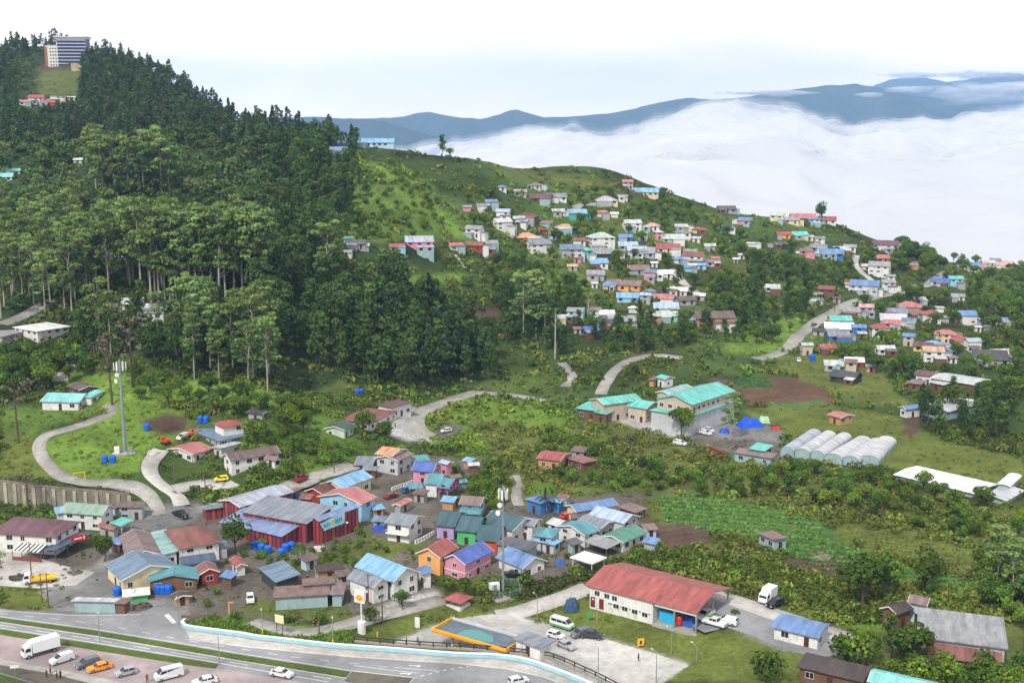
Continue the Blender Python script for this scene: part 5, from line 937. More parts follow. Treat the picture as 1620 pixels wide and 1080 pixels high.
g0, g1 = np.array(place(117,763)), np.array(place(135,760)); d = g1-g0; Lg = np.linalg.norm(d[:2]); prop('football_goal', 'yellow goal-shaped frame beside the winding road', 'goal', g0, [('left_post', MB().tube((0,0,-.2), (0,0,2.6), .12, n=8), YELF), ('right_post', MB().tube((Lg,0,-.2), (Lg,0,2.9), .12, n=8), YELF), ('crossbar', MB().tube((0,0,2.6), (Lg,0,2.9), .1, n=8), YELF)], math.atan2(d[1], d[0]))
# barrier, railing, retaining wall, fences built along their line on the ground
def along(name, label, cat, pts, parts_fn, step=None, zfix=None):
    W = np.array([on_plane(x, y, zfix) if zfix is not None else hit(x, y) for x, y in pts]); C = spline(W, 8); o = C[0].copy(); t = thing(name, label, cat, o); seg = np.linalg.norm(np.diff(C[:, :2], axis=0), axis=1); s = np.concatenate([[0], np.cumsum(seg)])
    at = lambda q: np.array([np.interp(q, s, C[:, k]-o[k]) for k in range(3)]); parts_fn(t, at, s[-1]); return t
def strip(mb, at, L, y0, y1, z0, z1, ds=2.0):
    qs = np.arange(0, L+ds, ds); qs[-1] = L; P = [at(q) for q in qs]; n0 = len(mb.v)
    for i, p in enumerate(P):
        d = (P[min(i+1, len(P)-1)]-P[max(i-1, 0)])[:2]; d /= np.linalg.norm(d)+1e-9; nn = np.array([-d[1], d[0]])
        for yy, zz in ((y0, z0), (y1, z0), (y1, z1), (y0, z1)): mb.v.append((p[0]+nn[0]*yy, p[1]+nn[1]*yy, p[2]+zz))
    for i in range(len(P)-1):
        a = n0+4*i; b = a+4
        for k in range(4): mb.f.append((a+k, a+(k+1) % 4, b+(k+1) % 4, b+k))
    mb.f += [(n0+3, n0+2, n0+1, n0), (n0+4*len(P)-4, n0+4*len(P)-3, n0+4*len(P)-2, n0+4*len(P)-1)]; return mb
CYAN = solid('barrier_blue', '#8fc4d8', .6, 0, .25)
def barrier(t, at, L): obj('wall', strip(MB(), at, L, -.25, .25, -.1, .75).mesh('barr', CYAN), None, t); obj('white_cap', strip(MB(), at, L, -.3, .3, .752, .9).mesh('cap', TRIM), None, t); obj('footing', strip(MB(), at, L, -.5, .5, -.1, .12).mesh('ft', CONCO), None, t)
BP = [(293,983),(287.5,986),(290,990),(300,995),(380,1005.5),(405,1010),(460,1016),(527,1023.5),(620,1030),(720,1038),(770,1039.5),(802,1042),(830,1047),(854,1054),(892,1068),(926,1082),(980,1108)]
along('road_barrier', 'long low pale blue and white barrier wall along the highway', 'barrier', BP, barrier, zfix=.1)
def railing(t, at, L):
    obj('top_rail', strip(MB(), at, L, -.07, .07, 1.05, 1.25).mesh('rail', DARKTRIM), None, t); obj('lower_rail', strip(MB(), at, L, -.05, .05, .5, .62).mesh('rail', DARKTRIM), None, t); obj('kerb', strip(MB(), at, L, -.2, .2, -3.6, .3).mesh('kerb', CONCO), None, t); n = int(L/2.6)
    for k in range(n+1): p = at(L*k/n); obj('post', MB().box(-.12, .12, -.12, .12, 0, 1.2).mesh('post', DARKTRIM), None, t, tuple(p))
along('railing', 'dark brown post and rail fence between the filling station and the barrier', 'railing', [(561,1014),(600,1018),(640,1021),(701,1025),(733,1026),(798,1032),(854,1038),(878,1043),(913,1058),(948,1074),(990,1096)], railing, zfix=.1)
def retwall(t, at, L):
    obj('wall', strip(MB(), at, L, -.3, .3, -6.3, .3).mesh('rwall', pmat('stained_concrete', hexc('#7c766a'), .95, 'wall', .5)), None, t); n = int(L/3.2)
    for k in range(n+1): p = at(L*k/n); obj('pier', MB().box(-.45, .45, -.75, -.31, -6.3, -.3).mesh('pier', pmat('pier_concrete', hexc('#a8a294'), .95, 'wall', .4)), None, t, tuple(p))
    r = MB(); strip(r, at, L, -.05, .05, 1.0, 1.1); strip(r, at, L, -.05, .05, .6, .66)
    for k in range(n*2+1): p = at(L*k/(2*n)); r.box(p[0]-.06, p[0]+.06, p[1]-.06, p[1]+.06, p[2]+.3, p[2]+1.1)
    obj('top_fence', r.mesh('tfence', DARKTRIM), None, t)
along('retaining_wall', 'high stained concrete retaining wall with pale piers below the winding road', 'retaining wall', [(-40,757),(0,760),(62,768),(120,774),(175,778),(205,781)], retwall, zfix=6.2)
def fence(col, h, closed=True):
    def f(t, at, L):
        m = solid('fence_'+col, col, .8, 0, .3); obj('panel', strip(MB(), at, L, -.04, .04, -.2, h).mesh('fp', m), None, t)
        for k in range(int(L/3)+1): p = at(L*k/max(int(L/3), 1)); obj('post', MB().box(-.07, .07, -.07, .07, -.3, h+.12).mesh('fpost', TIMBER), None, t, tuple(p))
    return f
along('fence', 'green sheet fence in front of the long mauve workshop roof', 'fence', [(1160,726),(1190,731),(1215,735),(1237,738)], fence('#3f9c82', 1.9))
along('fence', 'dark red sheet fence left of the green fence', 'fence', [(1121,716),(1135,722),(1146,727)], fence('#8a2f34', 2.2))
def balus(t, at, L):
    obj('base', strip(MB(), at, L, -.15, .15, -.6, .3).mesh('bb', TRIM), None, t); obj('rail', strip(MB(), at, L, -.12, .12, 1.0, 1.15).mesh('br', TRIM), None, t); n = int(L/1.1)
    for k in range(n+1): p = at(L*k/n); obj('baluster', MB().box(-.16, .16, -.16, .16, .3, 1.0).mesh('bal', TRIM), None, t, tuple(p))
along('balustrade', 'white balustrade in front of the pink house with cobalt blue roof', 'balustrade', [(620,777),(632,772),(645,768),(658,762)], balus)
along('balustrade', 'white balustrade round the porch of the white two-storey slate roofed house', 'balustrade', [(657,861),(668,856),(680,850),(686,846)], balus)
def meshfence(t, at, L):
    g = solid('fence_green', '#6f9a8c', .6, .2); r = MB()
    for zz in (.1, .8, 1.5, 2.2): strip(r, at, L, -.02, .02, zz, zz+.05)
    n = int(L/.45)
    for k in range(n+1): p = at(L*k/n); r.box(p[0]-.015, p[0]+.015, p[1]-.015, p[1]+.015, p[2], p[2]+2.25)
    obj('mesh_panel', r.mesh('mf', g), None, t)
    for k in range(int(L/2.5)+1): p = at(L*k/int(L/2.5)); obj('post', MB().box(-.05, .05, -.05, .05, -.1, 2.5).mesh('fpost', g), None, t, tuple(p))
along('fence', 'pale green mesh fence around the slim telecom mast compound', 'fence', [(772,934),(785,948),(802,953),(826,942),(812,932),(795,929),(773,933)], meshfence)
prop('equipment_cabinet', 'white equipment cabinet inside the mast compound', 'cabinet', place(782,937), [('cabinet', MB().box(-1.1,1.1,-.7,.7,.1,2.3), TRIM), ('door', MB().box(-.4,.4,-.72,-.7,.3,2.1), STEEL), ('plinth', MB().box(-1.3,1.3,-.9,.9,-.3,.1), CONCO)], .3)
prop('concrete_pad', 'pale concrete pad under the slim telecom mast', 'slab', place(798,940), [('slab', MB().box(-3.5,3.5,-3,3,-.3,.12), CONCO)], .5)
prop('concrete_pad', 'white walled equipment base at the foot of the tall silver mast', 'slab', place(196,716), [('slab', MB().box(-3.2,3.2,-2.4,2.4,-1.2,.2), CONCO), ('cabinet', MB().box(-2.6,-1.2,-1,.8,.2,1.9), TRIM), ('cabinet', MB().box(1.2,2.4,-1,.6,.2,1.6), STEEL)], .3)
# depot: windows, doors and what stands in its bay
ft = DEPOT['_f']
def in_depot(fx, fy, z): 
    l, n, r = PX('H',75,278), PX('H',820,446), PX('H',1086,293); zz = DEPOT.location[2]+6.4*.76; A, B_, Cc = on_plane(*l, zz), on_plane(*n, zz), on_plane(*r, zz); La = np.linalg.norm((B_-A)[:2]); Lb = np.linalg.norm((Cc-B_)[:2]); return (-La/2+fx*La, -Lb/2+fy*Lb, z), La, Lb
_, DLa, DLb = in_depot(0, 0, 0); ywall = -DLb/2+.55
for k, (fx, z, w, h) in enumerate([(.11,4.6,1.2,1.2),(.2,4.5,1.2,1.2),(.27,4.4,1.2,1.2),(.285,2.2,1.3,1.1),(.365,2.1,1.3,1.1),(.455,2.0,1.3,1.1),(.545,1.9,1.3,1.1),(.22,2.5,.5,.4),(.24,2.5,.5,.4),(.33,2.4,.4,.4),(.41,2.4,.4,.4),(.5,2.4,.4,.4),(.585,2.4,.4,.4)]):
    f, p = winmesh(w, h*.85); o = obj('window', f, None, DEPOT, (-DLa/2+fx*DLa, ywall-.04, z*.76)); obj('pane', p, None, o)
for fx in (.07, .15): obj('door', MB().box(-.55,.55,-.06,.02,0,2.3).mesh('ddoor', solid('door_red', '#6e2a30')), None, DEPOT, (-DLa/2+fx*DLa, ywall-.03, .1))
for fx in (.80, .985):
    for fy in (.04, .5, .96): obj('post', MB().box(-.18,.18,-.18,.18,-.5,4.75).mesh('dpost', STEEL), None, DEPOT, (-DLa/2+fx*DLa, -DLb/2+fy*DLb, 0))
obj('fascia_beam', MB().box(-DLa/2+.63*DLa, DLa/2-.3, ywall-.1, ywall+.1, 4.0, 4.6).mesh('dbeam', TRIM), None, DEPOT); obj('floor_slab', MB().box(-DLa/2+.62*DLa, DLa/2, -DLb/2, DLb/2, -2.5, .15).mesh('dfloor', CONCO), None, DEPOT)
def dep(fx, fy, z=.15): q = DEPOT.location; a = ft[3]; x, y = -DLa/2+fx*DLa, -DLb/2+fy*DLb; return (q[0]+x*cos(a)-y*sin(a), q[1]+x*sin(a)+y*cos(a), q[2]+z)
for k in range(6): prop('chemical_drum', 'tall cyan plastic container in the row inside the open depot bay', 'container', dep(.655+.021*k, .14), [('drum', MB().lathe([(.42,0),(.45,.1),(.45,2.3),(.4,2.45),(.15,2.5)], 14), solid('drum_cyan', '#2fa4d4', .4)), ('lid', MB().lathe([(.16,2.5),(.16,2.58),(.02,2.6)], 10), DARKTRIM)], 0, 'cyan containers in the depot bay')
prop('red_tank', 'upright red tank right of the cyan containers in the depot bay', 'tank', dep(.81, .14), [('tank', MB().lathe([(.6,.3),(.65,.5),(.65,1.8),(.4,2.1),(.05,2.15)], 14), solid('tank_red', '#c8381c', .4)), ('stand', MB().box(-.5,.5,-.5,.5,0,.3), DARKTRIM)])
def tarp(name, label, loc, w, d, h, col, seed, rz=0):
    rng = np.random.default_rng(seed); n = 18; xs = np.linspace(-1, 1, n); X, Yq = np.meshgrid(xs, xs, indexing='ij'); r = np.maximum(np.abs(X), np.abs(Yq)); Z = h*(1-sstep(.55, 1, r))*(1+.7*vnoise(X*3+seed*9, Yq*3, .8, 2))+.12*vnoise(X*9+seed, Yq*9, .5, 3)*(r < .98); Z = np.where(r > .97, -.1, Z)
    V = np.stack([X*w/2, Yq*d/2, Z], -1).reshape(-1, 3); idx = np.arange(n*n).reshape(n, n); Q = np.stack([idx[:-1, :-1], idx[1:, :-1], idx[1:, 1:], idx[:-1, 1:]], -1).reshape(-1, 4); o = obj(name, npmesh(name, V, Q, solid('tarp_'+col, col, .5, 0, .2), None, False), None, None, loc, rz); tag(o, label, 'tarpaulin')
tarp('tarpaulin', 'blue tarpaulin over a load at the right of the depot bay', dep(.86,.22), 4.2, 2.4, 1.7, '#2a4f9c', 3, ft[3]); tarp('tarpaulin', 'large crumpled blue tarpaulin heap in the yard right of the two-tier warehouse', place(1186,674), 9, 6, 2.3, '#1c50c4', 5, .3)
tarp('tarpaulin', 'small blue tarpaulin beside the two-tier warehouse corner', place(1147,684), 4, 3, 1.2, '#2a55b0', 7); tarp('tarpaulin', 'pale green net heap right of the blue tarpaulin heap', place(1209,668), 4, 3, 1.8, '#9cbf9c', 9); tarp('tarpaulin', 'blue tarpaulin sheet left of the white two-storey slate roofed house', place(600,838), 3.6, 2.4, 1.3, '#1f49a8', 11)
tarp('tarpaulin', 'small blue sheet beside the flat white canopy roof', place(886,892), 2.4, 1.6, .9, '#2a5ab0', 13); tarp('tarpaulin', 'dark blue covered machine on the grass beside the depot', place(904,964), 3.4, 2.6, 2.2, '#2c4a6a', 15); tarp('tarpaulin', 'white sheeted pile below the striped hall wall', place(505,870), 4, 2, 1.0, '#b8b4ac', 17)
def digger(loc, rz, label, col):
    c = pmat('digger_'+col, hexc(col), .5, 'plain', .15); t = thing('excavator', label, 'excavator', loc, rz); t.scale = (.72, .72, .72)
    for s in (-1, 1): obj('track', MB().prism([(-1.6,.15),(-1.75,.45),(-1.5,.8),(1.5,.8),(1.75,.45),(1.6,.15)], s*1.15-.28, s*1.15+.28, 'y').mesh('track', TYRE), None, t)
    obj('body', MB().prism([(-1.7,.95),(-1.7,1.9),(-.4,2.1),(1.1,1.9),(1.1,.95)], -1.1, 1.1, 'y').mesh('dbody', c), None, t); cb = obj('cab', MB().prism([(.1,1.9),(.1,2.9),(1.0,2.9),(1.25,1.9)], .1, 1.05, 'y').mesh('dcab', c), None, t); obj('cab_glass', MB().box(.2,1.12,.06,1.09,2.1,2.75).mesh('dg', GLASS), None, cb)
    obj('boom', MB().tube((1,-.3,1.5), (2.8,-.3,3.4), .25, .2, 6).mesh('boom', c), None, t); obj('dipper', MB().tube((2.8,-.3,3.4), (4.2,-.3,1.8), .18, .14, 6).mesh('dip', c), None, t); obj('bucket', MB().prism([(3.9,1.9),(4.5,1.8),(4.6,1.1),(4.0,1.0)], -.7, .1, 'y').mesh('bkt', DARKTRIM), None, t)
digger(place(262,702), 2.6, 'red excavator at the top of the hill lane', '#c03a22'); digger(place(303,690), .6, 'orange machine under the slate roof carport', '#c05a34')
prop('cargo_container', 'orange-red skip in the yard beside the plastic greenhouses', 'skip', place(1227,679), [('body', MB().prism([(-1.2,0),(-1.6,1.4),(1.6,1.4),(1.2,0)], -1, 1, 'y'), solid('skip_red', '#c04830')), ('rim', MB().box(-1.65,1.65,-1.05,1.05,1.4,1.5), DARKTRIM)])
# red sign on the navy awning, banner on the striped hall, striped terrace awning
p = on_plane(*PX('X',845,500), 2.9); t = prop('shop_sign', 'red shop signboard above the navy awning', 'sign', (p[0], p[1], 2.7), [('board', MB().box(-1.9,1.9,-.12,.12,0,1.5), solid('sign_red', '#b81c34')), ('lettering', MB().box(-1.2,.7,-.135,-.121,.55,.95).box(1.0,1.4,-.135,-.121,.3,1.2), solid('sign_pink', '#e8c8cc')), ('bracket', MB().box(-1.5,-1.4,-.1,.1,-.6,0).box(1.4,1.5,-.1,.1,-.6,0), DARKTRIM)], math.radians(40))
l, n, r, z = corners('B', (1110,680), (1150,752), (1325,680), 5.0, 0.3)
A = np.array(on_plane(*PX('B',1102,672), STRH.location[2]+8.2*.76)); Bq = np.array(on_plane(*PX('B',1480,546), STRH.location[2]+8.2*.76)); d = Bq-A; d /= np.linalg.norm(d); nrm = np.array([d[1], -d[0], 0]); ang = math.atan2(d[1], d[0])
def on_face(px, py, off=.35):
    u, v = ray(px, py); dirv = np.array([u, 1, v]); A0 = A+nrm*(off-.55); k = np.dot(A0-np.array([0,0,CZ]), nrm)/np.dot(dirv, nrm); return np.array([0,0,CZ])+dirv*k
bp = [on_face(*PX('B',x,y)) for x, y in ((1112,690),(1150,752),(1325,685),(1325,585))]; c0 = bp[0].copy(); mb = MB(); loc2 = [((q-c0)@np.array([d[0],d[1],0]), 0, q[2]-c0[2]) for q in bp]; mb.poly(loc2); mb.poly([(x, .06, z_) for x, y_, z_ in reversed(loc2)])
m, nt, out = newmat('banner_print'); P_ = N(nt, 'ShaderNodeBsdfPrincipled'); lk(nt, P_.outputs[0], out.inputs[0]); tc = N(nt, 'ShaderNodeTexCoord'); n_ = N(nt, 'ShaderNodeTexNoise', Scale=.45, Detail=3.0); lk(nt, tc.outputs['Object'], n_.inputs[0]); cr = N(nt, 'ShaderNodeValToRGB'); e = cr.color_ramp.elements; e[0].position = .35; e[0].color = (*hexc('#6fb4cc'), 1); e[1].position = .7; e[1].color = (*hexc('#b8dcd8'), 1); lk(nt, n_.outputs[0], cr.inputs[0]); lk(nt, cr.outputs[0], P_.inputs['Base Color'])
t = thing('banner', 'pale blue printed banner with blue letters on the striped hall', 'banner', c0, ang); obj('sheet', mb.mesh('banner', m), None, t); lt = MB(); lt2 = MB(); R0 = random.Random(4); W0 = loc2[2][0]
for k in range(11):
    x = 1.2+(W0-2.0)*k/11; zc = (loc2[1][2]+loc2[0][2])/2+(x/W0)*((loc2[2][2]+loc2[3][2])/2-(loc2[1][2]+loc2[0][2])/2); hgt = .9+.5*R0.random(); w0 = (W0/11)*.3; tgt = lt2 if k in (4, 5, 6) else lt
    tgt.box(x, x+.14, -.05, -.02, zc-hgt/2, zc+hgt/2); tgt.box(x+.15, x+w0*1.6, -.05, -.02, zc-.1+R0.random()*.4-.2, zc+.06+R0.random()*.2)
obj('lettering', lt.mesh('lt', solid('letter_blue', '#2a6fa8')), None, t); obj('ornament', lt2.mesh('lt2', solid('letter_yellow', '#c8b84c')), None, t)
q = on_face(*PX('B',1345,682)); prop('wall_lamp', 'bright white lamp on the striped wall right of the banner', 'lamp', q, [('lamp', MB().lathe([(.05,-.25),(.3,-.15),(.35,.1),(.1,.25)], 10), TRIM), ('bracket', MB().box(-.05,.05,0,.4,-.05,.05), DARKTRIM)], ang)
a0, a1 = on_plane(*PX('X',130,600), 2.6), on_plane(*PX('X',435,625), 2.6); La = np.linalg.norm((a1-a0)[:2]); ang = math.atan2(a1[1]-a0[1], a1[0]-a0[0]); aw = MB(); bw = MB()
for k in range(14):
    x0 = La*k/14; (aw if k % 2 else bw).prism([(-.2+0,2.55),(3.2,3.2),(3.2,3.12),(-.2,2.47)], x0, x0+La/14, 'x')
fr = MB()
for x in (0, La/3, 2*La/3, La): fr.box(x-.06, x+.06, -.1, .02, -.1, 2.5)
fr.box(0, La, -.12, 0, .0, .9)
prop('terrace_awning', 'black and white striped terrace awning on red posts', 'awning', (a0[0], a0[1], 0), [('black_stripes', aw, DARKTRIM), ('white_stripes', bw, TRIM), ('posts', fr, solid('post_red', '#7a4038'))], ang)
obj('folding_door', MB().box(-3.6, -.2, -.06, .02, 0, 2.3).mesh('fdoor', solid('door_scarlet', '#b0342a')), None, SHED, (0, 0, .1)) if 0 else None
a0, a1 = on_plane(*PX('Y',358,795), 0), on_plane(*PX('Y',460,795), 0); La = np.linalg.norm((a1-a0)[:2]); ang = math.atan2(a1[1]-a0[1], a1[0]-a0[0])
c_, s_ = cos(-SHED.rotation_euler[2]), sin(-SHED.rotation_euler[2]); dx, dy = a0[0]-SHED.location[0], a0[1]-SHED.location[1]; o = obj('folding_door', MB().box(0, La, -.1, .1, 0, 2.4).mesh('fdoor', solid('door_scarlet', '#b0342a')), None, SHED, (dx*c_-dy*s_, dx*s_+dy*c_, .05), ang-SHED.rotation_euler[2])
# plastic greenhouses
Fr = [(575,470),(690,485),(815,500),(940,515),(1075,543),(1215,560),(1370,556)]; ordw = ['first','second','third','fourth','fifth','sixth']
for k in range(6):
    a_, b_ = Fr[k], Fr[k+1]; H('e', a_, b_, (b_[0]+228, b_[1]-146), 1.7, 1.6, 'R', 'arch', 'lavender grey' if k == 0 else 'pale grey', 'tin', 1, ('older mauve-tinted' if k == 0 else ordw[k])+' plastic tunnel of the greenhouse row counted from the workshop', name='greenhouse', cat='greenhouse', ov=.08, blank=True)
    PREV['group'] = 'plastic tunnel greenhouses'
# the tall hotel on the hill
hp = hit(103,104); t = thing('hotel_building', 'tall many-storeyed hotel with dark balconied front among the hilltop pines', 'hotel', (hp[0], hp[1]+8, hp[2]-1), .08); t.scale = (1,1,1)
dk = pmat('hotel_dark', hexc('#6a6a92'), .6, 'wall', .1); obj('wall', MB().box(-6.5,17,-7,7,-6,23).mesh('hw', dk), None, t); fl = MB()
for k in range(9): fl.box(-6.7,17.2,-7.5,-7.01,k*2.75-.25,k*2.75+.3)
obj('floor_bands', fl.mesh('hfl', solid('hotel_band', '#b8c4dc')), None, t); obj('roof', MB().box(-9,19,-8.5,8,24.6,25.1).box(-8,18,-7.2,7,23,24.6).mesh('hr', TRIM), None, t)
for k in range(8): obj('window_band', MB().box(-6,16.5,-7.06,-7.0,k*2.75+.7,k*2.75+2.1).mesh('hwin', GLASS), None, t)
obj('left_wing', MB().box(-17,-6.5,-6,5,-6,17.5).mesh('hlw', pmat('wall_white', hexc(WC['white']), .85, 'wall', .2)), None, t); obj('orange_gable', MB().box(-17.3,-15.2,-6.3,5,-6,16.6).mesh('hog', solid('hotel_orange', '#96624e')), None, t); 
for k in range(6):
    for j in range(3): obj('window', plainwin(1.2, 1.2), None, t, (-12.6+j*2.2, -6.01, k*2.75+1.4))
prop('retaining_wall', 'pale stone retaining wall right of the hotel foot', 'wall', place(123,112), [('wall', MB().box(-5,4,-1,1,-3,6), pmat('pale_stone', hexc('#b0a088'), .9, 'wall', .4))])
# red folding sign posts, blue drums, odd heaps near the town
def heap(x, y, label, w, h, col, seed, crop='0', name='rubble_heap', cat='rubble'):
    rng = np.random.default_rng(seed); mb = MB(); mb.lathe([(w/2, -.3), (w/2.2, .02), (w/5, h*.35), (.05, h*.5)], 10)
    for k in range(26):
        a = rng.random()*6.28; r_ = w/2*rng.random()**.6; s = .18+.35*rng.random(); zc = h*(1-r_/(w/2))*rng.random(); p = np.array([cos(a)*r_, sin(a)*r_*.7, zc]); mb.box(p[0]-s, p[0]+s*rng.random()*1.5, p[1]-s*.6, p[1]+s, p[2]-.2, p[2]+s*rng.random())
    o = obj(name, mb.mesh(name, solid('heap_'+col, col, .9, 0, .35)), None, None, place(x, y, crop), rng.random()*3); tag(o, label, cat)
for i, (x, y, lab, w, h, c) in enumerate([(30,914,'dark rubble heap beside the yellow flatbed truck',5,1.4,'#4a4844'),(120,905,'grey rubble heap at the edge of the gravel yard',4,1,'#6a6862'),(225,960,'brown rubble by the roadside hut',5,1.2,'#5a5048'),(570,820,'scrap heap right of the striped hall',5,1.6,'#4c4440'),(582,800,'pale scrap pile below the coral red roofed house',4,1.2,'#8a8480'),(490,875,'timber and scrap pile under the striped hall corner',5,1,'#8c8070'),
   (1000,860,'pale scrap pile beside the green roofed house',4,1.4,'#a8a6a4'),(1300,880,'scattered debris along the ploughed plot',5,.8,'#7a7268'),(1170,710,'scrap heap in the workshop yard',6,1.6,'#4a423c'),(240,716,'pale scrap at the top of the hill lane',4,1.1,'#b0aca8'),(355,790,'planks and scrap beside the lane under the yellow car',5,1,'#8c949c'),(340,800,'teal sheets stacked behind the striped hall',4,.7,'#7fb0a8'),(640,878,'scrap pile below the slate roofed porch',5,1.4,'#6a625c')]): heap(x, y, lab, w, h, c, 40+i)
# people
def person(x, y, label, shirt, trousers, rz, walk=.25):
    p = place(x, y); z = max(p[2], .12) if p[1] < 345*F/2400 and p[2] > -.6 else p[2]+.06; me = bpy.data.meshes.new('figure')
    J = {'pel':(0,0,.92),'waist':(0,0,1.08),'chest':(0,0,1.32),'neck':(0,0,1.46),'head0':(0,.01,1.55),'head1':(0,.02,1.66),'shl':(.19,0,1.4),'ell':(.25,.03,1.14),'hal':(.24,.1,.9),'shr':(-.19,0,1.4),'elr':(-.25,-.02,1.14),'har':(-.24,.05,.9),'hil':(.1,0,.88),'knl':(.11,walk*.5,.5),'anl':(.11,walk*.2,.08),'tol':(.12,walk*.2+.16,.04),'hir':(-.1,0,.88),'knr':(-.11,-walk*.2,.5),'anr':(-.11,-walk,.08),'tor':(-.12,-walk+.16,.04)}
    R = {'pel':.14,'waist':.13,'chest':.16,'neck':.06,'head0':.085,'head1':.1,'shl':.075,'ell':.05,'hal':.035,'shr':.075,'elr':.05,'har':.035,'hil':.1,'knl':.07,'anl':.045,'tol':.04,'hir':.1,'knr':.07,'anr':.045,'tor':.04}
    E = [('pel','waist'),('waist','chest'),('chest','neck'),('neck','head0'),('head0','head1'),('chest','shl'),('shl','ell'),('ell','hal'),('chest','shr'),('shr','elr'),('elr','har'),('pel','hil'),('hil','knl'),('knl','anl'),('anl','tol'),('pel','hir'),('hir','knr'),('knr','anr'),('anr','tor')]; K = list(J)
    def skin(name, keys, grow, mat, parent=None):
        kk = [k for k in K if k in keys]; m_ = bpy.data.meshes.new(name); m_.from_pydata([J[k] for k in kk], [(kk.index(a), kk.index(b)) for a, b in E if a in kk and b in kk], []); o = obj(name, m_, mat, parent); sk = o.modifiers.new('s', 'SKIN'); layer = m_.skin_vertices[0] if m_.skin_vertices else None
        if layer is None: bpy.context.view_layer.update(); layer = m_.skin_vertices[0]
        for i, k in enumerate(kk): layer.data[i].radius = (R[k]*grow, R[k]*grow*.85)
        layer.data[0].use_root = True; sb = o.modifiers.new('b', 'SUBSURF'); sb.levels = 1; sb.render_levels = 2; return o
    t = thing('person', label, 'person', (p[0], p[1], z), rz); body = skin('body', K, 1.0, solid('skin_tone', '#8a5c42', .7), t)
    skin('shirt', ['waist','chest','shl','shr','ell','elr'], 1.15, solid('cloth_'+shirt, shirt, .9), t); skin('trousers', ['pel','hil','hir','knl','knr','anl','anr'], 1.15, solid('cloth_'+trousers, trousers, .9), t)
    hm = MB().lathe([(.1,.0),(.115,.05),(.09,.12),(.03,.145)], 10, (0,-.005,1.63)); obj('hair', hm.mesh('hair', solid('hair_black', '#141212', .8)), None, t)
for a in [(74,1073,'person in dark clothes standing on the drain strip below the white family car','#26282c','#1c1d20',.4,.05),(80,1066,'person in dark jacket standing on the footpath edge','#303238','#202226',2.0,.2),(90,1074,'person in white shirt beside the dark dressed one on the footpath','#d0d0cc','#3a3c44',1.2,.1),(96,1074,'person in dark top right of the white shirted one','#3a2c30','#1e2024',4.0,.2),(233,1080,'person in dark clothes walking between the hatchback and the minibus','#2c2e34','#26262a',.3,.3),(643,1021,'person walking behind the brown railing','#50505a','#26262a',1.4,.3),(661,1019,'person standing near the price board behind the railing','#8a8e98','#30323a',0,.1),(1010,1046,'person standing on the pale concrete forecourt','#4c525c','#26262a',.8,.2)]: person(*a)
# concrete yards as real sheets just above the flat ground
sheet('forecourt', FORE[:0]+[p for p in FORE], roadmat('forecourt_concrete', (.42,.41,.395), .32, .35), FZ+.05)
sheet('depot_yard', [(1095,990),(1140,940),(1165,948),(1200,966),(1300,998),(1345,1015),(1335,1034),(1290,1040),(1225,1020),(1190,1004),(1150,992),(1115,1000)], ASPH, .045)
sheet('terrace_paving', [(-60,868),(30,872),(95,893),(150,905),(120,925),(60,930),(-60,922)], CONCM, .05)
sheet('village_yard', [(60,936),(140,905),(190,850),(250,818),(300,822),(318,836),(220,846),(185,880),(178,925),(215,968),(90,966)], roadmat('worn_tar', (.21,.205,.2), .4, .25), .04)
# ---------------------------------------------------------------- trees and scrub: crowns are clouds of small leaf clumps
def hash_(s): return sum(ord(c)*(i+3) for i, c in enumerate(s))
BARK = pmat('bark', (.09,.07,.05), .95, 'plain', .35); PALEBARK = pmat('pale_bark', (.34,.31,.26), .9, 'plain', .35)
def leafcloud(blobs, rng, size, jit=.55, tilt=.5):
    """blobs: (cx,cy,cz, rx,ry,rz, count, colour)"""
    C = []; Nn = []; T = []
    for cx, cy, cz, a, b, c, n, col in blobs:
        d = rng.normal(size=(n, 3)); d /= np.linalg.norm(d, axis=1)[:, None]; d[:, 2] = np.abs(d[:, 2])*np.where(rng.random(n) < .8, 1, -1)
        r = .62+.42*rng.random(n)**.6; C.append(np.array([cx, cy, cz])+d*np.array([a, b, c])*r[:, None]); Nn.append(d+rng.normal(size=(n, 3))*tilt)
        T.append(np.array(col)[None]*(1+.5*(rng.random((n, 1))-.5))*(1+.18*(rng.random((n, 3))-.5)))
    C = np.concatenate(C); Nn = np.concatenate(Nn); T = np.concatenate(T); Nn /= np.linalg.norm(Nn, axis=1)[:, None]
    w = rng.normal(size=C.shape); p = np.cross(Nn, w); p /= np.linalg.norm(p, axis=1)[:, None]; q = np.cross(Nn, p); s = size*(.55+.9*rng.random(len(C)))[:, None]/2
    V = np.stack([C+(sx*p*(1+jit*(rng.random((len(C), 1))-.5))+sy*q*(1+jit*(rng.random((len(C), 1))-.5)))*s for sx, sy in ((-1,-.8),(1,-1),(.8,1),(-1,.7))], 1).reshape(-1, 3)
    return V, np.arange(len(V)).reshape(-1, 4), np.repeat(T, 4, 0)
def crownmesh(name, blobs, seed, size, **k):
    V, Q, T = leafcloud(blobs, np.random.default_rng(seed), size, **k); return npmesh(name, V, Q, LEAF, T)
GC = dict(dark=(.050,.092,.028), pine=(.046,.080,.038), mid=(.065,.115,.025), bright=(.115,.185,.022), euc=(.09,.145,.05), eucl=(.15,.225,.07), olive=(.065,.075,.025), grey=(.070,.095,.060), lime=(.12,.18,.02))
PROTO = {}
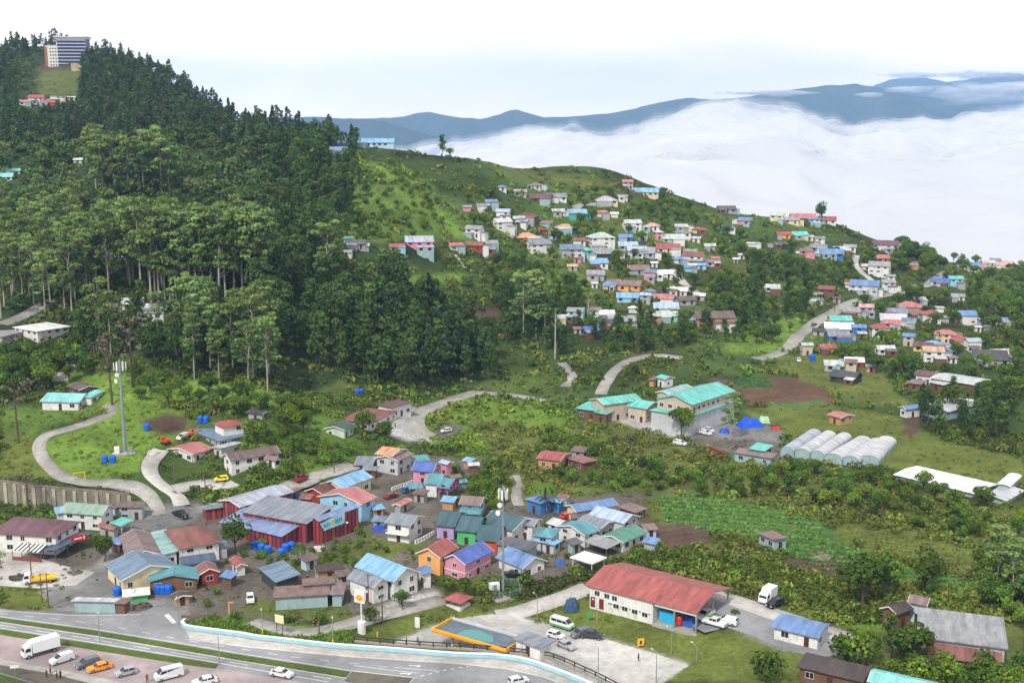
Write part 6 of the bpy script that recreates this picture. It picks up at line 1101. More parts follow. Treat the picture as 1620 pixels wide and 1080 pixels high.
def variants(kind, n=5):
    if kind in PROTO: return PROTO[kind]
    out = []
    for v in range(n):
        R = np.random.default_rng(hash_(kind)+v); tr = MB(); B = []
        if kind == 'pine':            # 1 unit = metre, 16 tall
            Hh = 16; tr.tube((0,0,-1), (0,0,Hh*.95), .28, .05, 6)
            for z in np.arange(3.2, Hh, 1.15):
                rr = ((Hh-z)/(Hh-3))**.75*3.7*(.7+.6*R.random())+.3
                for k in range(max(2, int(rr*1.7))):
                    a = R.random()*6.28; B.append((cos(a)*rr*.6, sin(a)*rr*.6, z+R.normal()*.3, rr*.5, rr*.5, .8, 15, GC['pine']))
            sz = .85
        elif kind == 'eucalyptus':    # 32 tall, bare pale trunk, flat layered sprays on top
            Hh = 32; b = R.normal()*.8; tr.tube((0,0,-1), (b*.4,0,11), .42, .3, 7); tr.tube((b*.4,0,11), (b,R.normal()*.6,22), .3, .18, 6); tr.tube((b,0,22), (b*1.2,0,30), .17, .05, 5)
            for k in range(24):
                z = 11.5+20*((k+R.random())/24)**.85; a = R.random()*6.28; rr = (1.2+4.4*R.random()**.6)*(1-.4*max(0, (z-26)/6)); x, y = b+cos(a)*rr, sin(a)*rr
                tr.tube((b*.7,0,z-3.5), (x, y, z-.3), .1, .03, 4, False); s = 1.7+1.4*R.random()
                B.append((x, y, z, s, s, s*.42, 66, GC['eucl'] if R.random() < .45+.4*(z > 25) else GC['euc'])); B.append((x, y, z-.9, s*.8, s*.8, .5, 12, GC['euc']))
            sz = .68
        elif kind == 'broadleaf':     # 9 tall
            tr.tube((0,0,-1), (R.normal()*.3,0,4), .24, .14, 6)
            for k in range(11):
                a = R.random()*6.28; rr = 2.3*R.random()**.6; z = 4.2+3.6*R.random()*(1-rr/4); s = 1.3+.9*R.random(); tr.tube((0,0,2.2), (cos(a)*rr, sin(a)*rr, z), .09, .03, 4, False)
                B.append((cos(a)*rr, sin(a)*rr, z, s, s, s*.8, 90, GC['mid'] if R.random() < .7 else GC['bright']))
            sz = .42
        elif kind == 'forest':        # tall dark dense, 18 tall
            tr.tube((0,0,-1), (R.normal()*.4,0,12), .33, .12, 6)
            for k in range(20):
                z = 5.5+12*((k+R.random())/20); rr = 3.3*R.random()**.6*(1-.55*max(0, (z-10)/8)); a = R.random()*6.28; s = 1.4+1.0*R.random(); tr.tube((0,0,z-2.5), (cos(a)*rr, sin(a)*rr, z), .09, .03, 4, False)
                B.append((cos(a)*rr, sin(a)*rr, z, s, s, s*.75, 34, GC['dark'] if R.random() < .75 else GC['mid']))
            sz = .72
        elif kind == 'shrub':         # 3.2 tall
            for k in range(6):
                a = R.random()*6.28; rr = .9*R.random(); s = .8+.6*R.random(); tr.tube((0,0,-.3), (cos(a)*rr, sin(a)*rr, 1.6), .06, .02, 4, False); B.append((cos(a)*rr, sin(a)*rr, 1.1+1.1*R.random(), s, s, s*.85, 70, GC['bright'] if R.random() < .5 else GC['mid']))
            sz = .28
        elif kind == 'bare':          # thin grey-brown tree
            tr.tube((0,0,-1), (.4,0,11), .3, .15, 6); tr.tube((.4,0,11), (.2,.3,17), .15, .04, 5)
            for k in range(16):
                z = 7+9*R.random(); a = R.random()*6.28; rr = 1.6+2.2*R.random(); tr.tube((.3,0,z-2), (cos(a)*rr, sin(a)*rr, z+1.5), .07, .02, 4, False); B.append((cos(a)*rr, sin(a)*rr, z+1.5, 1.1, 1.1, .7, 9, (.11,.10,.075)))
            sz = .5
        elif kind == 'palm':
            tr.tube((0,0,-.5), (.2,0,5), .2, .14, 6); Vf = []; Qf = []
            m = MB()
            for k in range(13):
                a = 6.28*k/13+R.random()*.3; pts = [(t*2.6, 5+.9*sin(t*2.4)-1.5*t*t) for t in np.linspace(0, 1, 6)]
                for (r0, z0), (r1, z1) in zip(pts[:-1], pts[1:]):
                    w0 = .32; c, s = cos(a), sin(a); m.poly([(c*r0-s*w0, s*r0+c*w0, z0-.1), (c*r1-s*w0, s*r1+c*w0, z1-.1), (c*r1, s*r1, z1), (c*r0, s*r0, z0)]); m.poly([(c*r0, s*r0, z0), (c*r1, s*r1, z1), (c*r1+s*w0, s*r1-c*w0, z1-.1), (c*r0+s*w0, s*r0-c*w0, z0-.1)])
            cm = npmesh('palm_crown', np.array(m.v), np.array(m.f), LEAF, np.tile(GC['mid'], (len(m.v), 1))); out.append((cm, tr.mesh('palm_trunk', BARK))); continue
        out.append((crownmesh(kind+'_crown', B, hash_(kind)+50+v, sz), tr.mesh(kind+'_trunk', PALEBARK if kind == 'eucalyptus' else BARK)))
    PROTO[kind] = out; return out

TN = {'pine':('pine_tree','pine tree'),'eucalyptus':('eucalyptus_tree','eucalyptus'),'broadleaf':('broadleaf_tree','tree'),'forest':('forest_tree','tree'),'shrub':('shrub','shrub'),'bare':('bare_tree','tree'),'palm':('palm_tree','palm')}
def tree(kind, X, Y, s, label, group=None, sz=None, Z=None, r=None, nm=None):
    V = variants(kind); cm, tm = V[random.randrange(len(V))] if r is None else V[r % len(V)]; z = float(gz(X, Y)) if Z is None else Z
    t = thing(nm or TN[kind][0], label, TN[kind][1], (X, Y, z-.1), random.random()*6.28, group); t.scale = (s*(sz or 1), s*(sz or 1), s)
    obj('crown', cm, None, t); obj('trunk', tm, None, t); return t
def clear(X, Y, m=1.0):
    for fx, fy, a, b, rz in FOOT:
        dx, dy = X-fx, Y-fy
        if abs(dx)+abs(dy) > a+b+m*2: continue
        u, v = dx*cos(rz)+dy*sin(rz), -dx*sin(rz)+dy*cos(rz)
        if abs(u) < a+m and abs(v) < b+m: return False
    for C, hw in ROADS:
        if abs(C[0][0]-X) > 260: continue
        if np.min((C[:, 0]-X)**2+(C[:, 1]-Y)**2) < (hw+m*.7)**2: return False
    return True
TDIM = {'pine':(6,16),'eucalyptus':(9,30),'broadleaf':(6.5,8.5),'forest':(8,17),'shrub':(3,2.6),'bare':(4,15),'palm':(5,5)}
def hides(kind, px, py, Y, s):
    w, h = TDIM[kind]; w *= s*F/Y; h *= s*F/Y*.95
    return any(abs(px-g[4]) < w/2+6 and py > g[5]+1 and py-h < g[5]-5 for g in HOUSES) and random.random() < .93
def scatter(kind, n, poly, smin, smax, label, group, sep=3.0, m=1.0, far_bias=0, avoid=(), nm=None):
    xs = [p[0] for p in poly]; ys = [p[1] for p in poly]; got = []; tries = 0
    while len(got) < n and tries < 30:
        px = RNG.uniform(min(xs), max(xs), n*3); py = RNG.uniform(min(ys), max(ys), n*3); k = inpoly(px, py, poly)
        for a in avoid: k &= ~inpoly(px, py, a)
        P, ok = hits(px[k], py[k]); tries += 1
        for q, qx, qy in zip(P[ok], px[k][ok], py[k][ok]):
            if len(got) >= n: break
            if hides(kind, qx, qy, q[1], smax): continue
            if any((q[0]-g[0])**2+(q[1]-g[1])**2 < sep*sep for g in got): continue
            if not clear(q[0], q[1], m): continue
            got.append(q)
    for q in got: tree(kind, q[0], q[1], random.uniform(smin, smax), label, group, nm=nm)
    return got
HILL = [(0,100),(0,80),(60,70),(150,72),(230,90),(300,122),(350,165),(400,190),(500,210),(570,222),(575,238),(420,250),(320,232),(130,235),(0,250)]
CLEARING = [(28,100),(62,84),(132,84),(132,110),(128,165),(120,172),(25,172)]
scatter('forest', 120, HILL, .55, .85, 'rounded dark tree mixed with the pines on the upper hillside', 'rounded trees of the hilltop forest', sep=7, avoid=[CLEARING], nm='hill_tree')
FP = scatter('pine', 160, HILL, .6, 1.05, 'dark pine in the dense forest covering the upper hillside', 'pines of the hilltop forest', sep=6, avoid=[CLEARING])
def mass(name, kind, n, poly, smin, smax, avoid=(), nleaf=130, tint=1.0, label=None):
    """far wood that reads as one mass"""
    px = RNG.uniform(min(p[0] for p in poly), max(p[0] for p in poly), n*3); py = RNG.uniform(min(p[1] for p in poly), max(p[1] for p in poly), n*3); k = inpoly(px, py, poly)
    for a in avoid: k &= ~inpoly(px, py, a)
    P, ok = hits(px[k], py[k]); QX, QY = px[k][ok][:n], py[k][ok][:n]; P = P[ok][:n]; Vs = []; Qs = []; Ts = []; o = 0; rng = RNG; protos = []
    for v in range(4):
        if kind == 'pine': B = [(rng.normal()*.6,rng.normal()*.6,14*t+3, 3.9*(1-t)**.7+.4, 3.9*(1-t)**.7+.4, 1.6, int(nleaf/9), GC['pine']) for t in np.linspace(0, .9, 9)]
        else: B = [(rng.normal()*2.2, rng.normal()*2.2, 6+4*rng.random(), 2.6, 2.6, 2.4, int(nleaf/7), GC['dark']) for _ in range(7)]
        protos.append(leafcloud(B, rng, 1.15 if kind == 'pine' else 1.2))
    for i, q in enumerate(P):
        if not clear(q[0], q[1], 2) or hides('forest', QX[i], QY[i], q[1], smax*.9): continue
        V, Q, T = protos[i % 4]; s = rng.uniform(smin, smax); a = rng.random()*6.28; R = np.array([[cos(a), -sin(a), 0], [sin(a), cos(a), 0], [0, 0, 1]])
        Vs.append(V@R.T*s+np.array([q[0], q[1], gz(q[0], q[1])])); Qs.append(Q+o); o += len(V); Ts.append(T*tint*(.7+.7*rng.random())*np.array([1+.35*rng.random(), 1, 1]))
    tag(obj(name, npmesh(name, np.concatenate(Vs), np.concatenate(Qs), SCRUB, np.clip(np.concatenate(Ts), 0, 1))), label, kind='stuff')
mass('forest', 'pine', 400, HILL, .55, 1.0, [CLEARING], label='dense pine forest filling the upper hillside')
CLEARING += []
LOW = [(0,235),(130,232),(320,232),(420,248),(560,238),(540,320),(470,400),(440,470),(150,440),(0,400)]
mass('forest', 'leafy', 520, HILL, .5, .9, [CLEARING], nleaf=150, tint=1.25, label='rounded trees filling between the hilltop pines')
mass('forest', 'leafy', 230, LOW, .45, .8, nleaf=150, tint=2.1, label='lighter green low trees in the gaps of the middle hillside wood')
mass('forest', 'leafy', 430, LOW, .6, 1.15, nleaf=150, tint=1.35, label='mixed dark woodland on the middle hillside')
MIDF = [(400,250),(560,245),(545,330),(520,400),(600,440),(690,500),(780,565),(780,600),(640,620),(560,600),(430,560),(400,480),(420,380)]
scatter('forest', 200, MIDF, .65, 1.15, 'dark leafy tree in the wooded gully right of the eucalyptus', 'dark trees of the wooded gully', sep=5)
scatter('pine', 36, [(600,480),(690,500),(770,560),(770,590),(640,600),(600,560)], .8, 1.35, 'tall dark conifer in the gully below the terraced lawn', 'conifers of the gully', sep=4)
# eucalyptus rows, each trunk from its foot in the photograph
for i, (x, y) in enumerate([(211,447),(224,462),(239,475),(252,475),(261,473),(269,472),(279,476),(291,474),(301,476),(311,475),(322,470),(335,474),(347,480),(357,472),(371,470),(384,475),(398,475),(410,468)]):
    q = hit(x, y+3); tree('eucalyptus', q[0], q[1], 1.05+.12*random.random(), 'tall pale-trunked eucalyptus in the lower row on the left slope', 'lower row of eucalyptus')
for x, y in [(152,300),(165,322),(176,318),(183,322),(196,318),(205,322),(216,318),(228,322),(238,314),(244,311),(256,318),(268,316)]:
    q = hit(x, y); tree('eucalyptus', q[0], q[1], .95+.15*random.random(), 'tall eucalyptus in the upper row below the pine hill', 'upper row of eucalyptus')
for i in range(34):
    x, y = RNG.uniform(140, 425), RNG.uniform(425, 470)
    q = hit(x, y); tree('eucalyptus', q[0], q[1], .85+.2*random.random(), 'tall eucalyptus behind the lower row on the left slope', 'eucalyptus behind the lower row')
for i in range(16):
    x, y = RNG.uniform(0, 130), RNG.uniform(400, 470); q = hit(x, y); tree('eucalyptus', q[0], q[1], .6+.25*random.random(), 'pale green eucalyptus in the wood at the left edge', 'pale green trees of the left edge wood')
scatter('eucalyptus', 26, [(0,430),(60,425),(130,430),(145,500),(60,500),(0,505)], .6, .95, 'eucalyptus in the grove at the left edge', 'left edge eucalyptus grove', sep=6)
scatter('eucalyptus', 16, [(0,330),(120,330),(130,400),(0,400)], .55, .8, 'eucalyptus among the woods high at the left edge', 'high left eucalyptus', sep=8)
scatter('eucalyptus', 22, [(140,560),(230,540),(340,545),(440,560),(470,600),(430,625),(300,615),(240,600)], .55, .85, 'slender tree with bare trunk above the green slope', 'slender trees above the green slope', sep=5)
scatter('forest', 46, [(130,520),(220,500),(400,500),(440,560),(400,585),(240,580),(130,570)], .5, .85, 'dense round-topped tree on the slope under the eucalyptus row', 'round-topped trees on the left slope', sep=5)
scatter('broadleaf', 40, [(0,565),(120,565),(140,600),(60,620),(0,640)], .7, 1.15, 'leafy green tree near the left edge above the aqua roof', 'leafy trees near the left edge', sep=4, nm='spreading_tree')
scatter('broadleaf', 26, [(210,600),(320,625),(440,640),(500,660),(480,690),(420,670),(300,650),(220,640)], .5, 1.0, 'small leafy tree on the bank above the left houses', 'trees on the bank above the left houses', sep=3, nm='young_tree')
scatter('shrub', 40, [(420,690),(480,690),(560,715),(540,735),(440,760),(405,750)], .7, 1.3, 'leafy shrub on the bank behind the rooming house', 'shrubs on the bank behind the rooming house', sep=2)
VIL = [(740,300),(860,320),(1000,300),(1060,320),(1180,370),(1300,395),(1380,400),(1420,420),(1500,425),(1490,450),(1330,485),(1240,545),(1150,545),(1000,560),(880,560),(800,470),(740,400)]
scatter('broadleaf', 215, VIL, .55, 1.15, 'leafy tree among the hillside village houses', 'trees among the hillside village', sep=5, m=1.2)
scatter('forest', 60, [(880,480),(1000,500),(1100,500),(1180,540),(1000,560),(880,565),(800,540),(780,470)], .45, .75, 'dark tree on the lower edge of the hillside village', 'dark trees below the hillside village', sep=6, nm='woodland_tree')
scatter('forest', 45, [(1040,430),(1240,400),(1330,450),(1270,500),(1200,540),(1120,500)], .4, .75, 'dark tree in the wooded strip left of the ridge road', 'dark trees left of the ridge road', sep=6, nm='woodland_tree')
scatter('broadleaf', 130, [(1400,470),(1500,440),(1620,440),(1620,640),(1560,650),(1440,600),(1330,600),(1290,570),(1320,520)], .6, 1.2, 'leafy tree among the houses of the right-hand village', 'trees of the right-hand village', sep=5, m=1.2, nm='garden_tree')
scatter('broadleaf', 30, [(1460,380+30),(1560,420),(1620,428),(1620,445),(1480,440)], .6, 1.1, 'tree on the skyline at the end of the ridge road', 'skyline trees at the end of the ridge road', sep=5)
scatter('broadleaf', 24, [(1420,395),(1465,410),(1480,430),(1440,445),(1400,440)], .9, 1.6, 'rounded tree in the clump behind the white villa', 'clump of trees behind the white villa', sep=4)
scatter('forest', 22, [(1440,600),(1500,620),(1600,640),(1600,700),(1480,700),(1440,640)], .4, .7, 'dark tree around the pale farm roofs', 'dark trees around the pale farm roofs', sep=5, nm='woodland_tree')
for x, y, k, s, lab in [(828,503+30,'eucalyptus',.95,'big yellow-green spreading tree beside the bare white trunk'),(848,540,'eucalyptus',1.0,'yellow-green tree left of the village with a twin crown'),(862,545,'eucalyptus',.9,'yellow-green tree nearest the cobalt blue roof'),
  (700,248,'forest',.75,'lone dark tree on the skyline right of the long blue roof'),(712,250,'broadleaf',.8,'low skyline tree beside the lone dark tree'),(520,470,'eucalyptus',1.0,'yellow-green eucalyptus standing alone in the dark gully'),(1300,352,'broadleaf',1.6,'dark tree on the far ridge beside the red roof'),
  (46,815,'bare',.75,'dark shaggy tree trunk in front of the retaining wall'),(165,888,'broadleaf',.75,'bright green tree beside the red gate posts'),(404,678+28,'broadleaf',1.1,'flat-topped tree behind the rooming house'),(455,690,'broadleaf',1.2,'dense dark tree right of the slate roofed house'),
  (372,874,'broadleaf',1.1,'bushy tree against the front of the striped hall'),(472,893,'palm',.8,'bushy palm beside the dark brown timber house'),(862,812,'palm',1.5,'palm between the blue roofs'),(636,965,'broadleaf',.55,'slim round tree in front of the large sky blue roof'),(585,985,'shrub',1.2,'yellow-green shrub beside the tall round sign'),
  (1078,690,'broadleaf',1.35,'leafy tree in front of the two-tier warehouse'),(1155,695,'eucalyptus',.5,'thin tree at the right corner of the two-tier warehouse'),(30,685+15,'bare',1.1,'leaning dark tree on the left lawn'),(178,600+40,'bare',1.35,'bare brown tree behind the tall telecom mast'),(210,612,'bare',1.5,'tall bare tree beside the telecom mast top'),
  (1510,655,'broadleaf',1.4,'round tree in front of the long plastic tunnel'),(575,690,'broadleaf',1.1,'dark conical tree before the brick red school roof'),(612,700,'broadleaf',.9,'round tree at the yard entrance of the school'),(1575,950,'eucalyptus',.55,'pale branching tree right of the maize field'),(1600,965,'eucalyptus',.5,'slender tree near the right edge above the grey warehouse roof'),
  (1365,965,'broadleaf',1.55,'large round tree left of the dark brown timber house'),(1400,950,'broadleaf',1.3,'middle round tree beside the dark brown timber house'),(1462,945,'broadleaf',1.3,'bright round tree behind the mauve roofed house'),(1340,1045,'shrub',2.1,'bright lime shrub right of the small white office'),(1370,1050,'shrub',2.3,'lime green bush beside the dark tree by the office'),(1410,1040,'forest',.5,'tall leafy tree left of the grey warehouse roof'),
  (1440,1060,'broadleaf',1.2,'spreading tree behind the turquoise roof'),(1210,1078,'shrub',2.2,'yellow-green bush at the bottom beside the lane'),(1545,1025,'shrub',1.4,'bush growing on the edge of the grey warehouse roof'),(705,940,'broadleaf',.6,'leafy bush behind the square pavilion'),(735,945,'broadleaf',.6,'leafy bush right of the square pavilion'),(372,980,'shrub',.7,'bush in the ditch beside the highway grass'),(835,925,'shrub',1.1,'brown-green bush right of the fenced mast compound'),(505,985,'shrub',1.0,'round bush on the bank below the workshop'),(455,985,'shrub',.9,'small round bush left of the yellow hoarding')]:
    q = hit(x, y); tree(k, q[0], q[1], s, lab)
scatter('shrub', 60, [(1430,1030),(1500,1060),(1620,1060),(1620,1100),(1400,1100)], .9, 1.8, 'flowering bush below the red roof slope', 'bushes below the red roof slope', sep=2.5)
scatter('broadleaf', 22, [(1540,905),(1620,880),(1620,1000),(1590,985),(1545,960)], .6, 1.0, 'green tree at the right edge beside the maize', 'trees at the right edge beside the maize', sep=3)
scatter('shrub', 60, [(850,680),(1000,720),(1100,760),(1020,790),(940,770),(860,760)], .7, 1.4, 'dark rounded shrub in the scrub below the warehouse', 'shrubs in the scrub below the warehouse', sep=3)
scatter('broadleaf', 60, [(1080,760),(1240,745),(1420,770),(1620,800),(1620,860),(1540,860),(1400,830),(1250,790),(1100,790)], .45, .8, 'small leafy tree in the scrub above the green fields', 'small trees above the green fields', sep=4, nm='young_tree')
scatter('shrub', 40, [(700,750),(770,740),(800,800),(760,830),(700,790)], .6, 1.2, 'shrub between the pink houses and the mast', 'shrubs between the pink houses and the mast', sep=2)
scatter('shrub', 45, [(420,760),(560,830),(620,880),(560,905),(430,905),(380,880),(400,860),(540,870)], .4, .9, 'low shrub on the slope under the striped hall', 'shrubs under the striped hall', sep=2)
scatter('shrub', 42, [(60,850),(220,850),(420,880),(560,900),(690,860),(1000,800),(1010,870),(700,930),(560,960),(300,960),(200,960)], .2, .75, 'small garden shrub between the town houses', 'garden shrubs between the town houses', sep=2, m=.6, nm='garden_shrub')
# ---- scrub, grass and crops: stuff
def clumps(name, P, cols, sizes, label, nq=16, flat=.8, seed=3, mat=None, leaf=.42):
    rng = np.random.default_rng(seed); pr = []
    for v in range(6):
        V, Q, T = leafcloud([(0,0,.1,1,1,flat,nq,(1,1,1)), (rng.normal()*.4,rng.normal()*.4,.35,.6,.6,flat*.7,nq//2,(1.15,1.15,1.1))], rng, leaf); pr.append((V, T))
    n = len(P); m = len(pr[0][0]); out = np.empty((n, m, 3)); tt = np.empty((n, m, 3)); a = rng.random(n)*6.28; ca, sa = np.cos(a), np.sin(a); kk = rng.integers(0, 6, n)
    for v in range(6):
        s = kk == v; V, T = pr[v]
        X = V[None, :, 0]*ca[s, None]-V[None, :, 1]*sa[s, None]; Yq = V[None, :, 0]*sa[s, None]+V[None, :, 1]*ca[s, None]
        out[s, :, 0] = X*sizes[s, None]+P[s, 0, None]; out[s, :, 1] = Yq*sizes[s, None]+P[s, 1, None]; out[s, :, 2] = V[None, :, 2]*sizes[s, None]*rng.uniform(.7, 1.3, (s.sum(), 1))+P[s, 2, None]; tt[s] = T[None]*cols[s][:, None, :]
    V = out.reshape(-1, 3); tag(obj(name, npmesh(name, V, np.arange(len(V)).reshape(-1, 4), SCRUB, np.clip(tt.reshape(-1, 3), 0, 1))), label, kind='stuff')
def foot_mask(P, m=.3):
    ok = np.ones(len(P), bool)
    for fx, fy, a, b, rz in FOOT:
        dx, dy = P[:, 0]-fx, P[:, 1]-fy; u = dx*cos(rz)+dy*sin(rz); v = -dx*sin(rz)+dy*cos(rz); ok &= ~((np.abs(u) < a+m) & (np.abs(v) < b+m))
    for C, hw in ROADS:
        near = (np.abs(P[:, 0]-C[:, 0].mean()) < 160)
        idx = np.where(near)[0]
        if len(idx): d = ((P[idx, None, :2]-C[None, ::2])**2).sum(2).min(1); ok[idx[d < (hw+.9)**2]] = False
    return ok
n = 38000; px = RNG.uniform(-20, 1640, n); py = RNG.uniform(80, 985, n); P, ok = hits(px, py); P = P[ok]; pl, cc = plant_at(P[:, 0], P[:, 1]); k = (pl > 0) & foot_mask(P); P, pl, cc = P[k], pl[k], cc[k]
dn = vnoise(P[:, 0], P[:, 1], 24, 5)+.5*vnoise(P[:, 0], P[:, 1], 9, 6); keep = np.where(pl == 2, RNG.random(len(P)) < np.clip(.62+1.6*dn, .22, 1), RNG.random(len(P)) < .4); P, pl, cc = P[keep], pl[keep], cc[keep]
dist = P[:, 1]; sz = np.where(pl == 2, .9+1.5*RNG.random(len(P))**2, .35+.5*RNG.random(len(P)))*(.75+dist/1100)
pal = np.array([(.06,.11,.025),(.12,.18,.025),(.04,.07,.02),(.10,.11,.032),(.15,.16,.04),(.08,.15,.022)])
sel = (np.clip((vnoise(P[:, 0], P[:, 1], 30, 1)+.5)*6+RNG.normal(size=len(P))*1.1, 0, 5.99)).astype(int)
cols = (.5*cc+.5*pal[sel])*(.95+.85*RNG.random((len(P), 1)))*np.array([1.16, 1.08, 1.])
P = P.copy(); P[:, 2] = gz(P[:, 0], P[:, 1])-.15*sz
near = P[:, 1] < 400
clumps('undergrowth', P[~near], cols[~near], sz[~near], 'scrub and undergrowth over the far hillsides')
clumps('undergrowth', P[near], cols[near], sz[near], 'scrub and undergrowth over the valley floor and near slopes', nq=44, leaf=.25, seed=8)
def rows(name, poly, pitch, step, col, s, label, ang):
    W = np.array([hit(x, y)[:2] for x, y in poly]); c = W.mean(0); d = np.array([cos(ang), sin(ang)]); nn = np.array([-d[1], d[0]]); A_ = (W-c)@d; B_ = (W-c)@nn; pts = []
    for b in np.arange(B_.min(), B_.max(), pitch):
        for a in np.arange(A_.min(), A_.max(), step): pts.append(c+d*(a+random.gauss(0, .12))+nn*(b+.5*sin(a*.06)+random.gauss(0, .08)))
    pts = np.array(pts); k = inpoly(pts[:, 0], pts[:, 1], [tuple(w) for w in W]) & (RNG.random(len(pts)) < .93); pts = pts[k]; Z = gz(pts[:, 0], pts[:, 1]); Pq = np.stack([pts[:, 0], pts[:, 1], Z], 1); Pq = Pq[foot_mask(Pq)]
    clumps(name, Pq, np.array(col)*(.75+.5*RNG.random((len(Pq), 1))), np.full(len(Pq), s)*(.7+.6*RNG.random(len(Pq))), label, nq=7, flat=.7, seed=31, leaf=.7)
rows('crops', [(1040,785),(1110,782),(1190,800),(1290,822),(1300,850),(1200,850),(1120,840),(1050,825)], 3.3, .7, (.14,.25,.06), .62, 'rows of green vegetables in the upper field', -.25)
rows('crops', [(1200,852),(1300,850),(1360,870),(1400,885),(1400,915),(1290,900)], 3.0, .7, (.13,.24,.06), .6, 'rows of green vegetables in the middle field', -.2)
rows('crops', [(1400,885),(1440,900),(1540,915),(1540,935),(1420,925),(1400,915)], 3.0, .7, (.10,.19,.06), .6, 'rows of darker vegetables in the lower field', .1)
rows('crops', [(1480,918),(1555,927),(1548,950),(1500,942)], 3.2, .6, (.18,.24,.06), .8, 'rows of young maize beside the large trees', 1.2)
rows('crops', [(1330,826),(1420,848),(1530,872),(1528,900),(1440,882),(1370,868)], 2.4, 1.2, (.13,.16,.05), .4, 'thin rows in the fallow upper terrace', -.35)
rows('crops', [(1155,600),(1210,597),(1225,612),(1170,615)], 2.2, 1.0, (.07,.14,.06), .5, 'rows of vegetables behind the two-tier warehouse', .1)
def dead_tree(x, y, h, label):
    q = hit(x, y); t = thing('dead_tree', label, 'dead tree', (q[0], q[1], q[2]-.3)); obj('trunk', MB().tube((0,0,-.5), (.1,0,h*.8), .42, .22, 8).tube((.1,0,h*.8), (-.1,0,h), .22, .08, 6).mesh('dtrunk', PALEBARK), None, t); obj('limbs', MB().tube((.1,0,h*.72), (2.4,.3,h*.95), .14, .05, 5).tube((.1,0,h*.2), (1.2,.2,h*.33), .12, .05, 5).tube((.1,0,h*.6), (-1.5,0,h*.75), .12, .05, 5).mesh('dlimb', PALEBARK), None, t)
dead_tree(878, 567, 22, 'tall bare white trunk standing below the hillside village'); dead_tree(930, 505, 12, 'thin bare trunk at the edge of the hillside village')
scatter('forest', 26, [(515,255),(580,240),(585,300),(560,350),(545,392),(505,392)], .5, .8, 'dark tree along the edge of the open grassy slope', 'trees along the edge of the grassy slope', sep=4)
scatter('shrub', 60, [(580,270),(660,280),(730,360),(640,385),(560,385)], .8, 1.5, 'yellow-green shrub on the open grassy slope', 'shrubs on the open grassy slope', sep=4)
tuf = [(LIME, 700, [(296,985),(330,975),(400,980),(560,1000),(556,1022),(400,1006),(300,990)], .45, 'tall bright grass behind the pale blue barrier'),
       (np.array((.085,.115,.025)), 2600, [(1000,862),(1100,880),(1250,900),(1340,925),(1420,985),(1340,985),(1230,935),(1160,915),(1000,888)], .8, 'tall yellow-green cane grass behind the depot'),
       (np.array((.07,.085,.03)), 900, [(745,940),(835,925),(960,895),(1010,880),(960,910),(925,930),(850,950)], .6, 'rough grass beside the concrete drive')]
for i, (c, n, poly, s, lab) in enumerate(tuf):
    px = RNG.uniform(min(p[0] for p in poly), max(p[0] for p in poly), n*3); py = RNG.uniform(min(p[1] for p in poly), max(p[1] for p in poly), n*3); kk = inpoly(px, py, poly); Pq, ok = hits(px[kk][:n], py[kk][:n]); Pq = Pq[ok]; Pq = Pq[foot_mask(Pq)]
    clumps('tall_grass', Pq, c*(.7+.7*RNG.random((len(Pq), 1))), s*(.7+.8*RNG.random(len(Pq))), lab, 14, 1.5, 20+i)
# ---------------------------------------------------------------- far mountains, sea of cloud, the air between
def ridge_mesh(name, prof, Y, depth, seed, col, px0=None):
    xs = np.arange(prof[0][0], prof[-1][0]+1, 3.0); ys = np.interp(xs, [p[0] for p in prof], [p[1] for p in prof]); rng = np.random.default_rng(seed)
    X = (xs-810)/F*Y; Z = CZ+Y*vrow(0)*0+np.array([CZ*0+Y*vrow(y) for y in ys]); nrow = 46; V = []
    sp = X[1]-X[0]
    for j in range(nrow):
        t = j/(nrow-1); Yj = Y-depth*t; drop = 1500*t**1.1; nz = 0
        for o, (s, a) in enumerate(((900, 1.), (380, .5), (150, .22))): nz = nz + a*np.abs(vnoise(X+seed*999, np.full_like(X, Yj*.6), s, o))*2
        V.append(np.stack([X, np.full_like(X, Yj), Z-drop+(.5-nz)*560*min(1, t*3.2)*(1-t*.3)-(0 if t else 0)+vnoise(X, X*0+seed*50, 60, 5)*10*(1-t)], 1))
    for k in range(1): V.insert(0, np.stack([X, np.full_like(X, Y+600), Z-700], 1))
    nrow += 1; V = np.concatenate(V); n = len(xs); idx = np.arange(n*nrow).reshape(nrow, n); Q = np.stack([idx[:-1, :-1], idx[1:, :-1], idx[1:, 1:], idx[:-1, 1:]], -1).reshape(-1, 4)
    return tag(obj(name, npmesh(name, V, Q, col, None, True)), kind='structure')
MTN = roadmat('mountain_forest', (.03,.05,.035), .4, .004)
ridge_mesh('mountains', [(480,186),(540,188),(600,188),(640,185),(665,179),(680,178),(720,185),(760,188),(790,182),(805,175),(818,173),(832,178),(860,186),(900,184),(960,180),(1000,172),(1050,160),(1080,155),(1120,157),(1160,155),(1200,150),(1260,140),(1300,135),(1340,133),(1380,139),(1400,145),(1440,152),(1480,158),(1540,165),(1620,181),(1760,200)], 9000, 2600, 3, MTN)
ridge_mesh('mountains', [(1340,150),(1370,135),(1400,125),(1440,121),(1480,130),(1510,127),(1530,122),(1570,115),(1620,120),(1800,118)], 12500, 2800, 5, MTN)
ridge_mesh('mountains', [(380,190),(500,185),(565,189),(585,188),(605,192),(640,202),(680,214),(710,219),(740,229),(800,245)], 7000, 1500, 8, MTN)
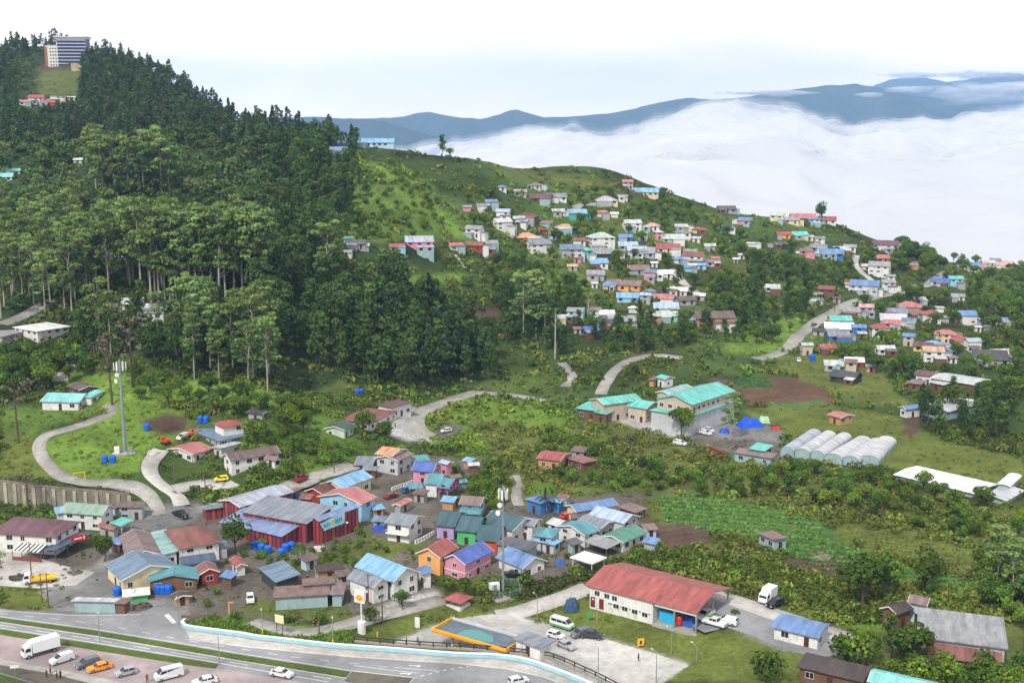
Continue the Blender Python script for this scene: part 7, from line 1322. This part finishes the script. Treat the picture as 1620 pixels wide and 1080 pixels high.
def cloudmat(name, z0, z1, soft, dens, sc=.0016):
    """white vapour surface: solid low down, torn and see-through towards its highest lumps"""
    m, nt, out = newmat(name); D = N(nt, 'ShaderNodeBsdfDiffuse'); D.inputs[0].default_value = (.74,.745,.76,1); T = N(nt, 'ShaderNodeBsdfTransparent'); M = N(nt, 'ShaderNodeMixShader')
    Tl = N(nt, 'ShaderNodeBsdfTranslucent'); Tl.inputs[0].default_value = (.74,.75,.78,1); M2 = N(nt, 'ShaderNodeMixShader', i_0=.35); lk(nt, D.outputs[0], M2.inputs[1]); lk(nt, Tl.outputs[0], M2.inputs[2])
    at = N(nt, 'ShaderNodeAttribute', attribute_name='Col'); tc = N(nt, 'ShaderNodeTexCoord'); n1 = N(nt, 'ShaderNodeTexNoise', Scale=sc, Detail=10.0, Roughness=.66, Distortion=1.1); lk(nt, tc.outputs['Object'], n1.inputs['Vector'])
    a = N(nt, 'ShaderNodeMath', operation='ADD'); lk(nt, at.outputs['Fac'], a.inputs[0]); lk(nt, n1.outputs[0], a.inputs[1])
    r = N(nt, 'ShaderNodeMapRange', i_1=.75, i_2=.75+soft, i_3=0, i_4=dens); r.interpolation_type = 'SMOOTHSTEP'; lk(nt, a.outputs[0], r.inputs[0])
    lk(nt, r.outputs[0], M.inputs[0]); lk(nt, T.outputs[0], M.inputs[1]); lk(nt, M2.outputs[0], M.inputs[2]); lk(nt, M.outputs[0], out.inputs[0]); return m
# top of the cloud sea: heights follow the bank's crest in the photograph at about 6 km
CREST = [(500,262),(640,248),(700,236),(760,226),(800,218),(850,210),(900,206),(950,214),(1000,205),(1040,190),(1080,183),(1120,175),(1160,170),(1210,170),(1260,178),(1300,198),(1340,208),(1400,192),(1450,190),(1500,196),(1550,184),(1620,180),(1760,176),(2000,180)]
CM = cloudmat('cloud_vapour', 0, 0, .55, 1.0); CM2 = cloudmat('cloud_veil', 0, 0, .8, .6); CM3 = cloudmat('cloud_shreds', 0, 0, .42, .62, .0026)
def cloud_sea(k, lift, mat, edge):
    uu = np.linspace(-.34, .66, 420); Yc = 1300*np.exp(np.linspace(0, 1, 260)*math.log(7600/1300)); U, Y = np.meshgrid(uu, Yc, indexing='ij'); X = U*Y
    zc = CZ+6000*np.array([vrow(np.interp(810+F*u*1.01, [c[0] for c in CREST], [c[1] for c in CREST])) for u in uu])
    t = sstep(1600, 6000, Y); base = -175+(zc[:, None]+175)*t**1.15
    wx = X+vnoise(X, Y, 500, 6)*420; wy = Y*1.0+vnoise(X, Y, 500, 7)*420; n = vnoise(wx, wy, 1500, 1)*.5+(.28-np.abs(vnoise(wx, wy, 620, 2))*1.5)+(.2-np.abs(vnoise(wx, wy, 240, 6))*1.0)*.7+vnoise(X, Y, 160, 3)*.26+vnoise(X, Y, 70, 4)*.12+vnoise(X, Y, 32, 5)*.05
    back = sstep(6000, 7300, Y); z = base+n*125*(.25+.75*t)+lift-back*260
    a = 1.15-.95*sstep(.6, 1.0, t)*edge - lift/(170 if lift > 0 else 1e9) + .25*n*sstep(.5, 1, t)
    a -= .5*sstep(6100, 7200, Y); a = np.clip(a, 0, 1.3)
    V = np.stack([X, Y, z], -1).reshape(-1, 3); idx = np.arange(V.shape[0]).reshape(U.shape); Q = np.stack([idx[:-1, :-1], idx[1:, :-1], idx[1:, 1:], idx[:-1, 1:]], -1).reshape(-1, 4)
    tag(obj('cloud_sea', npmesh('cloud_sea', V, Q, mat, np.repeat(a.reshape(-1, 1), 3, 1), True)), 'sea of white cloud filling the valley before the mountains', kind='stuff')
cloud_sea(0, -14, CM, .8)
for k, l in enumerate((0, 14)): cloud_sea(k+1, l, CM2, .8)
def puff(px, py, Y, wpx, hpx, seed):
    c = on_ray(px, py, Y); W = wpx/F*Y/2; Hh = hpx/F*Y/2; rng = np.random.default_rng(seed)
    for s in (1.0, .8, .6):
        n, m = 48, 20; th = np.linspace(0, 2*pi, n, endpoint=False); ph = np.linspace(-pi/2, pi/2, m); Tt, Pp = np.meshgrid(th, ph, indexing='ij'); d = np.stack([np.cos(Pp)*np.cos(Tt)*W, np.cos(Pp)*np.sin(Tt)*W*.5, np.sin(Pp)*Hh], -1)
        nz = 1+1.1*vnoise(d[..., 0]+seed*77, d[..., 1]+d[..., 2]*2, W*.35, 2)+.6*vnoise(d[..., 0], d[..., 2]*3+d[..., 1], W*.14, 3); V = c+d*nz[..., None]*s
        a = np.full(n*m, .55+.22*(1-s)); idx = np.arange(n*m).reshape(n, m); Q = np.stack([idx, np.roll(idx, -1, 0)], -1); Q = np.stack([Q[:, :-1, 0], Q[:, :-1, 1], Q[:, 1:, 1], Q[:, 1:, 0]], -1).reshape(-1, 4)
        tag(obj('cloud', npmesh('cloud', V.reshape(-1, 3), Q, CM2, np.repeat(a.reshape(-1, 1), 3, 1), True)), 'torn cloud clinging to the mountain ridge', kind='stuff')
def billows():
    rng = np.random.default_rng(12); Vs = []; Qs = []; As = []; o = 0; n, m = 26, 13
    th = np.linspace(0, 2*pi, n, endpoint=False); ph = np.linspace(-pi/2, pi/2, m); Tt, Pp = np.meshgrid(th, ph, indexing='ij'); D = np.stack([np.cos(Pp)*np.cos(Tt), np.cos(Pp)*np.sin(Tt), np.sin(Pp)], -1); idx = np.arange(n*m).reshape(n, m); q = np.stack([idx, np.roll(idx, -1, 0)], -1); q = np.stack([q[:, :-1, 0], q[:, :-1, 1], q[:, 1:, 1], q[:, 1:, 0]], -1).reshape(-1, 4)
    for row, (dy, Y, r0, stp) in enumerate(((3, 6150, 105, 17), (10, 5750, 120, 22), (26, 5000, 110, 30), (52, 4100, 95, 40))):
        for px in np.arange(735 if row < 2 else 800, 1680, stp):
            x = px+rng.normal()*stp*.4; py = np.interp(x, [c[0] for c in CREST], [c[1] for c in CREST])+dy+rng.normal()*2.5; r = r0*rng.uniform(.55, 1.25); c = on_ray(x, py+r*.66*F/Y, Y+rng.normal()*90); sd = rng.uniform(0, 9000)
            for s, al in ((1.28, .26), (1.14, .36), (1.0, .5), (.84, .7), (.66, .95)):
                nz = 1+.75*vnoise(D[..., 0]*2+sd, D[..., 1]*2+D[..., 2]*2.6, .9, 2)+.35*vnoise(D[..., 0]*5+sd, D[..., 2]*5+D[..., 1]*5, .9, 3); V = c+D*np.array([r*1.35, r, r*.62])*s*nz[..., None]; Vs.append(V.reshape(-1, 3)); Qs.append(q+o); o += n*m; As.append(np.full(n*m, al))
    A_ = np.concatenate(As); tag(obj('cloud_billows', npmesh('billows', np.concatenate(Vs), np.concatenate(Qs), cloudmat('cloud_puff', 0, 0, .95, .8, .004), np.repeat(A_[:, None], 3, 1), True)), 'soft billows along the top of the cloud bank', kind='stuff')
def on_ray(px, py, Y): u, v = ray(px, py); return np.array([u*Y, Y, CZ+v*Y])
billows()
for i, a in enumerate([(1220,147,8300,120,8),(1440,119,11900,90,9),(1545,118,11900,110,10),(1550,148,8600,170,26),(1440,142,8700,60,8),(1360,205,7600,110,12),(1375,150,8500,36,7),(1600,140,8500,110,14)]): puff(*a, i+2)
# haze: the air
m, nt, out = newmat('haze_air'); PV = N(nt, 'ShaderNodeVolumePrincipled'); PV.inputs['Color'].default_value = (.34,.58,.97,1); PV.inputs['Density'].default_value = 6.2e-5; PV.inputs['Anisotropy'].default_value = 0; lk(nt, PV.outputs[0], out.inputs['Volume'])
mb = MB(); mb.box(-9000, 11500, -400, 13300, -470, 620); h = obj('haze', mb.mesh('haze', m)); tag(h, 'thin blue haze filling the air', kind='stuff')
# ---------------------------------------------------------------- sky, sun
EXPO = 0.5
w = bpy.data.worlds.new('World'); SC.world = w; w.use_nodes = True; nt = w.node_tree; nt.nodes.clear()
out = nt.nodes.new('ShaderNodeOutputWorld'); bg = N(nt, 'ShaderNodeBackground', Strength=.115)
SUN_EL, SUN_AZ = radians(48), radians(205)      # azimuth clockwise from +Y: behind the camera, to its left
sky = N(nt, 'ShaderNodeTexSky'); sky.sky_type = 'NISHITA'; sky.sun_disc = False; sky.sun_elevation = SUN_EL; sky.sun_rotation = SUN_AZ; sky.altitude = 1500; sky.dust_density = 2
tc = N(nt, 'ShaderNodeTexCoord'); mp = N(nt, 'ShaderNodeMapping'); lk(nt, tc.outputs['Generated'], mp.inputs[0]); mp.inputs['Scale'].default_value = (1, 1, 5)
n1 = N(nt, 'ShaderNodeTexNoise', Scale=2.2, Detail=6.0, Roughness=.5, Distortion=.4); lk(nt, mp.outputs[0], n1.inputs['Vector'])
cr = N(nt, 'ShaderNodeValToRGB'); e = cr.color_ramp.elements; e[0].position = .3; e[0].color = (5.5,5.75,6.1,1); e[1].position = .62; e[1].color = (8.4,7.9,7.6,1)
lk(nt, n1.outputs[0], cr.inputs[0])
n2 = N(nt, 'ShaderNodeTexNoise', Scale=1.3, Detail=5.0); lk(nt, mp.outputs[0], n2.inputs['Vector']); rr = N(nt, 'ShaderNodeMapRange', i_1=.35, i_2=.6, i_3=.86, i_4=1.0); lk(nt, n2.outputs[0], rr.inputs[0])
sz_ = N(nt, 'ShaderNodeSeparateXYZ'); lk(nt, tc.outputs['Generated'], sz_.inputs[0]); hz_ = N(nt, 'ShaderNodeMapRange', i_1=0.0, i_2=.14, i_3=1.0, i_4=0.0); lk(nt, sz_.outputs[2], hz_.inputs[0])
hm_ = N(nt, 'ShaderNodeMix', data_type='RGBA', blend_type='MULTIPLY'); lk(nt, hz_.outputs[0], hm_.inputs['Factor']); lk(nt, cr.outputs[0], hm_.inputs['A']); hm_.inputs['B'].default_value = (1.35, 1.18, 1.05, 1)
mx = N(nt, 'ShaderNodeMix', data_type='RGBA'); lk(nt, rr.outputs[0], mx.inputs['Factor']); lk(nt, sky.outputs[0], mx.inputs['A']); lk(nt, hm_.outputs['Result'], mx.inputs['B'])
lk(nt, mx.outputs['Result'], bg.inputs[0]); lk(nt, bg.outputs[0], out.inputs[0])
sl = bpy.data.lights.new('sun', 'SUN'); sl.energy = 3.0; sl.angle = radians(5); sl.color = (1, .95, .86)
so = bpy.data.objects.new('sun', sl); COL.objects.link(so); so.location = (0, 0, 500)
so.rotation_euler = (pi/2-SUN_EL, 0, pi-SUN_AZ)
cam = bpy.data.cameras.new('camera'); cam.lens = 36*F/1620; cam.sensor_width = 36; cam.clip_start = 1; cam.clip_end = 60000
co = bpy.data.objects.new('camera', cam); COL.objects.link(co); co.location = (0, 0, CZ); co.rotation_euler = (pi/2-TH, 0, 0); SC.camera = co
SC.render.resolution_x = 1024; SC.render.resolution_y = 682
SC.view_settings.view_transform = 'Standard'; SC.view_settings.look = 'None'; SC.view_settings.gamma = 1; SC.view_settings.exposure = EXPO
cy = SC.cycles; cy.use_denoising = True; cy.max_bounces = 6; cy.diffuse_bounces = 3; cy.glossy_bounces = 2; cy.transmission_bounces = 2; cy.transparent_max_bounces = 64; cy.volume_bounces = 1
cy.use_adaptive_sampling = True; cy.adaptive_threshold = .02
try: cy.denoiser = 'OPENIMAGEDENOISE'; cy.denoising_input_passes = 'RGB_ALBEDO_NORMAL'; cy.denoising_prefilter = 'ACCURATE'
except Exception as e: print(e)
